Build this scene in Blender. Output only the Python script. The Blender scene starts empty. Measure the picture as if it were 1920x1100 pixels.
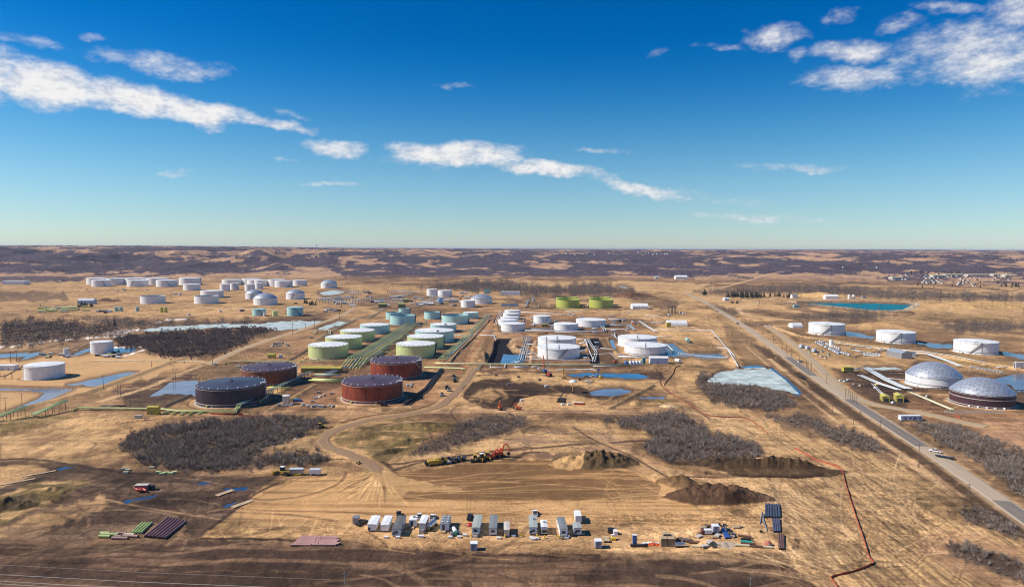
import bpy, math, random
import numpy as np
from mathutils import Matrix, Vector
random.seed(7); RNG = np.random.default_rng(11)
S = bpy.context.scene; COL = S.collection
R_ = math.radians
# ------------------------------------------------------------------ camera
CAM_H = 110.0; F_PX = 1274.0; PITCH = math.atan((550-466.5)/F_PX); ROLL = R_(0.22)
FW = np.array([0, math.cos(PITCH), -math.sin(PITCH)])
U0 = np.array([0, math.sin(PITCH), math.cos(PITCH)]); R0 = np.array([1.0, 0, 0])
RT = math.cos(ROLL)*R0 + math.sin(ROLL)*U0; UP = -math.sin(ROLL)*R0 + math.cos(ROLL)*U0
cam_d = bpy.data.cameras.new('camera'); cam = bpy.data.objects.new('camera', cam_d); COL.objects.link(cam)
cam_d.sensor_width = 36; cam_d.lens = F_PX/1920*36; cam_d.clip_start = 1; cam_d.clip_end = 120000
cam.matrix_world = Matrix(((RT[0], UP[0], -FW[0], 0), (RT[1], UP[1], -FW[1], 0), (RT[2], UP[2], -FW[2], CAM_H), (0, 0, 0, 1)))
S.camera = cam
# ------------------------------------------------------------------ sun, sky, exposure
SUN_EL = R_(41); SUN_AZ = R_(-91)          # azimuth from +Y, clockwise
sd = bpy.data.lights.new('sun', 'SUN'); so = bpy.data.objects.new('sun', sd); COL.objects.link(so)
sd.energy = 4.6; sd.angle = R_(0.5); sd.color = (1.0, 0.93, 0.82)
sdir = Vector((math.sin(SUN_AZ)*math.cos(SUN_EL), math.cos(SUN_AZ)*math.cos(SUN_EL), math.sin(SUN_EL)))
so.rotation_euler = sdir.to_track_quat('Z', 'Y').to_euler()
S.view_settings.view_transform = 'Standard'; S.view_settings.look = 'None'
S.view_settings.exposure = 0.34
S.cycles.filter_width = 1.1; S.view_settings.gamma = 1.0
W = bpy.data.worlds.new('World'); S.world = W; W.use_nodes = True

class NT:
    """small helper to write node trees"""
    def __init__(s, tree): s.t = tree; s.n = tree.nodes; s.l = tree.links
    def node(s, typ, **kw):
        n = s.n.new(typ)
        for k, v in kw.items(): setattr(n, k, v)
        return n
    def put(s, sock, v):
        if hasattr(v, 'is_output'): s.l.new(v, sock)
        elif v is not None: sock.default_value = v
    def m(s, op, a, b=None, c=None, clamp=False):
        n = s.node('ShaderNodeMath', operation=op); n.use_clamp = clamp
        s.put(n.inputs[0], a); s.put(n.inputs[1], b)
        if c is not None: s.put(n.inputs[2], c)
        return n.outputs[0]
    def mix(s, f, a, b, blend='MIX'):
        n = s.node('ShaderNodeMix', data_type='RGBA', blend_type=blend)
        s.put(n.inputs[0], f); s.put(n.inputs[6], a); s.put(n.inputs[7], b)
        return n.outputs[2]
    def noise(s, vec, scale, detail=3, rough=0.5, lac=2.0):
        n = s.node('ShaderNodeTexNoise'); s.put(n.inputs['Vector'], vec)
        n.inputs['Scale'].default_value = scale; n.inputs['Detail'].default_value = detail
        n.inputs['Roughness'].default_value = rough; n.inputs['Lacunarity'].default_value = lac
        return n.outputs[0]
    def mrange(s, v, a, b, c=0.0, d=1.0, smooth=True):
        n = s.node('ShaderNodeMapRange'); n.interpolation_type = 'SMOOTHSTEP' if smooth else 'LINEAR'
        s.put(n.inputs[0], v)
        for i, x in enumerate((a, b, c, d)): s.put(n.inputs[1+i], x)
        return n.outputs[0]
    def scale(s, vec, xyz, loc=(0, 0, 0)):
        n = s.node('ShaderNodeMapping'); s.put(n.inputs[0], vec)
        n.inputs[3].default_value = xyz; n.inputs[1].default_value = loc
        return n.outputs[0]
    def comb(s, x, y, z=0.0):
        n = s.node('ShaderNodeCombineXYZ')
        for i, v in enumerate((x, y, z)): s.put(n.inputs[i], v)
        return n.outputs[0]

def ray(px, py):
    d = FW + ((px-960)/F_PX)*RT - ((py-550)/F_PX)*UP
    return d/np.linalg.norm(d)

def build_sky():
    nt = NT(W.node_tree); nt.n.clear()
    out = nt.node('ShaderNodeOutputWorld'); bg = nt.node('ShaderNodeBackground'); nt.l.new(bg.outputs[0], out.inputs[0])
    sky = nt.node('ShaderNodeTexSky', sky_type='NISHITA'); sky.sun_disc = False
    sky.sun_elevation = SUN_EL; sky.sun_rotation = SUN_AZ; sky.altitude = 700
    sky.air_density = 1.0; sky.dust_density = 0.35; sky.ozone_density = 3.0
    geo = nt.node('ShaderNodeTexCoord').outputs['Generated']
    sep = nt.node('ShaderNodeSeparateXYZ'); nt.l.new(geo, sep.inputs[0])
    X, Y, Z = sep.outputs
    el = nt.m('ARCSINE', Z); az = nt.m('ARCTAN2', X, Y)
    # deepen the blue with height as the dry spring air does
    hs = nt.node('ShaderNodeHueSaturation'); nt.l.new(sky.outputs[0], hs.inputs['Color'])
    nt.put(hs.inputs['Saturation'], nt.mrange(el, 0.0, 0.3, SKY_SAT[0], SKY_SAT[1]))
    nt.put(hs.inputs['Value'], nt.mrange(el, 0.0, 0.36, SKY_VAL[0], SKY_VAL[1], smooth=False))
    base = nt.mix(nt.mrange(el, 0.0, 0.34, smooth=False), nt.mix(1.0, hs.outputs[0], SKY_LOW, 'MULTIPLY'), nt.mix(1.0, hs.outputs[0], SKY_HIGH, 'MULTIPLY'))
    # ---- clouds: soft banks on the sky, broken up by noise
    pos = nt.comb(az, nt.m('MULTIPLY', el, 1.5), 0.0)
    nb = nt.noise(pos, 10, 4, 0.55); nf = nt.noise(nt.scale(pos, (1, 1.15, 1), (3.1, 1.7, 0)), 36, 5, 0.6)
    warp = nt.m('MULTIPLY', nt.m('SUBTRACT', nb, 0.5), 0.05)
    total = None
    for (x0, y0, x1, y1, hw, dens) in CLOUDS:
        a0, a1 = ray(x0, y0), ray(x1, y1)
        A0, E0 = math.atan2(a0[0], a0[1]), math.asin(a0[2]); A1, E1 = math.atan2(a1[0], a1[1]), math.asin(a1[2])
        L = math.hypot(A1-A0, E1-E0)/2; th = math.atan2(E1-E0, A1-A0); h = hw/F_PX
        dx = nt.m('SUBTRACT', az, (A0+A1)/2); dy = nt.m('SUBTRACT', nt.m('ADD', el, warp), (E0+E1)/2)
        u = nt.m('ADD', nt.m('MULTIPLY', dx, math.cos(th)), nt.m('MULTIPLY', dy, math.sin(th)))
        v = nt.m('SUBTRACT', nt.m('MULTIPLY', dy, math.cos(th)), nt.m('MULTIPLY', dx, math.sin(th)))
        q = nt.m('ADD', nt.m('POWER', nt.m('ABSOLUTE', nt.m('DIVIDE', u, L)), 2.0), nt.m('POWER', nt.m('ABSOLUTE', nt.m('DIVIDE', v, h)), 2.0))
        k = nt.m('MULTIPLY', nt.m('SUBTRACT', 1.0, nt.m('MULTIPLY', q, 0.8)), dens if dens > 0.95 else dens*0.78 if dens > 0.8 else dens*0.66)
        k = nt.m('MAXIMUM', k, -1.0)
        total = k if total is None else nt.m('MAXIMUM', total, k)
    n3 = nt.noise(nt.scale(pos, (1, 1.3, 1), (7.7, 4.1, 0)), 110, 4, 0.6)
    grain = nt.m('ADD', nt.m('MULTIPLY', nt.m('SUBTRACT', nf, 0.5), 0.85), nt.m('MULTIPLY', nt.m('SUBTRACT', n3, 0.5), 0.22))
    dens = nt.m('ADD', nt.m('MULTIPLY', total, 0.95), nt.m('ADD', grain, nt.m('MULTIPLY', nt.m('SUBTRACT', nb, 0.5), 1.0)))
    alpha = nt.mrange(dens, 0.06, 0.95, 0.0, 0.97)
    shade = nt.mrange(nt.m('ADD', nt.m('ADD', nt.m('MULTIPLY', nf, 0.6), nt.m('MULTIPLY', n3, 0.5)), nt.m('MULTIPLY', dens, 0.25)), 0.48, 0.85)
    ccol = nt.mix(shade, CLOUD_DARK, CLOUD_LIGHT)
    # a whisper of pink where the right-hand banks thin out
    nt.put(bg.inputs[0], nt.mix(alpha, base, ccol)); bg.inputs[1].default_value = SKY_STR

SKY_STR = 0.10; HAZE = 2.8e-5
SKY_SAT = (0.85, 1.5); SKY_VAL = (0.90, 0.90); SKY_LOW = (0.80, 0.92, 1.0, 1); SKY_HIGH = (0.0, 0.72, 0.92, 1)
CLOUD_DARK = (4.9, 5.0, 5.5, 1); CLOUD_LIGHT = (7.3, 7.2, 7.1, 1)
CLOUDS = [  # x0,y0,x1,y1 of the long axis, half width (photo units turned to sky angles), density
    (-260, 95, 70, 152, 52, 1.05), (-40, 140, 210, 182, 38, 1.05), (100, 165, 390, 210, 30, 1.05), (260, 190, 490, 227, 22, 1.0), (400, 214, 610, 249, 12, 0.9), (500, 205, 590, 228, 8, 0.55),
    (-20, 68, 120, 90, 14, 0.7), (120, 102, 430, 126, 18, 0.75), (145, 68, 205, 78, 9, 0.75), (560, 270, 700, 278, 14, 0.85),
    (700, 286, 1000, 292, 26, 0.97), (780, 308, 860, 326, 12, 0.5), (920, 304, 1160, 334, 15, 0.97), (1080, 332, 1310, 376, 15, 0.94), (1200, 352, 1340, 366, 12, 0.5),
    (1370, 311, 1620, 316, 11, 0.62), (1250, 398, 1590, 414, 10, 0.55), (1300, 372, 1460, 380, 8, 0.4), (290, 321, 380, 327, 8, 0.62), (555, 341, 690, 345, 8, 0.6), (1070, 279, 1190, 284, 8, 0.55), (810, 160, 890, 165, 6, 0.5), (500, 296, 560, 300, 5, 0.45), (1540, 352, 1640, 356, 6, 0.42),
    (1650, 110, 2010, 100, 56, 0.95), (1500, 103, 1690, 92, 21, 0.85), (1490, 146, 1720, 142, 21, 0.85), (1840, 28, 2010, 20, 40, 0.85), (1700, 12, 1860, 14, 11, 0.7), (1640, 52, 1740, 34, 15, 0.7), (1395, 64, 1515, 60, 22, 0.72), (1475, 97, 1520, 105, 14, 0.7), (1530, 42, 1615, 20, 14, 0.65), (1210, 104, 1260, 97, 7, 0.5), (1290, 90, 1400, 86, 9, 0.55)]
build_sky()

# ------------------------------------------------------------------ numpy noise and the terrain grid
def _hash(ix, iy, seed):
    h = (ix.astype(np.int64)*374761393 + iy.astype(np.int64)*668265263 + seed*1442695041) & 0xFFFFFFFF
    h = ((h ^ (h >> 13))*1274126177) & 0xFFFFFFFF
    h = h ^ (h >> 16)
    return (h & 0xFFFFFF).astype(np.float32)/float(0xFFFFFF)
def vnoise(x, y, seed=0):
    x = np.asarray(x, np.float64); y = np.asarray(y, np.float64)
    ix = np.floor(x); iy = np.floor(y); fx = (x-ix).astype(np.float32); fy = (y-iy).astype(np.float32)
    fx = fx*fx*(3-2*fx); fy = fy*fy*(3-2*fy)
    a = _hash(ix, iy, seed); b = _hash(ix+1, iy, seed); c = _hash(ix, iy+1, seed); d = _hash(ix+1, iy+1, seed)
    return (a+(b-a)*fx)*(1-fy) + (c+(d-c)*fx)*fy
def fbm(x, y, octv=4, seed=0, gain=0.5):
    s = 0; amp = 1; tot = 0
    for i in range(octv):
        s = s + amp*vnoise(x*2**i + 17.3*i, y*2**i - 9.1*i, seed+i); tot += amp; amp *= gain
    return s/tot
def sstep(a, b, x):
    t = np.clip((x-a)/(b-a), 0, 1); return t*t*(3-2*t)

dy_near = np.arange(700, 50, -0.95)
rows = np.concatenate([np.linspace(100, CAM_H*F_PX/701, 14, endpoint=False), CAM_H*F_PX/dy_near,
                       np.geomspace(CAM_H*F_PX/50, 12000, 210)[0:], np.geomspace(12200, 45000, 40)])
TMAX = 0.98; NC = 1500
tcol = np.linspace(-TMAX, TMAX, NC); NR = len(rows)
GY = np.repeat(rows[:, None], NC, 1); GX = tcol[None, :]*GY

def hill(x, y):
    d = np.hypot(x, y)
    ramp = np.interp(d, [2600, 3000, 3700, 5000, 7000, 12000, 20000, 45000], [0, 5, 24, 55, 78, 97, 106, 112])
    amp = np.interp(d, [1800, 2600, 3100, 4200, 7000, 14000, 45000], [0, 2, 16, 52, 44, 26, 24])
    side = np.interp(x/np.maximum(y, 1), [-0.8, -0.35, 0.0, 0.4, 0.8], [1.4, 1.3, 0.6, 0.8, 1.0])
    n = 1-np.abs(2*fbm(x/420+5, y/620, 5, 31)-1)            # ridged
    n2 = fbm(x/2200, y/2600, 3, 47)
    z = ramp + amp*side*((n-0.62)*1.5 + (n2-0.5)*1.1)
    z = np.maximum(z, np.where(d > 2600, np.minimum(ramp*0.4, 40), -1e9))
    return np.where(d < 1800, 0, z)
GZ = hill(GX, GY).astype(np.float64)

def proj(x, y, z):
    dx, dy_, dz = x, y, z-CAM_H
    f = dy_*FW[1] + dz*FW[2]
    r = dx*RT[0] + dy_*RT[1] + dz*RT[2]; u = dx*UP[0] + dy_*UP[1] + dz*UP[2]
    return 960 + F_PX*r/f, 550 - F_PX*u/f
PX, PY = proj(GX, GY, GZ)

def hs(x, y):
    """height of the ground at a place"""
    y = max(float(y), rows[0]+1e-3); i = int(np.clip(np.searchsorted(rows, y)-1, 0, NR-2))
    fr = (y-rows[i])/(rows[i+1]-rows[i]); t = (x/y+TMAX)/(2*TMAX)*(NC-1); j = int(np.clip(math.floor(t), 0, NC-2)); ft = min(max(t-j, 0), 1)
    a = GZ[i, j]*(1-ft)+GZ[i, j+1]*ft; b = GZ[i+1, j]*(1-ft)+GZ[i+1, j+1]*ft
    return a*(1-fr)+b*fr
HILL0 = GZ.copy()
def G(px, py):
    """the spot of ground seen at a photo pixel"""
    d = ray(px, py)
    if d[2] < -1e-4:
        t = -CAM_H/d[2]; x, y = d[0]*t, d[1]*t
        if math.hypot(x, y) < 2000: return x, y
    prev = 1900.0
    for t in np.geomspace(1900, 44000, 500):
        x, y, z = d[0]*t, d[1]*t, CAM_H+d[2]*t
        i = int(np.clip(np.searchsorted(rows, y)-1, 0, NR-2)); j = int(np.clip(round((x/y+TMAX)/(2*TMAX)*(NC-1)), 0, NC-1))
        if z <= HILL0[i, j]: break
        prev = t
    t = (prev+t)/2
    return d[0]*t, d[1]*t

# ---- masks on the grid
def pts_w(poly): return [G(*p) for p in poly]
def win(x0, x1, y0, y1):
    i0 = max(np.searchsorted(rows, y0)-2, 0); i1 = min(np.searchsorted(rows, y1)+2, NR)
    tt = [x/y for x in (x0, x1) for y in (max(y0, 50), max(y1, 50))]
    j0 = int(np.clip((min(tt)+TMAX)/(2*TMAX)*(NC-1)-2, 0, NC-1)); j1 = int(np.clip((max(tt)+TMAX)/(2*TMAX)*(NC-1)+3, 1, NC))
    return slice(i0, i1), slice(j0, j1)
def poly_mask(poly, soft=2.0, jit=4.0, jscale=12.0, seed=1):
    """soft-edged region, edges broken by noise (pixels of the photo at that distance)"""
    P = np.array(poly, float)
    x0, y0 = P.min(0)-soft-jit-2; x1, y1 = P.max(0)+soft+jit+2
    sub = (PX[:, :] > x0) & (PX < x1) & (PY > y0) & (PY < y1)
    ii = np.where(sub.any(1))[0]; jj = np.where(sub.any(0))[0]
    if len(ii) == 0 or len(jj) == 0: return None
    sl = (slice(ii[0], ii[-1]+1), slice(jj[0], jj[-1]+1))
    X = PX[sl]; Y = PY[sl]
    inside = np.zeros(X.shape, bool); dmin = np.full(X.shape, 1e9)
    n = len(P)
    for k in range(n):
        ax, ay = P[k]; bx, by = P[(k+1) % n]
        c = ((ay > Y) != (by > Y))
        with np.errstate(divide='ignore', invalid='ignore'):
            inside ^= c & (X < (bx-ax)*(Y-ay)/(by-ay+1e-12)+ax)
        ex, ey = bx-ax, by-ay; L = ex*ex+ey*ey+1e-9
        t = np.clip(((X-ax)*ex+(Y-ay)*ey)/L, 0, 1)
        dmin = np.minimum(dmin, (X-ax-t*ex)**2+(Y-ay-t*ey)**2)
    sdist = np.sqrt(dmin)*np.where(inside, 1, -1)
    if jit > 0:
        k = GY[sl]/400*jscale/3
        sdist = sdist + jit*2*(fbm(GX[sl]/k, GY[sl]/(k*2.5), 4, seed*13+5)-0.5)
    return sl, sstep(-soft, soft, sdist), sdist
def line_mask(wpts, hw, soft):
    """distance mask along a world polyline; yields (slices, mask, dist)"""
    xs = [p[0] for p in wpts]; ys = [p[1] for p in wpts]; m = hw+soft+2
    sl = win(min(xs)-m, max(xs)+m, min(ys)-m, max(ys)+m)
    X = GX[sl]; Y = GY[sl]; d = np.full(X.shape, 1e9)
    for a, b in zip(wpts[:-1], wpts[1:]):
        ex, ey = b[0]-a[0], b[1]-a[1]; L = ex*ex+ey*ey+1e-9
        t = np.clip(((X-a[0])*ex+(Y-a[1])*ey)/L, 0, 1)
        d = np.minimum(d, (X-a[0]-t*ex)**2+(Y-a[1]-t*ey)**2)
    d = np.sqrt(d)
    return sl, 1-sstep(hw-soft, hw+soft, d), d
def smooth_line(p, n=8):
    """Catmull-Rom through the points"""
    p = [np.array(q, float) for q in p]; p = [2*p[0]-p[1]]+p+[2*p[-1]-p[-2]]; o = []
    for i in range(1, len(p)-2):
        for k in range(n):
            t = k/n
            o.append(0.5*((2*p[i])+(p[i+1]-p[i-1])*t+(2*p[i-1]-5*p[i]+4*p[i+1]-p[i+2])*t*t+(3*p[i]-p[i-1]-3*p[i+1]+p[i+2])*t**3))
    o.append(p[-2]); return [tuple(q) for q in o]
# ------------------------------------------------------------------ materials
MATS = {}
def mat(name, col, rough=0.6, metal=0.0, var=0.18, vscale=0.6, bump=0.0, streak=None, spec=None, courses=0):
    """painted / earthy surface with soft variation; streak=(colour, amount) adds run-down streaks"""
    if name in MATS: return MATS[name]
    m = bpy.data.materials.new(name); m.use_nodes = True; nt = NT(m.node_tree); b = nt.n['Principled BSDF']
    oc = nt.node('ShaderNodeTexCoord').outputs['Object']
    n1 = nt.noise(oc, vscale, 5, 0.6)
    c = nt.mix(nt.mrange(n1, 0.3, 0.72), tuple(x*(1-var) for x in col)+(1,), tuple(min(x*(1+var*0.7), 1) for x in col)+(1,))
    if streak:
        n2 = nt.noise(nt.scale(oc, (1, 1, 0.07)), streak[2] if len(streak) > 2 else 0.9, 4, 0.65)
        c = nt.mix(nt.m('MULTIPLY', nt.mrange(n2, 0.45, 0.75), streak[1]), c, streak[0]+(1,))
    if courses:      # welded plate courses
        sp = nt.node('ShaderNodeSeparateXYZ'); nt.l.new(oc, sp.inputs[0]); an = nt.m('ARCTAN2', sp.outputs[0], sp.outputs[1])
        row = nt.m('FLOOR', nt.m('DIVIDE', sp.outputs[2], courses)); fz = nt.m('FRACT', nt.m('DIVIDE', sp.outputs[2], courses)); fa_ = nt.m('FRACT', nt.m('ADD', nt.m('MULTIPLY', an, 2.55), nt.m('MULTIPLY', row, 0.37)))
        ln = nt.m('MAXIMUM', nt.mrange(fz, 0.0, 0.05, 1, 0), nt.m('MULTIPLY', nt.mrange(fa_, 0.0, 0.03, 1, 0), 0.6)); c = nt.mix(nt.m('MULTIPLY', ln, 0.35), c, tuple(x*0.5 for x in col)+(1,))
        wn = nt.node('ShaderNodeTexWhiteNoise', noise_dimensions='2D'); nt.l.new(nt.comb(nt.m('FLOOR', nt.m('ADD', nt.m('MULTIPLY', an, 2.55), nt.m('MULTIPLY', row, 0.37))), row), wn.inputs['Vector'])
        c = nt.mix(nt.m('MULTIPLY', wn.outputs[0], 0.16), c, tuple(x*0.6 for x in col)+(1,))
    nt.l.new(c, b.inputs['Base Color']); b.inputs['Roughness'].default_value = rough; b.inputs['Metallic'].default_value = metal
    if spec is not None: b.inputs['Specular IOR Level'].default_value = spec
    if bump:
        bp = nt.node('ShaderNodeBump'); bp.inputs['Strength'].default_value = 0.5; bp.inputs['Distance'].default_value = bump
        nt.l.new(nt.noise(oc, vscale*4, 4, 0.6), bp.inputs['Height']); nt.l.new(bp.outputs[0], b.inputs['Normal'])
    MATS[name] = m; return m
def mat_water(name, col, rough=0.06, spec=0.5):
    if name in MATS: return MATS[name]
    m = bpy.data.materials.new(name); m.use_nodes = True; nt = NT(m.node_tree); b = nt.n['Principled BSDF']
    oc = nt.node('ShaderNodeTexCoord').outputs['Object']
    c = nt.mix(nt.mrange(nt.noise(oc, 0.05, 4, 0.6), 0.35, 0.7), tuple(x*0.75 for x in col)+(1,), tuple(min(1, x*1.2) for x in col)+(1,))
    nt.l.new(c, b.inputs['Base Color']); b.inputs['Roughness'].default_value = rough; b.inputs['Specular IOR Level'].default_value = spec
    bp = nt.node('ShaderNodeBump'); bp.inputs['Strength'].default_value = 0.12; bp.inputs['Distance'].default_value = 0.2
    nt.l.new(nt.noise(nt.scale(oc, (1, 0.4, 1)), 0.8, 3), bp.inputs['Height']); nt.l.new(bp.outputs[0], b.inputs['Normal'])
    MATS[name] = m; return m

# ------------------------------------------------------------------ meshes, things and parts
class MB:
    def __init__(s): s.v = []; s.f = []
    def quadbox(s, c, size, rz=0.0, rx=0.0, ry=0.0):
        sx, sy, sz = (q/2 for q in size); M = Matrix.Translation(c) @ Matrix.Rotation(rz, 4, 'Z') @ Matrix.Rotation(ry, 4, 'Y') @ Matrix.Rotation(rx, 4, 'X')
        o = len(s.v)
        for z in (-sz, sz):
            for x, y in ((-sx, -sy), (sx, -sy), (sx, sy), (-sx, sy)): s.v.append(tuple(M @ Vector((x, y, z))))
        s.f += [tuple(o+i for i in q) for q in ((3, 2, 1, 0), (4, 5, 6, 7), (0, 1, 5, 4), (1, 2, 6, 5), (2, 3, 7, 6), (3, 0, 4, 7))]
        return s
    box = quadbox
    def prism(s, prof, y0, y1, plane='xz', off=(0, 0, 0)):
        """profile (x,z) pushed along y"""
        o = len(s.v); n = len(prof)
        for y in (y0, y1):
            for a, b in prof:
                p = (a, y, b) if plane == 'xz' else (y, a, b)
                s.v.append((p[0]+off[0], p[1]+off[1], p[2]+off[2]))
        s.f.append(tuple(o+i for i in range(n))); s.f.append(tuple(o+n+i for i in reversed(range(n))))
        for i in range(n):
            j = (i+1) % n; s.f.append((o+j, o+i, o+n+i, o+n+j))
        return s
    def tube(s, pts, r, n=8, cap=True, r1=None):
        pts = [Vector(p) for p in pts]; o = len(s.v); k = len(pts)
        for i, p in enumerate(pts):
            t = (pts[min(i+1, k-1)]-pts[max(i-1, 0)]).normalized()
            a = Vector((0, 0, 1)) if abs(t.z) < 0.9 else Vector((1, 0, 0))
            u = t.cross(a).normalized(); w = u.cross(t)
            sc = 1.0
            if 0 < i < k-1:
                e = (p-pts[i-1]).normalized(); sc = 1/max(0.5, e.dot(t))
            rr = (r if r1 is None else r+(r1-r)*i/(k-1))
            for q in range(n):
                an = 2*math.pi*q/n; s.v.append(tuple(p+(u*math.cos(an)*sc+w*math.sin(an))*rr))
        for i in range(k-1):
            for q in range(n):
                a = o+i*n+q; b = o+i*n+(q+1) % n; s.f.append((a, b, b+n, a+n))
        if cap:
            s.f.append(tuple(o+q for q in reversed(range(n)))); s.f.append(tuple(o+(k-1)*n+q for q in range(n)))
        return s
    def lathe(s, prof, n=48, a0=0, a1=2*math.pi, c=(0, 0, 0)):
        """profile (r,z) turned about z"""
        o = len(s.v); full = abs(a1-a0-2*math.pi) < 1e-6; m = n if full else n+1; k = len(prof)
        for i in range(m):
            an = a0+(a1-a0)*i/n
            for r, z in prof: s.v.append((c[0]+r*math.cos(an), c[1]+r*math.sin(an), c[2]+z))
        for i in range(n):
            j = (i+1) % m
            for q in range(k-1):
                a, b = o+i*k+q, o+j*k+q
                if prof[q][0] < 1e-6: s.f.append((a, b+1, a+1))
                elif prof[q+1][0] < 1e-6: s.f.append((a, b, a+1))
                else: s.f.append((a, b, b+1, a+1))
        return s
    def build(s, name, m, parent=None, smooth=False, loc=(0, 0, 0)):
        me = bpy.data.meshes.new(name); me.from_pydata(s.v, [], s.f); me.validate(); me.update()
        if m: me.materials.append(m)
        if smooth: me.polygons.foreach_set('use_smooth', [True]*len(me.polygons))
        o = bpy.data.objects.new(name, me); COL.objects.link(o); o.location = loc
        if parent: o.parent = parent
        return o
def autosmooth(o, deg=35):
    me = o.data
    me.polygons.foreach_set('use_smooth', [True]*len(me.polygons))
    me.set_sharp_from_angle(angle=R_(deg)); return o
def thing(name, label, cat, loc, rz=0, group=None):
    o = bpy.data.objects.new(name, None); COL.objects.link(o); o.location = loc; o.rotation_euler = (0, 0, rz)
    o.empty_display_size = 0.5
    tag(o, label, cat, group); return o
def tag(o, label=None, cat=None, group=None, kind=None):
    if label: o['label'] = label
    if cat: o['category'] = cat
    if group: o['group'] = group
    if kind: o['kind'] = kind
    return o
def kids(o): return [c for c in ALLKIDS.get(o.name, [])] if False else [c for c in bpy.data.objects if c.parent == o]
def dup(root, tree, loc, rz=0, label=None, group=None, sc=None):
    """copy a thing with its parts; tree = [(part, [sub-parts])]"""
    r = root.copy(); COL.objects.link(r); r.location = loc; r.rotation_euler = (0, 0, rz)
    if label: r['label'] = label
    if group: r['group'] = group
    if sc: r.scale = sc
    for ch, subs in tree:
        c = ch.copy(); COL.objects.link(c); c.parent = r
        for g in subs:
            d = g.copy(); COL.objects.link(d); d.parent = c
    return r
def tree_of(root): return [(c, list(c.children)) for c in root.children]
def at(px, py, dz=0.0):
    x, y = G(px, py); return (x, y, hs(x, y)+dz)
def mpp(px, py):
    """metres per photo pixel at that spot"""
    x, y = G(px, py); return y/F_PX

# ------------------------------------------------------------------ the ground: soil kinds, relief
C_STRAW = (0.425, 0.285, 0.145); C_TAN = (0.40, 0.262, 0.130); C_PAD = (0.47, 0.295, 0.145); C_PADDK = (0.185, 0.108, 0.052)
C_BROWN = (0.255, 0.160, 0.088); C_DARK = (0.082, 0.051, 0.038); C_MUD = (0.118, 0.078, 0.056); C_WOOD = (0.090, 0.070, 0.062)
C_FARWOOD = (0.082, 0.066, 0.088); C_OLIVE = (0.185, 0.140, 0.060); C_GRAVEL = (0.50, 0.37, 0.235); C_RUSTSOIL = (0.29, 0.165, 0.092)  # C_FARWOOD has the purple of distant haze mixed into its colour
C_LINER = (0.022, 0.022, 0.032); C_SNOW = (0.72, 0.72, 0.74); C_BASIN = (0.47, 0.31, 0.16); C_YARD = (0.50, 0.335, 0.18)

ctr = lambda n, k=2.8: np.clip((n-0.5)*k, -1, 1)
n1 = fbm(GX/90, GY/130, 5, 3); n2 = fbm(GX/14, GY/26, 4, 9); n3 = fbm(GX/340, GY/420, 4, 15); n4 = fbm(GX/3.2, GY/5, 3, 21)
C = np.empty(GX.shape+(3,), np.float32)
def lerp3(a, b, t): return np.array(a, np.float32)*(1-t[..., None]) + np.array(b, np.float32)*t[..., None]
w = sstep(0.38, 0.64, 0.55*n1+0.45*n3)
C[:] = lerp3(C_BROWN, C_TAN, w)
w = sstep(0.5, 0.62, n3*0.5+n1*0.5)[..., None]*0.8
C = C*(1-w)+np.array(C_STRAW, np.float32)*w
w = sstep(0.53, 0.62, fbm(GX/45, GY/60, 5, 77))[..., None]*0.6
C = C*(1-w)+np.array(C_MUD, np.float32)*w
def paint(poly, col, soft=2.0, jit=4.0, k=1.0, seed=1, jscale=12.0, streak=None):
    r = poly_mask(poly, soft, jit, jscale, seed)
    if r is None: return
    sl, m, _ = r
    c = np.array(col, np.float32)
    if streak is not None:      # (sx, sy, second colour, threshold lo, hi)
        sx, sy, c2, lo, hi = streak
        n = fbm(GX[sl]/sx, GY[sl]/sy, 4, seed*7+2)
        c = lerp3(col, c2, sstep(lo, hi, n))
    m = (m*k)[..., None]
    C[sl] = C[sl]*(1-m) + c*m
RELIEF = np.zeros_like(GX); CALM = np.ones_like(GX)        # CALM: 0 where the ground is levelled
def track(pts, hw, col, k=0.8, soft=None, calm=False, depth=0.0, smooth=True, world=False, ragged=0.0):
    w = pts if world else pts_w(pts)
    if smooth: w = smooth_line(w)
    sl, m, d = line_mask(w, hw, soft if soft else max(hw*0.35, 0.3))
    mm = m*k
    if ragged: mm = mm*np.clip(1-ragged+ragged*2*fbm(GX[sl]/6, GY[sl]/9, 3, 5), 0, 1)
    C[sl] = C[sl]*(1-mm[..., None]) + np.array(col, np.float32)*mm[..., None]
    if calm: CALM[sl] = np.minimum(CALM[sl], 1-m)
    if depth: RELIEF[sl] += depth*m
def level(poly, soft=3): 
    r = poly_mask(poly, soft, 0)
    if r: CALM[r[0]] = np.minimum(CALM[r[0]], 1-r[1])
def berm(pts, hw, h, col=None, closed=False, k=0.7):
    w = pts_w(pts)
    if closed: w = w+[w[0]]
    sl, m, d = line_mask(w, hw, hw*0.9)
    RELIEF[sl] = np.maximum(RELIEF[sl], h*m) if h > 0 else np.minimum(RELIEF[sl], h*m)
    if col is not None:
        mm = (sstep(0.0, 0.5, m)*k)[..., None]; C[sl] = C[sl]*(1-mm)+np.array(col, np.float32)*mm
MOUNDS = []
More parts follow.
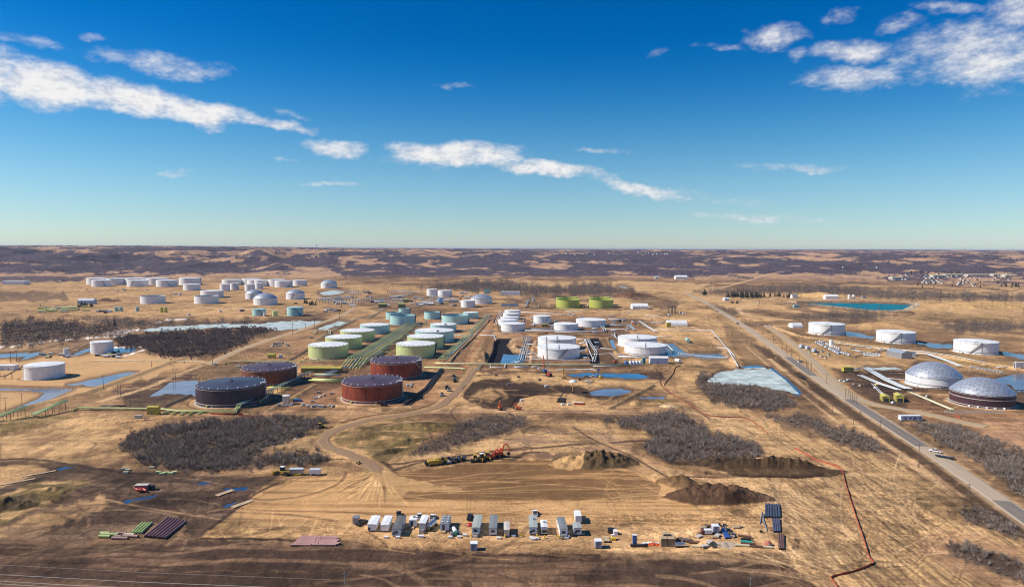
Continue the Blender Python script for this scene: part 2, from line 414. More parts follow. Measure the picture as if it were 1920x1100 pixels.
def mound(px, py, rx, ry, h, col=None, rot=0.0, rough=0.5, seed=1, flat=0.0, k=0.9):
    """heap of earth: centre pixel on the ground, half sizes in metres"""
    cx, cy = G(px, py); q = max(rx, ry)*1.4
    sl = win(cx-q, cx+q, cy-q, cy+q); X = GX[sl]-cx; Y = GY[sl]-cy
    u = (X*math.cos(rot)+Y*math.sin(rot))/rx; v = (-X*math.sin(rot)+Y*math.cos(rot))/ry
    e = np.sqrt(u*u+v*v)+(fbm(GX[sl]/(rx*0.5), GY[sl]/(rx*0.5), 4, seed)-0.5)*0.55
    p = np.clip((1-e)/(1-flat), 0, 1); p = np.where(p < 0.1, p*p*5, p-0.05)/0.95
    hh = h*p*(1+rough*(fbm(GX[sl]/2.2, GY[sl]/2.2, 3, seed+3)-0.5))
    RELIEF[sl] = np.maximum(RELIEF[sl], hh)
    if col is not None:
        m = (sstep(0.0, 0.12, p)*k)[..., None]; nn = (fbm(GX[sl]/1.5, GY[sl]/3, 3, seed+9)[..., None]-0.5)*0.9
        C[sl] = C[sl]*(1-m)+np.array(col, np.float32)*(1+nn)*m

# ---- wide regions -------------------------------------------------------------------------
# far slopes and valley woods
hillm = sstep(2450, 2900, np.hypot(GX, GY))
hw1 = fbm(GX/230+3, GY/330, 5, 61, 0.6); hw2 = fbm(GX/1300, GY/2600, 4, 67); hw3 = fbm(GX/60, GY/110, 4, 71)
BIAS = np.full(GX.shape, 0.074, np.float32)
BIAS += 0.05*sstep(4500, 7000, GY)*ctr(fbm(GX/2600, GY/1400, 3, 68), 3)
for poly, v in (([(600, 490), (760, 483), (930, 478), (1100, 480), (1400, 486), (1600, 492), (1760, 500), (1920, 505), (1920, 520), (1640, 512), (1500, 510), (1400, 516), (1250, 520), (1080, 526), (900, 528), (780, 520), (640, 514)], 0.085),
                ([(-50, 476), (160, 478), (330, 482), (400, 492), (250, 502), (100, 510), (-50, 512)], 0.07), ([(280, 498), (520, 484), (640, 478), (620, 498), (480, 509), (330, 511)], 0.07),
                ([(0, 512), (200, 512), (420, 514), (620, 509), (640, 524), (300, 526), (-40, 530), (-40, 514)], -0.12), ([(560, 500), (680, 486), (720, 484), (640, 500), (600, 510)], -0.12), ([(1300, 518), (1420, 513), (1500, 516), (1660, 519), (1660, 528), (1400, 533), (1310, 533)], -0.12), ([(940, 524), (1200, 530), (1330, 533), (1310, 545), (940, 540)], -0.1), ([(1750, 508), (1960, 512), (1960, 540), (1700, 540)], -0.05)):
    r = poly_mask(poly, 4, 9, 14, 3)
    if r: BIAS[r[0]] += v*r[1]
wood_n = 0.46*hw1+0.24*hw2+0.30*hw3
wood_f = sstep(0.488, 0.552, wood_n+BIAS)
C_FARTAN = lerp3((0.37, 0.245, 0.16), (0.22, 0.15, 0.12), sstep(0.4, 0.6, 0.5*hw2+0.5*hw3))
fc = C_FARTAN*(1-wood_f[..., None]) + np.array(C_FARWOOD, np.float32)*wood_f[..., None]*(0.75+0.6*hw3[..., None])
C = C*(1-hillm[..., None]) + fc*hillm[..., None]
WOODM = wood_f*hillm
def wpaint(poly, k=1.0, col=C_FARWOOD, soft=1.2, jit=3.0, seed=3):
    r = poly_mask(poly, soft, jit, 14, seed)
    if r is None: return
    sl, m, _ = r; m = m*k
    C[sl] = C[sl]*(1-m[..., None]) + np.array(col, np.float32)*m[..., None]*(0.75+0.6*hw3[sl][..., None])
    WOODM[sl] = np.maximum(WOODM[sl], m) if col is C_FARWOOD else WOODM[sl]*(1-m)
wpaint([(0, 519), (90, 517), (160, 520), (150, 527), (60, 530), (0, 530)], 0.85)
# ---- plain between 520 and 700
paint([(0, 528), (620, 530), (700, 545), (660, 575), (400, 600), (0, 600)], C_TAN, 3, 6, 0.7, 4)
paint([(950, 524), (1180, 530), (1330, 533), (1290, 552), (1100, 536), (940, 538)], C_STRAW, 1.5, 2, 0.85, 5)
paint([(640, 533), (790, 536), (880, 546), (840, 552), (660, 545)], C_TAN, 2, 3, 0.8, 6)
paint([(1300, 553), (1480, 548), (1600, 552), (1920, 566), (1920, 600), (1720, 590), (1700, 568), (1480, 566), (1400, 580), (1330, 570)], C_STRAW, 3, 4, 0.75, 7)
paint([(1190, 552), (1300, 556), (1345, 578), (1420, 640), (1500, 720), (1420, 700), (1360, 640), (1290, 600), (1200, 580)], C_TAN, 4, 5, 0.6, 8)
paint([(1150, 545), (1210, 548), (1280, 570), (1240, 582), (1180, 560)], C_MUD, 2, 5, 0.7, 9)
paint([(1390, 600), (1480, 600), (1700, 600), (1920, 615), (1920, 690), (1600, 650), (1480, 625)], C_BROWN, 4, 8, 0.55, 10)
paint([(1640, 590), (1750, 588), (1920, 592), (1920, 606), (1760, 603), (1650, 606)], (0.30, 0.2, 0.1), 3, 5, 0.7, 11)
paint([(1590, 606), (1680, 603), (1740, 612), (1700, 622), (1600, 616)], C_TAN, 3, 5, 0.8, 12)
paint([(1480, 632), (1700, 648), (1920, 682), (1920, 700), (1700, 668), (1500, 645)], (0.25, 0.17, 0.085), 2, 4, 0.8, 13)
paint([(1490, 640), (1640, 650), (1720, 672), (1690, 700), (1600, 715), (1540, 690)], C_TAN, 4, 5, 0.75, 14)
paint([(1575, 695), (1700, 700), (1780, 770), (1760, 785), (1700, 775), (1600, 735)], C_MUD, 4, 8, 0.75, 15)
paint([(1700, 740), (1780, 765), (1920, 775), (1920, 800), (1700, 790)], C_RUSTSOIL, 4, 5, 0.7, 16)
paint([(1820, 790), (1920, 790), (1920, 850), (1860, 820)], (0.36, 0.22, 0.14), 4, 5, 0.7, 17)
paint([(0, 545), (120, 548), (130, 562), (0, 566)], C_MUD, 2, 5, 0.7, 18)
paint([(0, 590), (240, 590), (480, 596), (700, 600), (600, 640), (450, 670), (150, 660), (0, 680)], C_BROWN, 4, 8, 0.6, 19)
paint([(0, 650), (240, 632), (250, 650), (60, 665), (0, 672)], (0.30, 0.2, 0.12), 2, 4, 0.7, 20)
# left bunded basin with its smooth sand
paint([(0, 676), (180, 662), (340, 668), (400, 676), (330, 700), (240, 720), (130, 752), (30, 772), (0, 776)], C_BASIN, 3, 3, 0.92, 21)
paint([(0, 770), (60, 768), (250, 715), (380, 680), (420, 690), (370, 760), (270, 775), (60, 790), (0, 800)], C_BROWN, 4, 9, 0.7, 22)
paint([(205, 735), (300, 705), (370, 690), (372, 715), (310, 760), (250, 765)], C_MUD, 3, 8, 0.8, 23, streak=(14, 5, (0.3, 0.2, 0.12), 0.5, 0.65))
# plant grounds
paint([(560, 640), (760, 590), (960, 580), (1180, 590), (1260, 640), (1260, 690), (900, 690), (540, 690)], C_RUSTSOIL, 5, 8, 0.5, 24)
paint([(560, 700), (700, 690), (860, 690), (830, 760), (560, 768), (500, 765)], C_RUSTSOIL, 4, 6, 0.8, 25)
paint([(800, 690), (900, 690), (960, 695), (1200, 695), (1260, 720), (1300, 770), (900, 775), (830, 745)], C_BROWN, 4, 8, 0.8, 26, streak=(26, 8, C_TAN, 0.42, 0.62))
paint([(872, 722), (900, 712), (985, 710), (1090, 722), (1110, 734), (1190, 742), (1110, 750), (1060, 738), (985, 742), (960, 756), (945, 770), (905, 764), (870, 745)], (0.06, 0.038, 0.028), 2.5, 4, 0.95, 27)
paint([(1060, 703), (1130, 698), (1240, 697), (1250, 712), (1180, 716), (1120, 708)], (0.085, 0.055, 0.038), 2, 4, 0.85, 127); paint([(900, 690), (960, 693), (1050, 697), (960, 700), (890, 704)], (0.12, 0.075, 0.05), 2, 4, 0.8, 128)
paint([(1000, 772), (1080, 768), (1200, 772), (1180, 790), (1080, 790), (1010, 785)], (0.15, 0.095, 0.06), 2.5, 5, 0.75, 129); paint([(700, 768), (860, 768), (960, 775), (900, 785), (760, 782)], (0.16, 0.10, 0.062), 2.5, 5, 0.7, 130)
paint([(560, 700), (700, 690), (720, 700), (640, 725), (570, 745), (520, 770), (490, 772), (540, 730)], (0.14, 0.085, 0.055), 2.5, 5, 0.65, 131); paint([(690, 640), (760, 610), (790, 606), (745, 650), (690, 685), (660, 690)], (0.13, 0.085, 0.055), 2.5, 4, 0.7, 132)
paint([(930, 600), (1000, 598), (1160, 600), (1190, 630), (1120, 632), (1000, 628), (930, 625)], (0.14, 0.09, 0.058), 2.5, 4, 0.7, 133); paint([(1090, 634), (1150, 634), (1165, 680), (1250, 684), (1180, 690), (1000, 690), (985, 682), (1110, 682)], (0.13, 0.085, 0.055), 2, 3, 0.75, 233); paint([(1140, 590), (1230, 600), (1235, 618), (1150, 618)], (0.16, 0.105, 0.066), 2.5, 5, 0.6, 234); paint([(905, 590), (935, 586), (925, 640), (880, 690), (840, 690), (880, 640)], (0.21, 0.125, 0.07), 3, 5, 0.7, 235); paint([(1255, 640), (1370, 640), (1372, 655), (1300, 652)], (0.2, 0.13, 0.075), 2, 4, 0.55, 134)
paint([(230, 738), (330, 725), (375, 745), (300, 765), (235, 765)], (0.10, 0.068, 0.048), 2.5, 6, 0.75, 135); paint([(380, 690), (450, 680), (455, 700), (390, 708)], (0.2, 0.135, 0.08), 3, 5, 0.7, 136)
paint([(1345, 592), (1420, 640), (1470, 690), (1400, 690), (1370, 650)], (0.19, 0.125, 0.072), 4, 6, 0.7, 137); paint([(1560, 690), (1640, 705), (1700, 745), (1690, 765), (1620, 740)], (0.095, 0.062, 0.045), 3, 5, 0.7, 138)
paint([(900, 730), (940, 727), (950, 745), (920, 752), (880, 748)], C_TAN, 3, 4, 0.7, 28)
paint([(985, 742), (1060, 738), (1120, 750), (1090, 768), (1000, 770), (970, 755)], C_TAN, 3, 4, 0.75, 29)
paint([(1120, 700), (1240, 696), (1250, 710), (1180, 716), (1120, 706)], C_DARK, 2, 5, 0.75, 30)
paint([(960, 702), (1080, 706), (1240, 712), (1260, 735), (1180, 728), (1040, 722), (960, 716)], C_STRAW, 3, 4, 0.7, 31)
paint([(1262, 692), (1330, 700), (1310, 720), (1330, 760), (1400, 775), (1340, 780), (1270, 735)], C_TAN, 3, 5, 0.8, 32)
paint([(1160, 655), (1255, 620), (1370, 640), (1385, 680), (1260, 690), (1160, 680)], C_TAN, 3, 5, 0.5, 33)
# middle ground
paint([(0, 780), (230, 775), (260, 790), (240, 880), (120, 868), (0, 862)], C_STRAW, 4, 9, 0.75, 34, streak=(12, 18, C_BROWN, 0.5, 0.72))
paint([(0, 790), (90, 775), (140, 782), (60, 805), (0, 815)], C_OLIVE, 3, 5, 0.8, 35)
paint([(240, 860), (480, 868), (620, 852), (700, 860), (690, 880), (520, 885), (300, 882), (240, 876)], C_TAN, 3, 6, 0.7, 36, streak=(10, 10, C_BROWN, 0.45, 0.62))
paint([(560, 820), (610, 800), (760, 780), (800, 800), (780, 850), (720, 868), (640, 835)], C_OLIVE, 4, 9, 0.75, 37, streak=(12, 9, C_STRAW, 0.5, 0.7))
paint([(500, 840), (580, 815), (600, 835), (640, 850), (560, 858)], C_STRAW, 3, 5, 0.75, 38)
paint([(720, 868), (800, 840), (960, 815), (1050, 800), (1120, 790), (1200, 830), (1180, 850), (950, 848), (820, 868), (740, 880)], C_STRAW, 4, 9, 0.8, 39, streak=(14, 8, (0.3, 0.2, 0.13), 0.48, 0.64))
paint([(980, 790), (1150, 786), (1220, 800), (1225, 825), (1080, 812)], C_TAN, 4, 8, 0.7, 40)
paint([(1270, 690), (1560, 860), (1590, 930), (1650, 1060), (1500, 1110), (1470, 1000), (1450, 940), (1340, 880), (1440, 850), (1410, 830), (1330, 800)], C_STRAW, 4, 6, 0.75, 41)
# right straw field with its harvest lines
paint([(1340, 785), (1450, 800), (1560, 830), (1700, 880), (1900, 985), (2050, 1080), (2050, 1300), (1450, 1300), (1540, 1100), (1480, 1040), (1455, 930), (1560, 880), (1430, 830)], C_STRAW, 4, 7, 0.88, 42, streak=(1.1, 34, (0.25, 0.165, 0.09), 0.47, 0.62))
paint([(1680, 935), (1730, 932), (1715, 940), (1690, 944)], C_MUD, 2, 4, 0.8, 43)
paint([(1640, 880), (1730, 890), (1780, 930), (1740, 960), (1660, 930)], (0.33, 0.225, 0.12), 5, 9, 0.5, 44)
paint([(1740, 995), (1830, 1000), (1920, 1030), (1990, 1100), (1900, 1110), (1800, 1080), (1720, 1040)], (0.32, 0.2, 0.12), 5, 9, 0.7, 45)
# roadside strips
paint([(1400, 640), (1470, 690), (1560, 755), (1680, 838), (1790, 915), (1930, 1012), (1930, 990), (1800, 897), (1700, 830), (1600, 765), (1500, 697), (1440, 655)], (0.105, 0.07, 0.045), 3, 5, 0.9, 46)
paint([(1530, 705), (1640, 772), (1760, 845), (1930, 945), (1930, 925), (1800, 850), (1700, 795), (1600, 745)], (0.21, 0.14, 0.082), 3, 5, 0.85, 47)
# graded pad
paint([(360, 1008), (430, 962), (490, 905), (640, 890), (700, 880), (760, 882), (950, 860), (1060, 862), (1190, 882), (1250, 908), (1300, 940), (1420, 942), (1455, 985), (1300, 990), (1110, 992), (660, 990), (630, 1006)], C_PAD, 1.6, 2.5, 0.97, 48, streak=(60, 2.2, (0.36, 0.215, 0.1), 0.5, 0.64))
paint([(735, 885), (950, 861), (1060, 862), (1190, 886), (1240, 912), (1230, 935), (980, 940), (760, 938), (690, 915)], C_PADDK, 2, 3, 0.92, 49, streak=(70, 3.0, (0.33, 0.2, 0.095), 0.5, 0.68))
paint([(500, 908), (690, 885), (760, 938), (480, 942)], (0.43, 0.27, 0.13), 4, 4, 0.7, 50, streak=(50, 4, C_PADDK, 0.5, 0.7))
paint([(680, 878), (735, 890), (880, 920), (770, 918), (735, 938), (700, 930), (665, 935)], C_TAN, 3, 5, 0.8, 51)
# trailer yard, storage yard
paint([(630, 985), (700, 968), (1100, 968), (1160, 985), (1340, 990), (1440, 985), (1465, 1035), (1120, 1032), (900, 1022), (700, 1018)], C_YARD, 4, 4, 0.9, 52, streak=(9, 3.5, (0.38, 0.245, 0.13), 0.45, 0.62))
paint([(420, 965), (640, 985), (700, 1015), (560, 1012), (380, 1008), (360, 1000)], C_TAN, 4, 5, 0.85, 53, streak=(30, 3, (0.28, 0.18, 0.1), 0.45, 0.65))
paint([(1150, 960), (1310, 965), (1420, 945), (1450, 960), (1400, 985), (1200, 985)], (0.29, 0.185, 0.095), 4, 6, 0.6, 54)
# left muddy yard
paint([(0, 868), (120, 866), (250, 886), (420, 890), (520, 893), (490, 915), (440, 955), (370, 1008), (180, 1012), (0, 1012)], C_MUD, 2.5, 5, 0.96, 55, streak=(26, 5, (0.21, 0.14, 0.095), 0.52, 0.72))
paint([(0, 872), (70, 870), (95, 880), (30, 905), (0, 915)], C_TAN, 2, 3, 0.85, 56)
paint([(0, 930), (60, 905), (165, 897), (175, 905), (120, 935), (60, 955), (0, 985)], C_OLIVE, 3, 4, 0.9, 57, streak=(12, 6, C_STRAW, 0.48, 0.68))
paint([(0, 990), (60, 965), (200, 925), (205, 950), (140, 975), (60, 1000), (0, 1010)], C_TAN, 4, 8, 0.75, 58, streak=(12, 6, C_BROWN, 0.42, 0.62))
paint([(250, 950), (390, 945), (440, 955), (390, 990), (300, 975)], (0.17, 0.115, 0.08), 5, 9, 0.6, 59)
paint([(1, 985), (250, 990), (360, 1000), (340, 1012), (0, 1012)], (0.27, 0.18, 0.115), 3, 5, 0.55, 60)
# dark worked field along the bottom
paint([(-300, 1010), (180, 1012), (360, 1010), (520, 1022), (700, 1026), (900, 1036), (1120, 1040), (1380, 1034), (1480, 1058), (1540, 1110), (1560, 1500), (-300, 1500)], C_DARK, 3, 6, 0.95, 61, streak=(46, 4.5, (0.19, 0.12, 0.078), 0.42, 0.62))
paint([(-200, 1040), (500, 1045), (900, 1050), (1300, 1040), (1450, 1085), (1300, 1080), (900, 1070), (300, 1068), (-200, 1060)], (0.20, 0.125, 0.08), 4, 8, 0.6, 62, streak=(40, 4, C_DARK, 0.45, 0.6))
paint([(1290, 1050), (1400, 1045), (1450, 1075), (1440, 1110), (1300, 1090), (1100, 1072), (1120, 1060)], (0.075, 0.05, 0.04), 6, 9, 0.75, 63)
paint([(1120, 1036), (1380, 1032), (1480, 1060), (1380, 1052), (1150, 1046)], (0.26, 0.18, 0.1), 4, 7, 0.65, 64)
# ---- tracks ------------------------------------------------------------------------------
track([(0, 870), (60, 866), (110, 874), (240, 892), (400, 900), (520, 905)], 4, (0.12, 0.08, 0.055), 0.7, ragged=0.6)
track([(0, 920), (60, 895), (110, 880)], 3.0, (0.15, 0.10, 0.07), 0.8)
track([(232, 940), (215, 925), (240, 908), (300, 900), (380, 905), (440, 915), (400, 930), (300, 942), (232, 940)], 1.2, (0.1, 0.07, 0.05), 0.75)
track([(880, 706), (960, 700), (1040, 704), (1130, 712)], 2, C_MUD, 0.6, ragged=0.5)
track([(820, 772), (960, 770), (1120, 772), (1280, 775), (1400, 782), (1500, 790)], 5, (0.36, 0.235, 0.14), 0.75)
track([(500, 775), (640, 772), (760, 776), (830, 760)], 4.5, (0.33, 0.205, 0.12), 0.7)
track([(960, 845), (1060, 835), (1200, 826), (1240, 824)], 1.6, C_DARK, 0.8)
track([(720, 872), (800, 862), (900, 850), (990, 838)], 1.4, C_DARK, 0.8); track([(960, 862), (985, 850), (1010, 848)], 1.8, C_DARK, 0.75)
track([(1105, 818), (1180, 850), (1240, 878), (1300, 895), (1420, 900)], 3.2, (0.36, 0.235, 0.13), 0.75); track([(1060, 790), (1105, 818), (1115, 838)], 4, (0.30, 0.2, 0.115), 0.6)
track([(1290, 893), (1400, 893), (1490, 890)], 1.2, C_DARK, 0.7)
track([(1440, 898), (1458, 930), (1475, 975), (1495, 1005), (1490, 1030)], 1.1, C_DARK, 0.85)
# containment bunds and pads of the tank farm
for b_ in ([(556, 684), (600, 656), (655, 626), (715, 598)], [(836, 684), (862, 658), (892, 626), (916, 600)], [(742, 680), (822, 680), (836, 684)], [(996, 682), (1000, 655), (1006, 640), (1094, 640), (1112, 680)], [(930, 624), (1000, 624), (1046, 626), (1142, 626)],
           [(1044, 590), (1170, 590), (1185, 584)], [(500, 772), (560, 740), (590, 722)], [(632, 762), (700, 768), (770, 764)], [(250, 580), (330, 580), (430, 580)], [(425, 576), (530, 578), (600, 572)], [(1690, 744), (1710, 738), (1790, 742)]): berm(b_, 1.7, 1.3, (0.40, 0.265, 0.15), k=0.8)
for cx_, yb_, w_ in ((435, 763, 135), (506, 724, 106), (699, 757, 116), (743, 713, 98), (616, 673, 76), (645, 656, 70), (670, 641, 65), (703, 627, 56), (780, 673, 75), (798, 656, 69), (815, 643, 73), (1044, 657, 72), (1047, 673, 80), (1210, 666, 80), (1195, 652, 74), (1749, 728, 109), (1840, 765, 127), (1549, 628, 69), (1679, 644, 76), (1829, 664, 87), (84, 711, 80)):
    x_, y_ = G(cx_, yb_); d_ = math.hypot(x_, y_); R_w = w_/2*y_/F_PX*(y_/d_); x_ *= 1+R_w/d_; y_ *= 1+R_w/d_
    q_ = R_w*1.6; sl = win(x_-q_, x_+q_, y_-q_, y_+q_); dd = np.hypot(GX[sl]-x_, GY[sl]-y_)
    m = ((1-sstep(R_w*1.22, R_w*1.34, dd))*0.75)[..., None]; C[sl] = C[sl]*(1-m)+np.array((0.44, 0.275, 0.145), np.float32)*m
    m = ((1-sstep(0.6, 1.4, np.abs(dd-R_w*1.28)))*0.6)[..., None]; C[sl] = C[sl]*(1-m)+np.array((0.15, 0.095, 0.06), np.float32)*m
track([(1442, 672), (1560, 764), (1700, 858), (1800, 930)], 2.0, (0.42, 0.29, 0.17), 0.85)
track([(1400, 650), (1500, 735), (1600, 812), (1720, 880), (1800, 940)], 1.2, (0.40, 0.28, 0.165), 0.7)
track([(640, 988), (700, 1012), (800, 1018), (1000, 1022), (1090, 1016), (1120, 985), (1130, 970)], 3, (0.36, 0.225, 0.115), 0.6)
track([(380, 684), (340, 700), (270, 728), (190, 752)], 3.2, (0.5, 0.35, 0.2), 0.8)
track([(0, 800), (180, 782), (330, 778), (470, 776)], 2.0, (0.42, 0.28, 0.16), 0.6)
track([(1285, 548), (1340, 543), (1400, 527), (1440, 514), (1480, 508)], 7, (0.5, 0.36, 0.22), 0.7)
track([(830, 575), (1000, 580), (1180, 595), (1290, 610), (1340, 640), (1390, 690)], 4, (0.48, 0.32, 0.19), 0.7)
track([(560, 602), (640, 600), (760, 588)], 4, (0.45, 0.3, 0.18), 0.7); track([(380, 596), (560, 591), (700, 575), (900, 578)], 4, (0.42, 0.27, 0.16), 0.7)
track([(0, 560), (200, 562), (420, 578), (640, 580)], 4.5, (0.5, 0.34, 0.2), 0.7); track([(0, 540), (160, 545), (300, 560)], 4, (0.5, 0.35, 0.2), 0.6)
track([(1330, 555), (1420, 566), (1385, 576), (1400, 590), (1480, 600)], 5, (0.52, 0.37, 0.22), 0.8)
track([(880, 690), (890, 660), (905, 625), (930, 600)], 6, (0.38, 0.25, 0.14), 0.7); track([(860, 700), (900, 640), (940, 585)], 2.5, (0.33, 0.16, 0.08), 0.6)
track([(1480, 895), (1600, 865), (1720, 873), (1800, 935), (1785, 965), (1830, 1000)], 1.3, (0.31, 0.21, 0.12), 0.7)
for sgn in (-1, 1):
    track([(1735+sgn*3, 872), (1800+sgn*4, 935), (1783+sgn*6, 950), (1795+sgn*6, 972), (1850+sgn*6, 992)], 0.5, (0.26, 0.17, 0.1), 0.75)
def ruts(zone, n, seed, L=(25, 80), ang=None, light=True, bend=0.6, k=0.55):
    """pairs of wheel ruts wandering through a zone"""
    rr = random.Random(seed); xs = [p[0] for p in zone]; ys = [p[1] for p in zone]
    for _ in range(n):
        for _t in range(30):
            px, py = rr.uniform(min(xs), max(xs)), rr.uniform(min(ys), max(ys))
            ins = False
            for (ax, ay), (bx, by) in zip(zone, zone[1:]+zone[:1]):
                if (ay > py) != (by > py) and px < (bx-ax)*(py-ay)/(by-ay)+ax: ins = not ins
            if ins: break
        x, y = G(px, py); a = rr.uniform(0, math.pi) if ang is None else R_(rr.gauss(ang[0], ang[1])); l = rr.uniform(*L); cv = rr.gauss(0, bend)/l
        pts = []
        for i in range(9):
            s = (i/8-0.5)*l; aa = a+cv*s
            pts.append((x+s*math.cos(aa), y+s*math.sin(aa)))
        nx, ny = -math.sin(a), math.cos(a); g = 1.05
        lt = rr.random() < 0.5 if light else False
        for sg in (-g, g):
            q = [(p[0]+nx*sg, p[1]+ny*sg) for p in pts]
            sl, m, d = line_mask(q, 0.32, 0.3)
            f = (1.25 if lt else 0.78); C[sl] *= (1+(f-1)*m*k*1.1)[..., None]; RELIEF[sl] -= 0.05*m
ruts([(640, 990), (1100, 968), (1180, 985), (1440, 985), (1460, 1030), (700, 1016)], 60, 1, (15, 50), None, bend=9)
ruts([(1090, 970), (1350, 960), (1440, 950), (1440, 985), (1150, 1000)], 60, 2, (12, 40), None, bend=25)
ruts([(1470, 890), (1700, 890), (1800, 960), (1660, 1080), (1520, 1090)], 110, 3, (30, 90), (92, 14), bend=8)
ruts([(1250, 740), (1400, 790), (1550, 850), (1450, 830), (1330, 800)], 30, 4, (30, 80), (110, 14), bend=8)
ruts([(560, 935), (1180, 935), (1180, 965), (560, 970)], 10, 5, (40, 90), (120, 25), bend=10)
ruts([(400, 985), (640, 985), (690, 1010), (420, 1008)], 20, 6, (20, 50), (10, 20), bend=8)
ruts([(250, 900), (470, 905), (380, 1000), (200, 1000)], 30, 7, (20, 60), (10, 25), bend=10, light=False)
ruts([(1040, 860), (1230, 880), (1440, 900), (1440, 945), (1240, 900)], 30, 8, (20, 60), (150, 30), bend=12)
def trails(zone, n, seed, L=(40, 160), cols=(C_DARK, C_MUD, C_STRAW), ang=None, hw=(0.35, 1.0), k=0.7, bend=1.2):
    rr = random.Random(seed); xs = [p[0] for p in zone]; ys = [p[1] for p in zone]
    for _ in range(n):
        for _t in range(30):
            px, py = rr.uniform(min(xs), max(xs)), rr.uniform(min(ys), max(ys)); ins = False
            for (ax, ay), (bx, by) in zip(zone, zone[1:]+zone[:1]):
                if (ay > py) != (by > py) and px < (bx-ax)*(py-ay)/(by-ay)+ax: ins = not ins
            if ins: break
        x, y = G(px, py); a = rr.uniform(0, math.pi) if ang is None else R_(rr.gauss(*ang)); l = rr.uniform(*L); cv = rr.gauss(0, bend)/l; c2 = rr.gauss(0, 2.5)/l/l
        pts = []; X, Y = x, y; st = l/10
        for i in range(11):
            pts.append((X, Y)); a += (cv+c2*(i-5)*st)*st; X += math.cos(a)*st; Y += math.sin(a)*st
        track(pts, rr.uniform(*hw), rr.choice(cols), k*rr.uniform(0.5, 1), world=True, smooth=False, ragged=0.7)
Z_MID = [(240, 775), (700, 765), (1260, 770), (1420, 800), (1440, 860), (1250, 880), (960, 850), (740, 870), (560, 880), (240, 880)]
trails(Z_MID, 37, 1, (20, 90)); trails([(800, 695), (1260, 695), (1320, 770), (820, 765)], 46, 2, (20, 110), (C_DARK, C_STRAW, C_DARK, C_TAN), (0, 35))
trails([(500, 640), (960, 580), (1260, 600), (1370, 690), (800, 690), (540, 690)], 46, 3, (30, 140), (C_DARK, C_MUD, C_GRAVEL), (2, 60), k=0.5); trails([(0, 680), (420, 680), (360, 770), (0, 780)], 16, 4, (40, 160), (C_MUD, C_BROWN, C_GRAVEL), (35, 15), k=0.5)
trails([(1560, 640), (1920, 690), (1920, 800), (1700, 780)], 29, 5, (20, 100), (C_DARK, C_GRAVEL, C_MUD), (160, 25)); trails([(0, 530), (900, 540), (1900, 570), (1900, 620), (900, 580), (0, 600)], 71, 6, (80, 500), (C_MUD, C_GRAVEL, C_DARK, C_STRAW), (5, 40), (1.2, 3.2), 0.6)
trails([(0, 780), (240, 780), (240, 870), (0, 860)], 16, 7, (20, 70), (C_BROWN, C_MUD), (30, 25)); trails([(0, 880), (500, 900), (400, 1000), (0, 1005)], 29, 8, (20, 80), (C_DARK, (0.33, 0.22, 0.13), C_DARK), (8, 25)); trails([(0, 1020), (1400, 1040), (1500, 1100), (0, 1100)], 37, 9, (30, 110), ((0.075, 0.048, 0.035), (0.27, 0.175, 0.11)), (2, 8), (0.5, 1.6), 0.6)
trails([(500, 905), (1200, 885), (1240, 930), (1100, 980), (420, 985)], 63, 10, (30, 140), ((0.24, 0.14, 0.066), (0.52, 0.34, 0.17), (0.5, 0.32, 0.16)), (0.5, 2.5), (0.25, 0.7), 0.5, 0.08); trails([(1450, 640), (1900, 930), (1900, 1000), (1420, 680)], 16, 11, (20, 80), (C_DARK, C_TAN), (60, 20)); trails([(1480, 560), (1920, 575), (1920, 640), (1500, 600)], 25, 12, (60, 260), (C_MUD, C_STRAW, C_DARK), (0, 30), (1.0, 3.5), 0.5)
trails([(1490, 880), (1700, 900), (1760, 960), (1700, 1090), (1520, 1090), (1470, 990)], 300, 20, (25, 100), ((0.24, 0.16, 0.09), (0.27, 0.18, 0.1), (0.48, 0.345, 0.2)), (97, 7), (0.16, 0.36), 0.85, 0.35)
trails([(1290, 755), (1400, 790), (1560, 850), (1480, 850), (1340, 800)], 70, 21, (25, 90), ((0.24, 0.16, 0.09), (0.48, 0.345, 0.2)), (118, 10), (0.18, 0.4), 0.8, 0.5); trails([(1270, 695), (1330, 720), (1340, 775), (1290, 745)], 40, 22, (20, 60), ((0.24, 0.16, 0.09), (0.48, 0.345, 0.2)), (95, 14), (0.2, 0.4), 0.7, 0.8)
trails([(1500, 1060), (1640, 1070), (1600, 1100), (1500, 1100)], 40, 23, (15, 40), ((0.2, 0.13, 0.075), (0.52, 0.38, 0.22)), (140, 30), (0.16, 0.36), 0.8, 0.8); trails([(1160, 900), (1250, 910), (1240, 985), (1120, 985)], 50, 24, (12, 45), ((0.19, 0.115, 0.058), (0.40, 0.26, 0.13)), (150, 35), (0.2, 0.4), 0.5, 1.5)
for ln, w_ in (([(735, 881), (800, 864), (880, 852), (960, 843)], 1.1), ([(1075, 800), (1110, 822), (1185, 856), (1262, 900)], 0.8), ([(640, 792), (700, 778), (770, 770), (842, 746)], 0.9), ([(560, 862), (640, 860), (690, 866)], 0.9), ([(700, 880), (690, 866), (655, 853)], 1.6), ([(745, 893), (728, 872), (700, 862)], 1.4), ([(596, 845), (600, 820), (622, 800)], 1.4), ([(225, 800), (330, 785), (480, 776)], 0.7), ([(0, 862), (60, 860), (130, 870), (240, 886), (300, 888)], 1.4), ([(520, 906), (480, 925), (440, 955), (395, 990)], 1.0), ([(960, 770), (1120, 771), (1250, 776)], 0.8), ([(1130, 700), (1250, 690)], 0.6), ([(380, 1008), (520, 1012), (640, 1022)], 1.0), ([(1240, 700), (1242, 724), (1290, 756), (1330, 784)], 0.7)): track(ln, w_, (0.07, 0.045, 0.032), 0.85, ragged=0.4)
rr = random.Random(5)
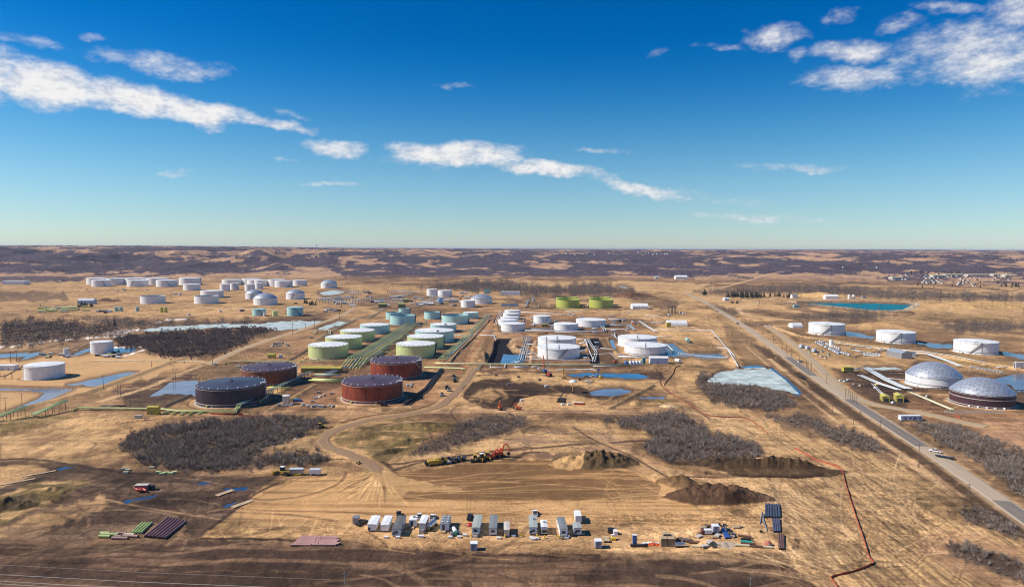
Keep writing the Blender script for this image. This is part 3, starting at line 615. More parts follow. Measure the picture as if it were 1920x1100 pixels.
for i in range(60):                          # the fan where the haul road comes onto the pad
    o_ = rr.gauss(0, 1); a = 0.28*o_+rr.gauss(0, 0.13); x, y = G(708+o_*11, 892+rr.uniform(-9, 14)); l = rr.uniform(8, 34)
    q = [(x+math.sin(a*1.5)*s*l, y-math.cos(a*1.5)*s*l) for s in (0, 0.5, 1)]
    sl, m, d = line_mask(q, 0.35, 0.35); C[sl] *= (1+(rr.choice((1.35, 1.3, 0.72))-1)*m*0.9)[..., None]

# ---- heaps, banks, pits --------------------------------------------------------------------
mound(1122, 868, 25, 13, 5.0, (0.105, 0.078, 0.046), seed=1, rough=1.1, flat=0.35)
mound(1062, 872, 10, 9, 1.3, C_TAN, seed=2)
mound(1271, 905, 11, 8, 4.6, (0.15, 0.095, 0.05), seed=3, rough=0.5)
mound(1344, 932, 26, 10.5, 4.8, (0.085, 0.05, 0.036), seed=4, rough=0.6, flat=0.4)
mound(1450, 880, 38, 11, 4.2, (0.088, 0.058, 0.038), rot=-0.1, seed=5, rough=1.0, flat=0.5)
mound(1365, 869, 30, 8, 3.2, (0.08, 0.055, 0.038), seed=6, rough=0.9, flat=0.2)
mound(1415, 866, 9, 5, 2.6, C_STRAW, seed=7)
mound(1186, 556, 50, 40, 11, (0.15, 0.08, 0.055), seed=8, rough=0.3, flat=0.2)
mound(1240, 566, 70, 50, 6, (0.22, 0.15, 0.09), seed=9, rough=0.4, k=0.5)
mound(1195, 757, 6, 6, 3.0, (0.30, 0.21, 0.11), seed=10)
mound(1328, 1021, 4.6, 3.4, 2.5, (0.46, 0.31, 0.16), seed=11, rough=0.2)
mound(1361, 1021, 5.0, 3.2, 0.9, (0.30, 0.27, 0.24), seed=12, rough=2.0)
mound(690, 820, 40, 16, 2.2, None, rot=0.2, seed=13, rough=0.6)
mound(760, 830, 16, 5, 2.6, C_OLIVE, rot=0.7, seed=14, rough=0.7)
mound(730, 848, 14, 4, 2.4, (0.16, 0.12, 0.065), rot=0.7, seed=15, rough=0.7)
mound(540, 845, 26, 16, 3.0, None, seed=16, rough=0.3)
mound(555, 818, 40, 4, 2.2, (0.28, 0.19, 0.1), rot=0.66, seed=17, rough=0.6)
mound(800, 800, 30, 12, 2.4, C_OLIVE, rot=0.2, seed=18, rough=0.8)
mound(90, 930, 24, 12, 4.0, None, rot=0.3, seed=19, rough=0.4)
mound(15, 950, 12, 8, 4.0, (0.10, 0.075, 0.045), rot=0.3, seed=20, rough=0.9)  # dark colour paints the gully shadow into the soil
mound(40, 800, 40, 20, 3.0, None, seed=21); mound(200, 795, 40, 22, 3.0, None, seed=22)
mound(1540, 556, 80, 60, 11, (0.46, 0.31, 0.14), seed=23, rough=0.1, k=0.8); mound(1850, 574, 130, 80, 9, (0.42, 0.28, 0.13), seed=24, rough=0.1, k=0.7)
mound(1660, 612, 60, 40, 6, None, seed=25, rough=0.2)
mound(975, 712, 10, 5, 2.0, C_STRAW, seed=26); mound(925, 745, 12, 8, 1.8, None, seed=27); mound(1130, 770, 8, 4, 1.8, C_STRAW, seed=28); mound(1255, 762, 8, 4, 2, (0.5, 0.4, 0.26), seed=29); mound(1245, 752, 12, 5, 1.8, C_OLIVE, seed=30)
mound(905, 668, 14, 42, 3.6, (0.27, 0.18, 0.095), seed=33, rough=0.5, flat=0.4)
mound(200, 565, 30, 25, 7, (0.12, 0.07, 0.05), seed=31, k=0.9)
for (a, b, c_, d_) in ((1030, 764, 14, 5), (900, 700, 10, 6), (985, 700, 8, 4)): mound(a, b, c_, d_, 1.6, C_TAN, seed=a)
# bunds
berm([(30, 770), (150, 741), (250, 706), (310, 683), (345, 672)], 3.0, 1.9, (0.50, 0.34, 0.18))
berm([(0, 724), (60, 726), (128, 729), (152, 724)], 2.2, 1.4, (0.42, 0.28, 0.15))
berm([(0, 666), (40, 664), (130, 640), (250, 634)], 3, 1.2)
berm([(1480, 612), (1445, 612), (1500, 632), (1620, 648), (1720, 662), (1920, 694)], 3.5, 2.4, (0.5, 0.35, 0.19))
berm([(1140, 633), (1160, 672), (1260, 676)], 2.2, 1.6, (0.42, 0.3, 0.17)); berm([(1232, 641), (1262, 641), (1290, 659), (1358, 660), (1378, 680)], 2.6, 1.9, (0.45, 0.31, 0.17))
berm([(562, 678), (640, 678), (700, 676)], 2, 1.2); berm([(600, 690), (545, 692)], 2, 1.2)
berm([(308, 764), (368, 737)], 1.6, 1.4, (0.1, 0.09, 0.09), k=0.9); berm([(758, 761), (800, 728), (828, 692)], 1.6, 1.5, (0.035, 0.04, 0.055), k=0.95)
berm([(535, 681), (580, 655)], 1.6, 1.2, (0.08, 0.08, 0.08)); berm([(1600, 670), (1640, 660), (1790, 640)], 2, 1.2, (0.12, 0.09, 0.07))
berm([(1480, 566), (1640, 584), (1695, 583), (1720, 571), (1700, 567), (1580, 563), (1485, 565)], 5, 2.6, (0.62, 0.56, 0.46))
berm([(1585, 697), (1610, 703), (1695, 703)], 1.8, 1.4, (0.07, 0.06, 0.06)); berm([(1700, 729), (1780, 731)], 1.2, 1.0, (0.2, 0.12, 0.08))
berm([(1225, 724), (1190, 742), (1140, 768)], 1.6, 1.4, (0.25, 0.17, 0.1))
berm([(960, 762), (975, 745), (1010, 738), (1060, 741)], 1.6, -1.3, (0.09, 0.06, 0.045), k=0.9); berm([(870, 742), (930, 752), (946, 742), (930, 732)], 1.6, -1.2, (0.1, 0.065, 0.05), k=0.9)
berm([(1330, 885), (1420, 893), (1490, 893), (1545, 889)], 1.5, -1.5, C_DARK)
# black-lined containment pits
PITS = [([(928, 640), (936, 634), (958, 634), (965, 646), (985, 652), (985, 660), (981, 678), (914, 681), (926, 656)], 4.2),
        ([(1108, 634), (1122, 634), (1131, 650), (1112, 650)], 2.2), ([(1106, 662), (1122, 662), (1124, 680), (1108, 680)], 2.0)]
for poly, dep in PITS:
    sl, m, sdd = poly_mask(poly, 2.5, 0); RELIEF[sl] = np.minimum(RELIEF[sl], -dep*sstep(-3, 5, sdd)); CALM[sl] = np.minimum(CALM[sl], 1-m)
    mm = sstep(-1.5, -0.5, sdd)[..., None]; C[sl] = C[sl]*(1-mm)+np.array(C_LINER, np.float32)*mm
paint([(958, 634), (966, 646), (985, 654), (983, 660), (962, 655), (948, 640)], (0.32, 0.22, 0.13), 1, 2, 0.9, 70)

# ---- waters: (kind, px outline, colour name)
WATER = [
 ('pond', 'open pale blue water curving along the foot of the sand basin', [(0, 727), (80, 727), (139, 728), (100, 745), (58, 761), (18, 768), (40, 760), (71, 747), (84, 736), (60, 732), (0, 730)], 'sheet'),
 ('pond', 'x', [(124, 721), (150, 716), (192, 707), (238, 697), (259, 697), (230, 706), (192, 720), (180, 723)], 'sheet'),
 ('pond', 'x', [(0, 664), (45, 661), (76, 660), (74, 664), (58, 670), (36, 675), (50, 668), (0, 669)], 'sheet'),
 ('pond', 'x', [(128, 667), (150, 658), (169, 651), (169, 657), (145, 665)], 'sheet'),
 ('pond', 'x', [(212, 652), (258, 653), (250, 658), (232, 661), (214, 658)], 'blue'),
 ('frozen_pond', 'x', [(250, 620), (300, 613), (400, 607), (480, 607), (515, 603), (550, 601), (609, 602), (592, 611), (556, 617), (516, 619), (495, 613), (400, 614), (300, 621)], 'ice'),
 ('frozen_pond', 'x', [(596, 616), (632, 602), (654, 604), (612, 617)], 'ice'),
 ('pond', 'x', [(280, 742), (300, 730), (318, 717), (345, 713), (372, 712), (367, 733), (366, 742), (342, 738), (310, 737), (300, 741)], 'sheet'),
 ('pond', 'x', [(945, 659), (960, 661), (981, 660), (980, 677), (938, 678)], 'blue'),
 ('pond', 'x', [(1063, 701), (1100, 699), (1140, 700), (1190, 700), (1219, 704), (1215, 708), (1180, 709), (1120, 704), (1075, 706)], 'blue'),
 ('pond', 'x', [(1105, 735), (1130, 728), (1165, 728), (1186, 733), (1150, 742), (1110, 740)], 'sheet'),
 ('pond', 'x', [(1198, 744), (1246, 743), (1244, 747), (1202, 747)], 'sheet'),
 ('frozen_pond', 'x', [(1325, 714), (1345, 698), (1380, 692), (1440, 690), (1470, 712), (1497, 737), (1460, 731), (1420, 722), (1350, 719)], 'ice'),
 ('pond', 'x', [(1441, 690), (1450, 690), (1480, 712), (1503, 735), (1498, 741), (1478, 735), (1490, 732)], 'deep'),
 ('pond', 'x', [(1332, 712), (1352, 697), (1364, 697), (1346, 711)], 'deep'),
 ('pond', 'x', [(1523, 707), (1530, 708), (1548, 719), (1546, 723), (1538, 722), (1526, 714)], 'deep'),
 ('pond', 'x', [(1246, 641), (1264, 643), (1288, 661), (1350, 663), (1366, 670), (1330, 672), (1290, 667), (1250, 668), (1240, 664)], 'grey'),
 ('pond', 'x', [(1141, 637), (1151, 637), (1156, 656), (1150, 655)], 'sheet'),
 ('reservoir', 'x', [(1496, 568), (1560, 567), (1640, 568), (1712, 571), (1690, 581), (1640, 582), (1560, 574)], 'teal'),
 ('pond', 'x', [(1586, 621), (1610, 624), (1640, 631), (1635, 636), (1610, 631), (1586, 628)], 'grey'),
 ('pond', 'x', [(1718, 640), (1740, 642), (1787, 645), (1786, 652), (1750, 652), (1720, 645)], 'grey'),
 ('pond', 'x', [(1874, 657), (1920, 664), (1960, 672), (1960, 682), (1920, 674), (1880, 664)], 'grey'),
 ('pond', 'x', [(1855, 712), (1900, 700), (1960, 702), (1960, 735), (1905, 733), (1895, 722)], 'grey'),
 ('pond', 'x', [(1622, 688), (1680, 687), (1692, 692), (1640, 693)], 'ice'),
 ('pond', 'x', [(598, 548), (625, 544), (652, 544), (640, 551), (605, 553)], 'ice'),
 ('puddle', 'x', [(105, 878), (120, 873), (146, 872), (140, 876), (112, 880)], 'deep'),
 ('puddle', 'x', [(230, 938), (255, 932), (290, 925), (298, 927), (282, 933), (250, 937), (238, 942)], 'deep'),
 ('puddle', 'x', [(358, 905), (380, 902), (396, 903), (380, 907)], 'deep'),
 ('puddle', 'x', [(405, 915), (440, 912), (470, 911), (460, 917), (430, 919)], 'deep'),
 ('puddle', 'x', [(418, 948), (440, 938), (450, 936), (432, 948)], 'deep'),
 ('pond', 'x', [(1050, 545), (1100, 543), (1140, 552), (1110, 552)], None),
 ('pond', 'x', [(1158, 536), (1172, 536), (1185, 541), (1172, 541)], 'grey'),
 ('pond', 'x', [(1386, 690), (1432, 688), (1437, 690), (1400, 691)], None),
 ('pond', 'x', [(1385, 686), (1420, 684), (1437, 689), (1395, 690)], 'blue'),
 ('frozen_pond', 'x', [(1375, 612), (1318, 610), (1330, 614), (1268, 613), (1272, 617), (1320, 617)], None),
]
WLEV = {}
for i, (nm, lb, poly, kind) in enumerate(WATER):
    if kind is None: continue
    r = poly_mask(poly, 1.2, 0.3 if kind == 'teal' else 1.0 if kind == 'sheet' else 2.0, 8, 40+i)
    if r is None: continue
    sl, m, sdd = r; pit = (i == 8)
    lo = -4.6 if pit else -0.55
    if kind == 'teal': lo = -1.5
    RELIEF[sl] = RELIEF[sl]*(1-m)+lo*m if not pit else np.minimum(RELIEF[sl], lo*m)
    RELIEF[sl] = np.where((m > 0.4) & (RELIEF[sl] > lo*0.5), lo*m, RELIEF[sl]); CALM[sl] = np.minimum(CALM[sl], 1-sstep(-6, 0, sdd))
    if not pit:
        wet = (sstep(-8, -1, sdd)*0.6)[..., None]; C[sl] = C[sl]*(1-wet)+np.array(C_MUD, np.float32)*wet
# lingering snow along the left bank and in the thickets
def snow(poly, k=1.0, seed=1, speck=None):
    r = poly_mask(poly, 0.6, 2.0, 6, seed)
    if r is None: return
    sl, m, _ = r; m = m*k
    if speck: m = m*sstep(speck, speck+0.06, fbm(GX[sl]/1.6, GY[sl]/4, 2, seed+4))
    C[sl] = C[sl]*(1-m[..., None])+np.array(C_SNOW, np.float32)*m[..., None]
for s in ([(0, 650), (8, 647), (9, 649), (0, 653)], [(17, 650), (37, 645), (38, 647), (18, 652)], [(47, 645), (64, 641), (66, 643), (50, 647)], [(72, 641), (88, 639), (89, 641), (74, 643)], [(92, 639), (110, 637), (111, 639), (93, 640)],
          [(120, 637), (145, 633), (150, 634), (122, 639)], [(152, 634), (190, 631), (246, 629), (246, 631), (190, 633), (155, 635)], [(270, 647), (281, 643), (283, 646), (272, 649)], [(214, 650), (300, 649), (300, 650), (214, 652)], [(232, 666), (270, 655), (280, 650), (284, 651), (236, 668)],
          [(62, 633), (40, 631), (30, 634), (50, 634)], [(465, 631), (472, 630), (470, 632)], [(200, 623), (230, 620), (246, 621), (228, 626), (204, 626)], [(248, 619), (262, 616), (258, 621)], [(310, 599), (350, 597), (352, 599), (312, 601)], [(290, 604), (300, 602), (302, 606), (288, 606)]): snow(s, 0.95, 5)
snow([(490, 815), (560, 800), (575, 808), (545, 835), (500, 845), (470, 850)], 0.8, 6, 0.62); snow([(1885, 890), (1925, 900), (1925, 930), (1895, 915)], 0.8, 7, 0.6); snow([(195, 620), (250, 616), (250, 628), (190, 628)], 0.9, 8, 0.55)

# ---- the beds under the brush
THICKETS = [  # outline, height, one shrub per m2, label
 ([(222, 836), (250, 812), (300, 800), (420, 788), (520, 781), (598, 786), (612, 793), (575, 812), (520, 838), (490, 855), (545, 850), (600, 853), (620, 862), (600, 872), (540, 870), (480, 880), (420, 884), (340, 884), (300, 876), (258, 866), (250, 850), (232, 842)], 6.5, 3.0, 'wide grey thicket of bare shrubs left of the winding dirt road'),
 ([(862, 788), (900, 781), (985, 780), (988, 798), (945, 812), (900, 824), (860, 838), (800, 850), (770, 852), (800, 832), (840, 815)], 5.0, 6.0, 'sparse grey brush on the bank above the parked yellow machines'),
 ([(1135, 788), (1200, 781), (1230, 773), (1280, 776), (1290, 790), (1325, 795), (1335, 812), (1380, 822), (1420, 838), (1432, 852), (1410, 862), (1330, 862), (1262, 864), (1225, 856), (1202, 836), (1222, 822), (1210, 806), (1165, 800)], 6.0, 3.2, 'long stand of bare grey saplings behind the dark soil ridge'),
 ([(1312, 722), (1340, 720), (1400, 725), (1460, 738), (1490, 746), (1494, 764), (1450, 769), (1370, 766), (1330, 748)], 6.0, 3.4, 'bare brush in front of the icy pond beside the highway'),
 ([(1302, 715), (1316, 702), (1345, 704), (1330, 712), (1318, 722)], 4.0, 4.0, 'small dark brush patch left of the icy pond'),
 ([(1440, 780), (1520, 782), (1560, 800), (1615, 806), (1650, 826), (1662, 846), (1618, 846), (1562, 828), (1535, 808), (1470, 792)], 4.5, 3.4, 'dark scrub strip running along the left verge of the highway'),
 ([(1690, 793), (1742, 795), (1800, 802), (1850, 822), (1925, 850), (1990, 890), (1990, 960), (1925, 932), (1888, 912), (1860, 880), (1800, 850), (1745, 818)], 6.0, 3.0, 'broad belt of bare trees right of the highway'),
 ([(1802, 955), (1828, 948), (1870, 966), (1925, 1000), (1925, 1015), (1895, 1006), (1850, 990), (1812, 980)], 4.5, 3.0, 'small bare thicket between the straw field and the highway'),
 ([(1768, 1018), (1812, 1017), (1870, 1037), (1930, 1055), (1990, 1090), (1990, 1130), (1925, 1098), (1880, 1078), (1820, 1056), (1785, 1042)], 4.5, 3.2, 'bare thicket in the lowest right corner of the straw field'),
 ([(0, 602), (60, 598), (140, 602), (200, 612), (240, 620), (235, 626), (190, 630), (150, 636), (60, 646), (0, 652)], 5.0, 11.0, 'dark brush along the left bank below the far green sheds'),
 ([(218, 632), (300, 626), (400, 619), (480, 614), (518, 619), (470, 637), (432, 657), (380, 667), (292, 665), (264, 652), (220, 648)], 7.0, 8.0, 'large brown wood right of the small white tank by the frozen pond'),
 ([(130, 592), (260, 600), (400, 602), (480, 599), (470, 606), (380, 607), (270, 614), (200, 610)], 4.0, 16.0, 'thin brush line above the frozen pond'),
 ([(1480, 592), (1560, 584), (1625, 586), (1680, 590), (1600, 602), (1500, 600)], 3.0, 16.0, 'low dark scrub below the turquoise reservoir'),
 ([(1765, 606), (1830, 603), (1925, 604), (1990, 606), (1990, 624), (1925, 621), (1800, 622), (1770, 616)], 3.5, 14.0, 'grey brush on the plain behind the rightmost white tank'),
 ([(940, 540), (1040, 537), (1120, 531), (1190, 546), (1100, 552), (1000, 551), (960, 547)], 8.0, 60.0, 'grey wood behind the two pairs of yellow green tanks'),
 ([(1300, 546), (1400, 541), (1500, 536), (1600, 539), (1700, 545), (1800, 551), (1990, 555), (1990, 563), (1800, 560), (1700, 561), (1600, 553), (1450, 547)], 8.0, 70.0, 'long purple grey wood across the valley floor on the right'),
 ([(782, 538), (900, 526), (960, 529), (1000, 533), (950, 545), (880, 546), (800, 542)], 8.0, 70.0, 'purple grey wood beyond the distant white tanks of the pump station'),
 ([(1330, 572), (1352, 574), (1380, 586), (1360, 587), (1338, 580)], 4.0, 18.0, 'small scrub patch beside the far bend of the highway'),
 ([(620, 645), (640, 630), (610, 622), (600, 632)], 2.5, 30.0, None),
]
for i, (poly, h, dens, lb) in enumerate(THICKETS):
    if lb is None: continue
    r = poly_mask(poly, 7, 9, 9, 90+i); sl, m, _ = r; m = (m*0.8)[..., None]
    C[sl] = C[sl]*(1-m)+np.array(C_WOOD, np.float32)*m*(0.7+0.6*n4[sl][..., None])
# ---- roads (levelled strips) and the final ground sheet -------------------------------------
HIGHWAY = [(2060, 1068), (1920, 970), (1766, 862), (1660, 793), (1600, 755), (1520, 701), (1440, 643), (1390, 608), (1340, 577), (1310, 560), (1286, 550)]
HAUL = [(738, 903), (715, 888), (690, 868), (650, 849), (615, 838), (607, 824), (630, 806), (690, 788), (752, 778), (800, 769), (832, 756), (862, 728), (884, 700), (890, 690)]
LEFTRD = [(388, 684), (450, 656), (520, 632), (560, 620), (600, 606), (640, 591), (668, 576)]
SERVICE = [(1440, 612), (1470, 632), (1515, 668), (1560, 713), (1598, 742), (1640, 758), (1720, 772), (1800, 790), (1850, 800)]
FARBEND = [(1300, 612), (1330, 624), (1362, 646), (1388, 680)]
ROADS = [('highway', HIGHWAY, 4.6, 'hw'), ('haul_road', HAUL, 3.8, 'dirt'), ('gravel_road', LEFTRD, 4.0, 'gravel'), ('service_road', SERVICE, 4.6, 'gravel')]
for nm, pl, hw, k in ROADS:
    sl, m, d = line_mask(smooth_line(pts_w(pl), 10), hw+2.2, 1.8)
    CALM[sl] = np.minimum(CALM[sl], 1-m); RELIEF[sl] = RELIEF[sl]*(1-m)
    e = sstep(0, 1, m)[..., None]*0.8; C[sl] = C[sl]*(1-e)+np.array(C_TAN if k != 'hw' else (0.36, 0.26, 0.16), np.float32)*e
    if k == 'hw':
        for off in (9, ):
            pass
# shallow ditch beside the highway
w = smooth_line(pts_w(HIGHWAY), 8)
TANK_PADS = []
def micro():
    d = np.hypot(GX, GY); a = np.interp(d, [150, 700, 1500, 2600], [1.0, 0.8, 0.6, 0.3])
    base = (fbm(GX/5.5, GY/9, 4, 101)-0.5)*1.0 + (fbm(GX/24, GY/40, 3, 105)-0.5)*1.3
    return base*a
rough_zone = np.ones_like(GX)*0.8
for poly, k in (([(490, 905), (1250, 905), (1440, 945), (1460, 1030), (630, 1010), (360, 1005)], 0.28), ([(0, 690), (180, 662), (340, 668), (240, 715), (60, 765), (0, 770)], 0.25),
                ([(560, 690), (860, 690), (830, 762), (500, 765)], 0.4), ([(1480, 640), (1720, 672), (1690, 700), (1600, 715)], 0.4)):
    r = poly_mask(poly, 6, 0); rough_zone[r[0]] = rough_zone[r[0]]*(1-r[1])+k*r[1]
for px, py, rad in ((435, 745, 42), (506, 708, 36), (699, 738, 38), (743, 695, 36), (1750, 712, 36), (1840, 745, 36)):
    x, y = G(px, py); sl = win(x-rad, x+rad, y-rad, y+rad); m = 1-sstep(rad*0.7, rad, np.hypot(GX[sl]-x, GY[sl]-y)); rough_zone[sl] *= (1-m)
Z1 = HILL0 + RELIEF + micro()*rough_zone*CALM
GZ[:] = Z1
n5 = fbm(GX/30, GY/4.5, 4, 131); n6 = fbm(GX/1.7, GY/3, 2, 137)
nearw = np.interp(np.hypot(GX, GY), [300, 1500, 3000], [1.0, 0.8, 0.45])
calmz = np.ones_like(GX, dtype=np.float32)
for poly, k in (([(440, 965), (495, 908), (640, 892), (740, 884), (950, 862), (1060, 863), (1190, 884), (1250, 910), (1300, 940), (1300, 962), (1180, 966), (660, 985), (500, 985)], 0.28), ([(0, 690), (180, 662), (340, 668), (400, 678), (240, 718), (60, 765), (0, 770)], 0.25), ([(640, 985), (1110, 968), (1440, 985), (1460, 1030), (700, 1018)], 0.5)):
    r = poly_mask(poly, 5, 2); calmz[r[0]] = calmz[r[0]]*(1-r[1])+k*r[1]
nearw = nearw*calmz
C *= np.clip(1+nearw*(0.30*ctr(n2)+0.21*ctr(n4, 2.4)+0.20*ctr(n5)+0.15*ctr(n6, 2.0)+0.16*ctr(n1)), 0.3, 1.8)[..., None]
lum = C @ np.array([0.3, 0.5, 0.2], np.float32); C *= np.clip((lum/0.20)**0.32, 0.55, 1.14)[..., None]
C *= np.array([1.08, 0.965, 0.83], np.float32)
C = np.clip(C, 0.008, 0.9)

def grid_mesh(name, X, Y, Z, col):
    nr, nc = X.shape; me = bpy.data.meshes.new(name); nv = nr*nc
    me.vertices.add(nv); co = np.empty((nv, 3), np.float32); co[:, 0] = X.ravel(); co[:, 1] = Y.ravel(); co[:, 2] = Z.ravel()
    me.vertices.foreach_set('co', co.ravel())
    idx = np.arange(nv, dtype=np.int32).reshape(nr, nc); q = np.stack([idx[:-1, :-1], idx[:-1, 1:], idx[1:, 1:], idx[1:, :-1]], -1).reshape(-1)
    nf = (nr-1)*(nc-1); me.loops.add(nf*4); me.loops.foreach_set('vertex_index', q); me.polygons.add(nf)
    me.polygons.foreach_set('loop_start', np.arange(0, nf*4, 4, dtype=np.int32)); me.polygons.foreach_set('use_smooth', np.ones(nf, bool))
    me.update(calc_edges=True)
    at_ = me.color_attributes.new('soil', 'FLOAT_COLOR', 'POINT'); c4 = np.ones((nv, 4), np.float32); c4[:] = col.reshape(-1, 4); at_.data.foreach_set('color', c4.ravel())
    o = bpy.data.objects.new(name, me); COL.objects.link(o); return o
def mat_soil(name='soil', amp=0.42):
    m = bpy.data.materials.new(name); m.use_nodes = True; nt = NT(m.node_tree); b = nt.n['Principled BSDF']
    a = nt.node('ShaderNodeVertexColor'); a.layer_name = 'soil'; oc = nt.node('ShaderNodeTexCoord').outputs['Object']
    f = nt.m('MULTIPLY', nt.mrange(nt.noise(nt.scale(oc, (1, 0.55, 1)), 0.9, 5, 0.75), 0.3, 0.7, 1-amp, 1+amp, False), nt.mrange(nt.noise(nt.scale(oc, (0.05, 0.6, 1)), 1.0, 4, 0.65), 0.3, 0.7, 0.84, 1.16, False))
    f = nt.m('ADD', 1.0, nt.m('MULTIPLY', nt.m('SUBTRACT', f, 1.0), a.outputs['Alpha']))
    g = nt.node('ShaderNodeVectorMath', operation='SCALE'); nt.l.new(a.outputs[0], g.inputs[0]); nt.l.new(f, g.inputs['Scale'])
    nt.l.new(g.outputs[0], b.inputs['Base Color']); b.inputs['Roughness'].default_value = 0.95; b.inputs['Specular IOR Level'].default_value = 0.15
    bp = nt.node('ShaderNodeBump'); bp.inputs['Strength'].default_value = 0.7; bp.inputs['Distance'].default_value = 0.35
    nt.l.new(nt.noise(oc, 0.9, 5, 0.65), bp.inputs['Height']); nt.l.new(bp.outputs[0], b.inputs['Normal'])
    return m
M_SOIL = mat_soil()
def apron(X, Y, Z, c):      # the same sheet carried on to the sides and behind
    ts = np.geomspace(TMAX*1.04, 9, 22); L = -ts[::-1]*rows[:, None]; Rr = ts*rows[:, None]; YL = np.repeat(rows[:, None], 22, 1); k = np.array([0.75, 0.9, 1.0])
    ZL = np.array(hill(L, YL)); ZR = np.array(hill(Rr, YL)); cl = np.repeat(c[:, :1], 22, 1); cr = np.repeat(c[:, -1:], 22, 1)
    X = np.concatenate([L, X, Rr], 1); Y = np.concatenate([YL, Y, YL], 1); Z = np.concatenate([ZL, Z, ZR], 1); c = np.concatenate([cl, c, cr], 1)
    return (np.concatenate([X[:1]*40, X]), np.concatenate([Y[:1]*0-6000, Y]), np.concatenate([Z[:1]*0, Z]), np.concatenate([c[:1], c]))
AX, AY, AZ, AC = apron(GX, GY, GZ, np.concatenate([C, calmz[..., None]], -1))
ground = grid_mesh('ground', AX, AY, AZ, AC); ground.data.materials.append(M_SOIL); ground['kind'] = 'structure'

# ---- water sheets ----
WM = {'sheet': mat_water('shallow_water', (0.16, 0.20, 0.27), 0.12), 'blue': mat_water('blue_water', (0.045, 0.15, 0.29), 0.10), 'deep': mat_water('deep_blue_water', (0.035, 0.075, 0.15), 0.1, 0.4),
      'grey': mat_water('grey_water', (0.13, 0.14, 0.18), 0.12), 'teal': mat_water('reservoir_water', (0.0, 0.17, 0.22), 0.5, 0.12),
      'ice': mat('rotten_ice', (0.50, 0.57, 0.53), 0.55, var=0.38, vscale=0.09, spec=0.25)}
for i, (nm, lb, poly, kind) in enumerate(WATER):
    if kind is None: continue
    P = [Vector(p) for p in poly]; n = len(P); ar = sum(P[k].x*P[(k+1) % n].y-P[(k+1) % n].x*P[k].y for k in range(n))
    sg = 1 if ar > 0 else -1; Q = []
    for k in range(n):
        a, b, c = P[k-1], P[k], P[(k+1) % n]; e1 = (b-a).normalized(); e2 = (c-b).normalized()
        nn = Vector((e1.y+e2.y, -e1.x-e2.x)); nn = nn.normalized() if nn.length > 0.2 else Vector((e1.y, -e1.x)); Q.append(b+nn*sg*2.2)
    w = [G(q.x, q.y) for q in Q]; lev = (-3.6 if i == 8 else (-0.7 if kind == 'teal' else -0.22))-0.005*i
    mb = MB(); mb.v = [(x, y, lev) for x, y in w]; mb.f = [tuple(range(n))]
    o = mb.build(nm, WM[kind]); 
    import bmesh
    bm = bmesh.new(); bm.from_mesh(o.data); bmesh.ops.triangulate(bm, faces=bm.faces[:]); 
    for f in bm.faces:
        if f.normal.z < 0: f.normal_flip()
    bm.to_mesh(o.data); bm.free(); o['kind'] = 'structure'

# ---- road sheets ----
def mat_road(name, c1, c2, patch=None):
    m = bpy.data.materials.new(name); m.use_nodes = True; nt = NT(m.node_tree); b = nt.n['Principled BSDF']
    uv = nt.node('ShaderNodeUVMap').outputs[0]; sp = nt.node('ShaderNodeSeparateXYZ'); nt.l.new(uv, sp.inputs[0])   # u across (0..1), v metres along
    oc = nt.node('ShaderNodeTexCoord').outputs['Object']
    streak = nt.noise(nt.comb(nt.m('MULTIPLY', sp.outputs[0], 9.0), nt.m('MULTIPLY', sp.outputs[1], 0.02), 0), 1.0, 4, 0.6)
    c = nt.mix(nt.mrange(streak, 0.35, 0.65), c1+(1,), c2+(1,))
    if patch:
        u = sp.outputs[0]; inlane = nt.m('MULTIPLY', nt.mrange(u, 0.1, 0.16), nt.mrange(u, 0.84, 0.9, 1, 0))
        tot = None
        for a0, a1 in patch:
            k = nt.m('MULTIPLY', nt.mrange(sp.outputs[1], a0, a0+3), nt.mrange(sp.outputs[1], a1-3, a1, 1, 0)); tot = k if tot is None else nt.m('MAXIMUM', tot, k)
        c = nt.mix(nt.m('MULTIPLY', nt.m('MULTIPLY', tot, inlane), 0.85), c, nt.mix(nt.mrange(streak, 0.4, 0.6), (0.085, 0.083, 0.088, 1), (0.15, 0.14, 0.135, 1)))
        # wheel tracks and worn centre line
        line = nt.m('MULTIPLY', nt.mrange(nt.m('ABSOLUTE', nt.m('SUBTRACT', u, 0.5)), 0.008, 0.02, 1, 0), 0.35)
        c = nt.mix(line, c, (0.5, 0.42, 0.25, 1))
        edge = nt.m('MULTIPLY', nt.mrange(nt.m('ABSOLUTE', nt.m('SUBTRACT', nt.m('ABSOLUTE', nt.m('SUBTRACT', u, 0.5)), 0.38)), 0.006, 0.016, 1, 0), 0.4)
        c = nt.mix(edge, c, (0.62, 0.6, 0.55, 1))
    else:
        u = sp.outputs[0]
        for q in (0.3, 0.68):
            k = nt.m('MULTIPLY', nt.mrange(nt.m('ABSOLUTE', nt.m('SUBTRACT', u, q)), 0.03, 0.12, 1, 0), nt.mrange(streak, 0.3, 0.6, 0.2, 0.75)); c = nt.mix(k, c, tuple(x*0.72 for x in c1)+(1,))
    c = nt.mix(nt.mrange(nt.noise(oc, 0.5, 4, 0.65), 0.3, 0.7, 0.0, 0.35), c, tuple(x*0.7 for x in c1)+(1,))
    nt.l.new(c, b.inputs['Base Color']); b.inputs['Roughness'].default_value = 0.9; b.inputs['Specular IOR Level'].default_value = 0.2
    return m
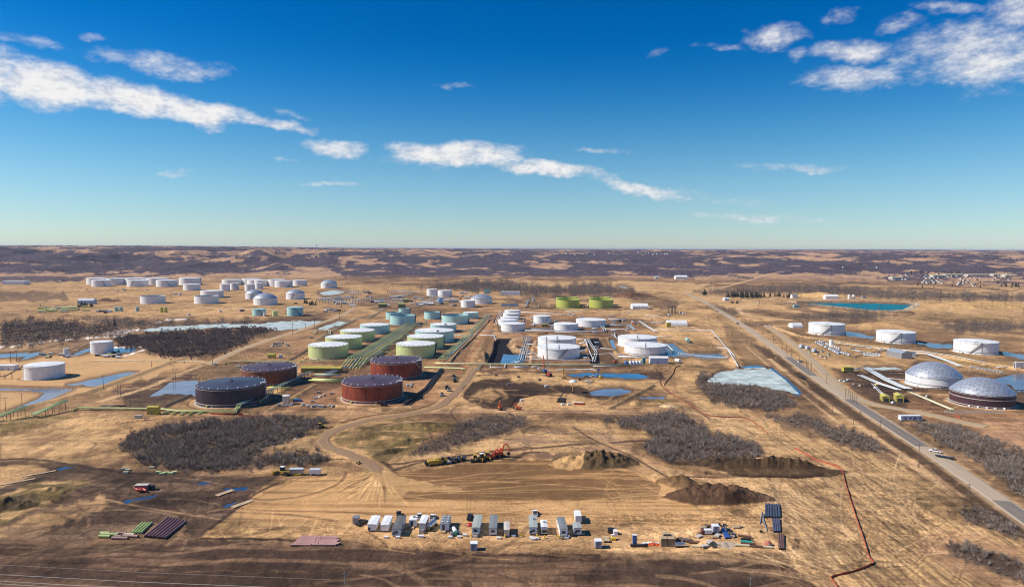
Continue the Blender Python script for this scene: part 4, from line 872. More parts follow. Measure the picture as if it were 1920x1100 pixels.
def road(name, pl, hw, m, lift=0.12, ragged=0.25, fade=0):
    w = smooth_line(pts_w(pl), 14); V = []; F = []; UVs = []; L = 0; NCR = 9; rr = random.Random(len(name))
    jl = 0; jr = 0
    for i, p in enumerate(w):
        a = Vector(w[max(i-1, 0)]); b = Vector(w[min(i+1, len(w)-1)]); t = (b-a).normalized(); nn = Vector((t.y, -t.x))
        if i: L += (Vector(p)-Vector(w[i-1])).length
        jl = jl*0.6+rr.gauss(0, ragged*0.5); jr = jr*0.6+rr.gauss(0, ragged*0.5)
        for k in range(NCR):
            s = -1+2*k/(NCR-1); off = s*hw + (jl if k == 0 else jr if k == NCR-1 else 0); q = Vector(p)+nn*off
            V.append((q.x, q.y, hs(q.x, q.y)+lift-max(0, fade-L)*0.06*(0.4+abs(s)*1.2)-(0.16 if k in (0, NCR-1) else 0)+0.06*(1-s*s))); UVs.append((k/(NCR-1), L))
    for i in range(len(w)-1):
        for k in range(NCR-1):
            a = i*NCR+k; F.append((a, a+1, a+NCR+1, a+NCR))
    mb = MB(); mb.v = V; mb.f = F; o = mb.build(name, m, smooth=True); uv = o.data.uv_layers.new(name='UVMap')
    vi = np.empty(len(o.data.loops), np.int32); o.data.loops.foreach_get('vertex_index', vi); uv.data.foreach_set('uv', np.array(UVs, np.float32)[vi].ravel())
    if o.data.polygons[0].normal.z < 0: o.data.flip_normals()
    o['kind'] = 'structure'; return o, w
def along(pl, px):
    """metres along a road to where it passes photo column px"""
    w = smooth_line(pts_w(pl), 14); L = 0; best = (1e9, 0)
    for i, p in enumerate(w):
        if i: L += math.dist(p, w[i-1])
        q = abs(proj(p[0], p[1], 0)[0]-px); best = min(best, (q, L))
    return best[1]
PT = [(along(HIGHWAY, 1728), along(HIGHWAY, 1590)), (along(HIGHWAY, 1526), along(HIGHWAY, 1474)), (along(HIGHWAY, 2000), along(HIGHWAY, 1872))]
road('highway', HIGHWAY, 4.9, mat_road('road_chipseal', (0.50, 0.385, 0.27), (0.40, 0.30, 0.205), PT), 0.30)
road('haul_road', HAUL, 3.6, mat_road('packed_dirt', (0.36, 0.225, 0.125), (0.25, 0.15, 0.085)), 0.2, 0.8, 22)
road('gravel_road', LEFTRD, 4.0, mat_road('pale_gravel', (0.52, 0.37, 0.225), (0.44, 0.30, 0.175)), 0.25, 0.4)
road('service_road', SERVICE, 4.6, mat_road('tan_gravel', (0.50, 0.37, 0.23), (0.43, 0.30, 0.18)), 0.2, 0.4)

# ---- thickets: bare shrubs as fans of twigs ------------------------------------------------
def fast_mesh(name, V, F3, m, col=None):
    me = bpy.data.meshes.new(name); me.vertices.add(len(V)); me.vertices.foreach_set('co', np.asarray(V, np.float32).ravel())
    F3 = np.asarray(F3, np.int32); me.loops.add(F3.size); me.loops.foreach_set('vertex_index', F3.ravel()); me.polygons.add(len(F3))
    me.polygons.foreach_set('loop_start', np.arange(0, F3.size, 3, dtype=np.int32)); me.update(calc_edges=True)
    if col is not None:
        a = me.color_attributes.new('bark', 'FLOAT_COLOR', 'POINT'); c4 = np.ones((len(V), 4), np.float32); c4[:, :3] = col; a.data.foreach_set('color', c4.ravel())
    me.materials.append(m); o = bpy.data.objects.new(name, me); COL.objects.link(o); return o
def mat_bark():
    m = bpy.data.materials.new('bare_twigs'); m.use_nodes = True; nt = NT(m.node_tree); b = nt.n['Principled BSDF']
    a = nt.node('ShaderNodeVertexColor'); a.layer_name = 'bark'; nt.l.new(a.outputs[0], b.inputs['Base Color']); b.inputs['Roughness'].default_value = 0.9; b.inputs['Specular IOR Level'].default_value = 0.1
    return m
M_TWIG = mat_bark()
def hs_np(x, y):
    i = np.clip(np.searchsorted(rows, y)-1, 0, NR-2); j = np.clip(((x/y+TMAX)/(2*TMAX)*(NC-1)).astype(int), 0, NC-2); return GZ[i, j]
def shrubs(x, y, h, twigs, tone, rng, tw=0.16, spread=0.34):
    """x,y,h arrays -> twig triangles"""
    n = len(x); z = hs_np(x, y)-0.1
    a = rng.uniform(0, 2*np.pi, (n, twigs)); lean = np.abs(rng.normal(0, spread, (n, twigs))); hh = h[:, None]*rng.uniform(0.45, 1.05, (n, twigs))
    r0 = rng.uniform(0, 0.35, (n, twigs))*h[:, None]*0.5
    bz = rng.uniform(0, 0.35, (n, twigs))*h[:, None]
    bx = x[:, None]+np.cos(a)*r0; by = y[:, None]+np.sin(a)*r0
    tx = bx+np.cos(a)*lean*hh; ty = by+np.sin(a)*lean*hh; tz = z[:, None]+hh
    w = tw*(0.6+0.8*rng.random((n, twigs))); b2 = rng.uniform(0, np.pi, (n, twigs)); wx = np.cos(b2)*w; wy = np.sin(b2)*w
    V = np.stack([np.stack([bx-wx, by-wy, z[:, None]+bz], -1), np.stack([bx+wx, by+wy, z[:, None]+bz], -1), np.stack([tx, ty, tz], -1)], 2).reshape(-1, 3)
    F = np.arange(len(V), dtype=np.int32).reshape(-1, 3)
    c = np.array(tone)[None, None, :]*(0.55+0.9*rng.random((n, 1, 1)))*np.ones((1, twigs, 1)); c = c*(0.7+0.6*rng.random((n, twigs, 1)))
    return V, F, np.repeat(c.reshape(-1, 3), 3, 0)
for i, (poly, h, area, lb) in enumerate(THICKETS):
    if lb is None: continue
    r = poly_mask(poly, 7.0, 9, 9, 90+i); sl, m, sdd = r
    # cells weighted by their true area
    X, Y = GX[sl], GY[sl]; cell = (Y*(2*TMAX/(NC-1)))*np.gradient(rows)[sl[0]][:, None]
    cl = sstep(0.30, 0.6, fbm(X/(h*1.7), Y/(h*2.6), 3, 300+i)); wgt = (cell*m**1.3*(0.30+0.8*cl)).ravel(); tot = wgt.sum(); n = int(tot/area*(1.35 if area < 7 else 1.3))
    rng = np.random.default_rng(500+i); pick = rng.choice(len(wgt), n, p=wgt/tot)
    d0 = np.median(Y.ravel()[pick]); jx = d0*2*TMAX/NC; x = X.ravel()[pick]+rng.uniform(-1, 1, n)*jx; y = Y.ravel()[pick]+rng.uniform(-1, 1, n)*np.gradient(rows)[sl[0]].mean()
    hh = h*0.62*rng.uniform(0.55, 1.05, n)*(0.45+1.0*fbm(x/9, y/14, 2, 17))
    far = d0 > 900
    tone = (0.245, 0.195, 0.16) if i not in (10, 9) else (0.20, 0.15, 0.125)
    V, F, c = shrubs(x, y, hh, 10 if far else 26, tone, rng, tw=0.062*max(1, d0/400), spread=0.55)
    if not far and i in (0, 2, 6):        # a few pale straight trunks among the scrub
        k = rng.choice(n, n//9); V2, F2, c2 = shrubs(x[k], y[k], hh[k]*1.25, 3, (0.36, 0.33, 0.31), rng, tw=0.12, spread=0.06)
        F = np.concatenate([F, F2+len(V)]); V = np.concatenate([V, V2]); c = np.concatenate([c, c2])
    o = fast_mesh('thicket', V, F, M_TWIG, c); tag(o, lb, 'thicket', kind='stuff')
# loose shrubs and weeds strewn over the rough ground
rng = np.random.default_rng(901)
ok = (np.hypot(GX, GY) < 1500)*(np.hypot(GX, GY) > 620)*(np.abs(GX/GY) < 0.85)*(CALM > 0.7)*(rough_zone > 0.6)*sstep(0.52, 0.66, fbm(GX/38, GY/55, 5, 77))
cell = GY*(2*TMAX/(NC-1))*np.gradient(rows)[:, None]; wgt = (ok*np.minimum(cell, 12)/np.maximum(GY, 300)).ravel(); pick = rng.choice(len(wgt), 16000, p=wgt/wgt.sum()); n = len(pick)
y = GY.ravel()[pick]; x = GX.ravel()[pick]+rng.uniform(-1, 1, n)*y*TMAX/NC; hh = rng.uniform(0.3, 1.3, n)
V, F, c = shrubs(x, y, hh, 6, (0.20, 0.145, 0.10), rng, tw=0.16, spread=0.6)
o = fast_mesh('weeds', V, F, M_TWIG, c); tag(o, 'low dry weeds strewn over the rough ground', 'weeds', kind='stuff')
# woods on the far slopes: countless, one object
rng = np.random.default_rng(77); wr = np.where(rows > 2500)[0]; wr = wr[rows[wr] < 9000]
X, Y = GX[wr], GY[wr]; cell = (Y*(2*TMAX/(NC-1)))*np.gradient(rows)[wr][:, None]
wgt = (np.clip(WOODM[wr], 0, 1)**2*np.minimum(cell, 3000)/Y*(np.abs(X/Y) < 0.85)).ravel(); pick = rng.choice(len(wgt), 30000, p=wgt/wgt.sum())
n = len(pick); y = Y.ravel()[pick]; x = X.ravel()[pick]+rng.uniform(-1, 1, n)*y*TMAX/NC*1.5; y = y*(1+rng.uniform(-0.004, 0.004, n)); h = rng.uniform(3, 7, n); wd = h*rng.uniform(0.6, 1.5, n)
z = hs_np(x, y)-1; V = []; a0 = rng.uniform(0, 6.28, n); P3 = [np.stack([x+np.cos(a0+q*2.094)*wd, y+np.sin(a0+q*2.094)*wd, z+rng.uniform(0, 0.2, n)*h], -1) for q in range(3)]
top = np.stack([x+rng.normal(0, 1, n), y, z+h], -1); V = np.stack(P3+[top], 1).reshape(-1, 3); b = np.arange(n)[:, None]*4
F = np.concatenate([b+np.array([[0, 1, 3]]), b+np.array([[1, 2, 3]]), b+np.array([[2, 0, 3]])], 0)
c = np.repeat(np.array([0.10, 0.08, 0.10])[None]*(0.55+0.9*rng.random((n, 1))), 4, 0)  # far trees carry the same painted haze purple
o = fast_mesh('distant_woodland', V, F, M_TWIG, c); tag(o, 'purple grey bare woods scattered over the far slopes', 'woods', kind='stuff')
# ------------------------------------------------------------------ paints and metals
WHITE = mat('white_paint', (0.86, 0.85, 0.83), 0.45, var=0.07, vscale=0.15, streak=((0.60, 0.52, 0.43), 0.42, 0.6), courses=2.4)
ROOFW = mat('white_roof', (0.80, 0.80, 0.78), 0.5, var=0.17, vscale=0.2)
GREEN = mat('sage_green_paint', (0.58, 0.64, 0.28), 0.45, var=0.07, vscale=0.15, streak=((0.42, 0.49, 0.27), 0.3, 0.4), courses=2.4)
TEAL = mat('teal_paint', (0.42, 0.66, 0.63), 0.45, var=0.07, vscale=0.15, streak=((0.34, 0.55, 0.54), 0.3, 0.4), courses=2.4)
LIME = mat('yellow_green_paint', (0.47, 0.50, 0.10), 0.45, var=0.08, vscale=0.15)
SEAM = mat('tank_seam', (0.28, 0.28, 0.27), 0.6); DARKST = mat('dark_steel', (0.05, 0.05, 0.055), 0.55, 0.3); GREYST = mat('galvanised_steel', (0.38, 0.39, 0.40), 0.42, 0.5, var=0.15)
RUST = mat('rusted_steel', (0.30, 0.052, 0.016), 0.6, var=0.45, vscale=0.12, streak=((0.085, 0.012, 0.016), 0.95, 0.5), bump=0.02, courses=2.4)
RUSTDK = mat('dark_rusted_steel', (0.042, 0.024, 0.040), 0.5, var=0.4, vscale=0.1, streak=((0.015, 0.014, 0.038), 0.8, 0.4), bump=0.02, courses=2.4)
RUSTMID = mat('brown_rusted_steel', (0.20, 0.055, 0.022), 0.6, var=0.45, vscale=0.12, streak=((0.035, 0.015, 0.016), 0.85, 0.5), bump=0.02, courses=2.4)
RROOF = mat('oxidised_roof', (0.115, 0.062, 0.070), 0.42, 0.25, var=0.3, vscale=0.12); RROOFDK = mat('dark_oxidised_roof', (0.075, 0.068, 0.085), 0.40, 0.3, var=0.3, vscale=0.12)
PURPLE = mat('purple_brown_steel', (0.065, 0.026, 0.032), 0.5, var=0.35, vscale=0.12, streak=((0.03, 0.014, 0.025), 0.7, 0.4))
RING = mat('pale_ring_paint', (0.52, 0.46, 0.42), 0.5); CONC = mat('concrete', (0.44, 0.39, 0.33), 0.85, var=0.2)
OPENDK = mat('floating_deck', (0.075, 0.075, 0.085), 0.6, var=0.3); ORANGEP = mat('orange_paint', (0.62, 0.10, 0.025), 0.45); YELLOWP = mat('yellow_machine_paint', (0.58, 0.37, 0.045), 0.45, var=0.2)
YSHED = mat('yellow_shed_paint', (0.46, 0.38, 0.06), 0.5, var=0.12); OLIVEP = mat('olive_paint', (0.24, 0.23, 0.075), 0.55)
PGREEN = mat('pipe_green', (0.60, 0.68, 0.30), 0.45, var=0.12); PCREAM = mat('pipe_cream', (0.60, 0.55, 0.36), 0.5, var=0.12); PWHITE = mat('pipe_white', (0.74, 0.73, 0.70), 0.45, var=0.1)
PYEL = mat('pipe_yellow_green', (0.52, 0.52, 0.15), 0.45, var=0.15); PBLUE = mat('pipe_blue_grey', (0.42, 0.52, 0.60), 0.45); PTEAL = mat('pipe_teal', (0.36, 0.54, 0.47), 0.45)
GLASS = mat('dark_glass', (0.02, 0.025, 0.03), 0.12, spec=0.6); RUBBER = mat('rubber', (0.025, 0.024, 0.023), 0.85); REDP = mat('red_paint', (0.42, 0.03, 0.025), 0.4)
BLACKP = mat('black_paint', (0.02, 0.02, 0.023), 0.3); BLUEP = mat('blue_paint', (0.05, 0.15, 0.38), 0.4); PBLUEW = mat('pale_blue_siding', (0.56, 0.62, 0.68), 0.5, var=0.08)
GREYROOF = mat('grey_membrane_roof', (0.20, 0.22, 0.225), 0.7, var=0.15); GREENROOF = mat('grey_green_roof', (0.37, 0.40, 0.36), 0.6, var=0.1); DKROOF = mat('dark_roof', (0.13, 0.13, 0.125), 0.7, var=0.25)
WOODM_ = mat('raw_timber', (0.48, 0.34, 0.20), 0.8, var=0.25); POLE = mat('weathered_pole', (0.14, 0.10, 0.075), 0.85); BEIGE = mat('beige_siding', (0.60, 0.54, 0.47), 0.5); TEALP = mat('teal_plastic', (0.03, 0.28, 0.30), 0.4)
SILVER = mat('polished_steel', (0.55, 0.57, 0.60), 0.3, 0.8)

def mat_dome():
    m = bpy.data.materials.new('aluminium_dome'); m.use_nodes = True; nt = NT(m.node_tree); b = nt.n['Principled BSDF']
    oc = nt.node('ShaderNodeTexCoord').outputs['Object']; sp = nt.node('ShaderNodeSeparateXYZ'); nt.l.new(oc, sp.inputs[0])
    tot = None
    for a in (0.3, 0.3+math.pi/3, 0.3+2*math.pi/3):          # triangular batten grid
        t = nt.m('ADD', nt.m('MULTIPLY', sp.outputs[0], math.cos(a)), nt.m('MULTIPLY', sp.outputs[1], math.sin(a)))
        k = nt.mrange(nt.m('ABSOLUTE', nt.m('SUBTRACT', nt.m('FRACT', nt.m('MULTIPLY', t, 0.36)), 0.5)), 0.40, 0.47); tot = k if tot is None else nt.m('MAXIMUM', tot, k)
    n = nt.node('ShaderNodeTexVoronoi'); nt.l.new(oc, n.inputs['Vector']); n.inputs['Scale'].default_value = 0.33
    pan = nt.mix(nt.mrange(n.outputs['Color'], 0.0, 1.0), (0.52, 0.55, 0.59, 1), (0.66, 0.68, 0.71, 1))
    c = nt.mix(nt.m('MULTIPLY', tot, 0.55), pan, (0.20, 0.22, 0.25, 1))
    nt.l.new(c, b.inputs['Base Color']); b.inputs['Metallic'].default_value = 0.6; b.inputs['Roughness'].default_value = 0.42
    return m
DOME = mat_dome()

# ------------------------------------------------------------------ storage tanks
def ring_pts(R, a0, a1, z0, z1, n=14): return [(R*math.cos(a0+(a1-a0)*i/n), R*math.sin(a0+(a1-a0)*i/n), z0+(z1-z0)*i/n) for i in range(n+1)]
def tank(cx, yb, w, hpx, label, roof='cone', shell=WHITE, roofm=None, stair=None, detail=1, group=None, rise=None, band=None, name=None, straight=False):
    """cx, yb: foot of the wall nearest the camera; w: width, hpx: wall height on the photo"""
    x, y = G(cx, yb); d = math.hypot(x, y); k = y/F_PX*1.0
    R = w/2*k*(y/d); R = R*(1+R/d); H = hpx*k*1.02
    vx, vy = x/d, y/d; X, Y = x+vx*R, y+vy*R; z = min(hs(X, Y), hs(x, y))-0.15
    cat = 'tank'; nm = name or {'cone': 'storage_tank', 'flat': 'storage_tank', 'open': 'floating_roof_tank', 'dome': 'domed_tank'}[roof]
    t = thing(nm, label, cat, (X, Y, z), 0, group)
    fa = math.atan2(-vy, -vx)                      # the side that faces the camera
    n = 72 if w > 40 else 40
    mb = MB(); th = 0.35
    if roof == 'open': mb.lathe([(R, 0), (R, H), (R-0.25, H), (R-0.25, H*0.55)], n)
    else: mb.lathe([(R, 0), (R, H)], n)
    autosmooth(mb.build('shell', shell, t))
    if roof in ('cone', 'flat'):
        rr = R*(0.075 if roof == 'cone' else 0.03)
        prof = [(R+0.12, H-0.2), (R+0.12, H+0.05)]+[(R*(1-q), H+0.05+rr*q) for q in (0.25, 0.5, 0.75)]+[(0, H+0.05+rr)]
        autosmooth(MB().lathe(prof, n).build('roof', roofm or shell, t), 20)
    elif roof == 'open':
        autosmooth(MB().lathe([(R-0.3, H*0.62), (R*0.9, H*0.60), (0, H*0.61)], n).build('roof', roofm or OPENDK, t), 20)
    else:
        rz = (rise*k if rise else R*0.3); rr = (R*R+rz*rz)/(2*rz); amax = math.asin(min(1, R/rr)); K = 14
        prof = [(R+0.3, H-0.3), (R+0.3, H)]+[(rr*math.sin(amax*(1-q/K)), H+rr*math.cos(amax*(1-q/K))-(rr-rz)) for q in range(K)]+[(0, H+rz)]
        autosmooth(MB().lathe(prof, n if w > 60 else 36).build('roof', roofm or DOME, t), 25)
    # wind girder / top kerb
    if detail >= 1:
        autosmooth(MB().lathe([(R, H-0.9), (R+0.35, H-0.9), (R+0.35, H-0.72), (R, H-0.72)], n).build('wind_girder', RING if shell in (RUST, RUSTDK, RUSTMID, PURPLE) else shell, t))
    if detail >= 2:
        autosmooth(MB().lathe([(R+1.5, 0.0), (R+1.3, 0.35), (R, 0.4)], n).build('ring_wall', CONC, t))
        m2 = MB()
        for q in range(int(2*math.pi*R/5)):
            a = q*5/R; m2.box((math.cos(a)*(R-0.05), math.sin(a)*(R-0.05), H+0.5), (0.07, 0.07, 1.0))
        m2.lathe([(R-0.08, H+0.97), (R-0.02, H+0.97), (R-0.02, H+1.04), (R-0.08, H+1.04)], n); m2.build('handrail', GREYST if shell is not GREEN else PGREEN, t)
        for q in (-0.55, 0.35): MB().tube([(math.cos(fa+q)*(R-0.1), math.sin(fa+q)*(R-0.1), 1.1), (math.cos(fa+q)*(R+0.6), math.sin(fa+q)*(R+0.6), 1.1)], 0.45, 10).build('manhole', GREYST, t)
    if band is not None:
        zz, m = band; autosmooth(MB().lathe([(R, H*zz), (R+0.28, H*zz), (R+0.28, H*zz+0.45), (R, H*zz+0.45)], n).build('base_band', m, t))
    if stair is not None:
        s0, s1, sm = stair                        # angles from the camera side, to the right positive, foot then head
        a0 = fa+s0; a1 = fa+s1
        sm_ = MB(); wd = 1.0 if detail >= 1 else 1.3
        if detail >= 1:
            p = ring_pts(R+0.7, a0, a1, 0.3, H, 22)
            V = []
            for (px_, py_, pz) in p:
                rr_ = math.hypot(px_, py_); ux, uy = px_/rr_, py_/rr_
                V += [(px_-ux*0.5, py_-uy*0.5, pz), (px_+ux*0.5, py_+uy*0.5, pz), (px_+ux*0.5, py_+uy*0.5, pz-0.35), (px_-ux*0.5, py_-uy*0.5, pz-0.35)]
            sm_.v = V
            for i in range(len(p)-1):
                for q in range(4): sm_.f.append((i*4+q, i*4+(q+1) % 4, i*4+4+(q+1) % 4, i*4+4+q))
            s = sm_.build('staircase', sm, t)
            hr = MB().tube(ring_pts(R+1.2, a0, a1, 1.4, H+1.1, 22), 0.07, 5)
            for (px_, py_, pz) in ring_pts(R+1.2, a0, a1, 0.3, H, 12): hr.box((px_, py_, pz+0.55), (0.08, 0.08, 1.1))
            hr.build('handrail', sm, s)
            a = a1; MB().box((math.cos(a)*(R+0.7), math.sin(a)*(R+0.7), H+0.05), (2.0, 2.0, 0.15), a).build('landing', sm, s)
        else:
            sm_.tube(ring_pts(R+0.4, a0, a1, 0.3, H, 12), 0.55, 5); sm_.build('staircase', sm, t)
    return t, (X, Y, z, R, H, fa)
STR = (0.0, 0.5)
# the rusted four
T_RUST = []
for args in ((435, 763.5, 135, 34.5, 'dark blue brown rusted tank, nearest and leftmost of the four rusted tanks', RUSTDK, RROOFDK, 'l'),
             (506, 724.5, 106, 29.5, 'brown rusted tank standing behind the darkest rusted tank', RUSTMID, RROOF, 'm'),
             (699, 757.5, 116, 34.5, 'rust red tank on a round sand pad with white ring near its foot', RUST, RROOF, 'r'),
             (743.5, 713, 98, 31.5, 'rust red tank with a pale slanting stair behind the nearest red tank', RUST, RROOF, 'rr')):
    cx, yb, w, h, lb, sh, rf, tag_ = args
    t, g = tank(cx, yb, w, h, lb, 'cone', sh, rf, stair=(1.5, 0.72, RING) if tag_ == 'rr' else None, detail=2, band=(0.13, RING)); X, Y, z, R, H, fa = g
    for q in range(22):
        a = 2*math.pi*(q+0.5)/22; MB().tube([(math.cos(a)*(R-0.9), math.sin(a)*(R-0.9), H-0.1), (math.cos(a)*(R-0.9), math.sin(a)*(R-0.9), H+1.0)], 0.42, 8).build('roof_vent', ROOFW, t)
    c = MB().lathe([(1.1, 0), (1.1, 0.7), (0, 1.0)], 14, c=(0, 0, H+R*0.073)); c.build('centre_vent', rf, t)
    for q in (-0.72, 0.1):
        MB().box((math.cos(fa+q)*(R+0.6), math.sin(fa+q)*(R+0.6), 0.9), (1.1, 0.9, 1.8), fa+q).build('valve_stub', PYEL, t)
    p = MB().box((math.cos(fa+1.2)*(R-1), math.sin(fa+1.2)*(R-1), H+0.4), (4.0, 3.0, 0.3), fa+1.2); p.box((math.cos(fa+1.2)*(R+0.8), math.sin(fa+1.2)*(R+0.8), H*0.55), (0.5, 0.8, H*0.95), fa+1.2); p.build('gauge_platform', RING, t)
    T_RUST.append(g)
# green and teal rows with white roofs
TG = {}
for key, cx, yb, w, h, lb, sh, st in (
 ('g1', 616, 673.5, 76, 24.0, 'nearest sage green tank of the left row, plain wall and white roof', GREEN, None), ('g2', 645, 656, 70, 21.5, 'second sage green tank of the left row, behind the nearest one', GREEN, None),
 ('g3', 670.5, 641, 65.5, 18.8, 'third sage green tank of the left row, smaller and next to the teal one', GREEN, None), ('t1', 703, 627, 56, 16.0, 'teal tank with white roof at the far end of the left green row', TEAL, None),
 ('g4', 780, 673, 75, 24.3, 'sage green tank with dark slanting stair behind the rust red tank', GREEN, (1.05, 1.5, DARKST)), ('g5', 798.5, 656, 69.5, 22, 'sage green tank of the right row, squeezed before the broad teal tank', GREEN, None),
 ('t2', 815, 643.5, 73, 20.5, 'broad teal tank with a dark hatch on its white roof', TEAL, None), ('t3', 831.5, 624, 49.5, 14.5, 'small teal tank with white roof in front of the open teal tank', TEAL, None), ('t9', 883, 598, 30, 11.5, 'small teal tank with white roof at the far end of the right row', TEAL, None)):
    t, g = tank(cx, yb, w, h, lb, 'cone', sh, ROOFW, stair=st, detail=2 if w > 60 else 1); TG[key] = g
    X, Y, z, R, H, fa = g
    if key in ('g4', 'g5'): MB().box((math.cos(fa+1.35)*(R+0.4), math.sin(fa+1.35)*(R+0.4), H*0.55), (0.8, 0.8, H*1.05), fa).build('ladder_cage', DARKST, t)
    if key in ('t2', 't3'): MB().box((math.cos(fa+0.2)*R*0.8, math.sin(fa+0.2)*R*0.8, H+0.9), (3, 1.5, 1.6)).build('roof_hatch', DARKST, t)
    nv = 12 if w > 60 else 8
    for q in range(nv):
        a = fa-1.4+2.8*q/(nv-1); MB().box((math.cos(a)*(R-0.7), math.sin(a)*(R-0.7), H+0.25), (0.6, 0.6, 0.7), a).build('roof_vent', SEAM, t)
for cx, yb, w, h, lb, m_ in ((755, 609.5, 48, 17, 'open topped teal tank with floating roof, nearest of the left open group', TEAL), (738, 599, 29, 13, 'small open teal tank just behind the larger open teal tank', TEAL), (758, 590, 21, 11.5, 'slim teal tank, farthest of the left open group', TEAL),
                         (810.5, 598.5, 30, 13, 'open teal tank standing alone between the two tank rows', TEAL), (853.5, 608.5, 51, 16, 'wide open teal tank with dark floating roof at the right row', TEAL),
                         (1063, 573, 41, 14.5, 'rear yellow green tank of the left pair', LIME), (1065, 577.5, 44, 15, 'front yellow green tank of the left pair', LIME), (1124, 573, 40, 14.5, 'rear yellow green tank of the right pair', LIME), (1127, 577.5, 46, 15, 'front yellow green tank of the right pair', LIME)):
    tank(cx, yb, w, h, lb, 'open', m_, OPENDK, stair=(1.2, 1.5, DARKST) if m_ is TEAL else None, detail=1)
# white tanks in the middle of the terminal
for cx, yb, w, h, lb, st in (
 (1044, 657, 72, 20, 'white tank just behind the big white tank by the lined pit', (-0.25, 0.1, DARKST)), (1047.5, 673, 80, 18.8, 'big white tank with a dark slanting stair beside the black lined pit', (-0.05, 0.42, DARKST)),
 (1195, 652, 74, 16.5, 'white tank behind the one standing in the grey water bund', (-0.1, 0.1, SEAM)), (1210, 666.5, 80, 16, 'big white tank inside the grey water bund', None),
 (1061.5, 620.5, 45.5, 12.3, 'mid sized white tank behind the white double pipeline', None), (1108, 613.5, 57, 12.5, 'wide low white tank right of the mid sized white tank', None), (1016.5, 607.5, 33, 14.5, 'small white tank with a slanting stair on its right side', (0.25, 0.8, SEAM)),
 (961, 593, 30, 10.5, 'farthest white tank of the crowded five', None), (958.5, 599, 31, 10.5, 'fourth white tank of the crowded five counted from the front', None), (955.5, 606, 34, 10.5, 'middle white tank of the crowded five', None),
 (952, 612, 36, 11, 'second white tank of the crowded five counted from the front', None), (961.5, 621.5, 45, 14, 'nearest white tank of the crowded five, above the lined pit', None)):
    t, g = tank(cx, yb, w, h, lb, 'cone', WHITE, ROOFW, stair=st, detail=2 if w > 60 else 1, band=(0.14, SEAM) if cx == 1210 else None)
    X, Y, z, R, H, fa = g
    if w > 60:
        if cx in (1047.5, 1210): MB().box((math.cos(fa+0.2)*(R+0.15), math.sin(fa+0.2)*(R+0.15), H*0.5), (0.4, 0.5, H), fa+0.2).build('drain_pipe', SEAM if cx == 1047.5 else PBLUE, t)
        MB().box((math.cos(fa)*R*0.5, math.sin(fa)*R*0.5, H+R*0.05), (R*0.95, 0.8, 0.35), fa, 0, 0.06).build('roof_walkway', SEAM, t)
        for q in range(12):
            a = fa-1.4+2.8*q/11; MB().box((math.cos(a)*(R-0.5), math.sin(a)*(R-0.5), H-0.3), (0.9, 0.7, 0.7), a).build('roof_vent', SEAM, t)
# left foreground whites
t, g = tank(84, 711.5, 80.5, 25, 'large white tank on the smooth sand basin at the left edge', 'cone', WHITE, ROOFW, detail=2)
X, Y, z, R, H, fa = g
st = MB(); a = fa-1.35; e = Vector((math.cos(a), math.sin(a), 0)); s0 = e*(R+0.3); 
st.tube([(s0.x, s0.y, H), (s0.x-16, s0.y+1, H*0.22), (s0.x-22, s0.y+1, H*0.22), (s0.x-25, s0.y+1, 0.8), (s0.x-60, s0.y, 1.4)], 0.55, 6)
for q in (10, 16, 22, 30, 40): st.box((s0.x-q, s0.y+1, H*0.2), (0.4, 0.4, H*0.4 if q > 12 else H*0.75))
st.build('access_ramp', POLE, t)
t, g = tank(191, 662.5, 43.5, 21, 'white tank at the edge of the brown wood on the left', 'cone', WHITE, ROOFW, detail=1)
X, Y, z, R, H, fa = g; st = MB(); s0x = -R
st.tube([(s0x, 0, H*0.9), (s0x-14, 2, H*0.35), (s0x-20, 3, H*0.35), (s0x-30, 6, 0.5)], 0.5, 6).box((s0x-14, 2, H*0.17), (0.4, 0.4, H*0.35)); st.build('access_ramp', POLE, t)
tank(124, 664, 9.6, 10.5, 'slim upright white tank among the green pump gear on the left', 'flat', WHITE, ROOFW, detail=1)
tank(222, 662.5, 6, 6.5, 'tiny turquoise tank beside the white tank by the wood', 'flat', TEALP, TEALP, detail=0)
# far left group
for cx, yb, w, h, lb, rf in ((287, 569.5, 48.5, 14, 'white open topped tank standing alone left of the far pair', 'open'), (398, 558.5, 44, 13, 'white tank half hidden behind the far open topped one', 'flat'), (387.5, 569.5, 47, 14, 'white open topped tank in front of a paler twin on the far plain', 'open'), (360, 544.5, 33, 11.5, 'white tank between the long far row and the open topped pair', 'flat')):
    tank(cx, yb, w, h, lb, rf, WHITE, ROOFW if rf == 'flat' else OPENDK, detail=1)
gl = '%s white tank of the far rear row at the valley edge, counted from the left'; FAR = ['first', 'second', 'third', 'fourth', 'fifth', 'seventh', 'sixth', 'ninth', 'eighth', 'tenth']
for cx, yb, w, h, s in ((182, 533.5, 40, 12, None), (219, 534, 38, 12, None), (255, 534, 42, 12, None), (296, 534, 42, 12, None), (357, 534.5, 43, 13, (1.35, 1.0, DARKST)), (472, 534, 36, 11, None), (435, 534.5, 38, 10, None), (519, 536.5, 32, 12.5, None), (490, 536.5, 27, 11, None), (562.5, 536, 27, 10.5, None)):
    tank(cx, yb, w, h, gl % FAR.pop(0), 'flat', WHITE, WHITE, stair=s, detail=0)
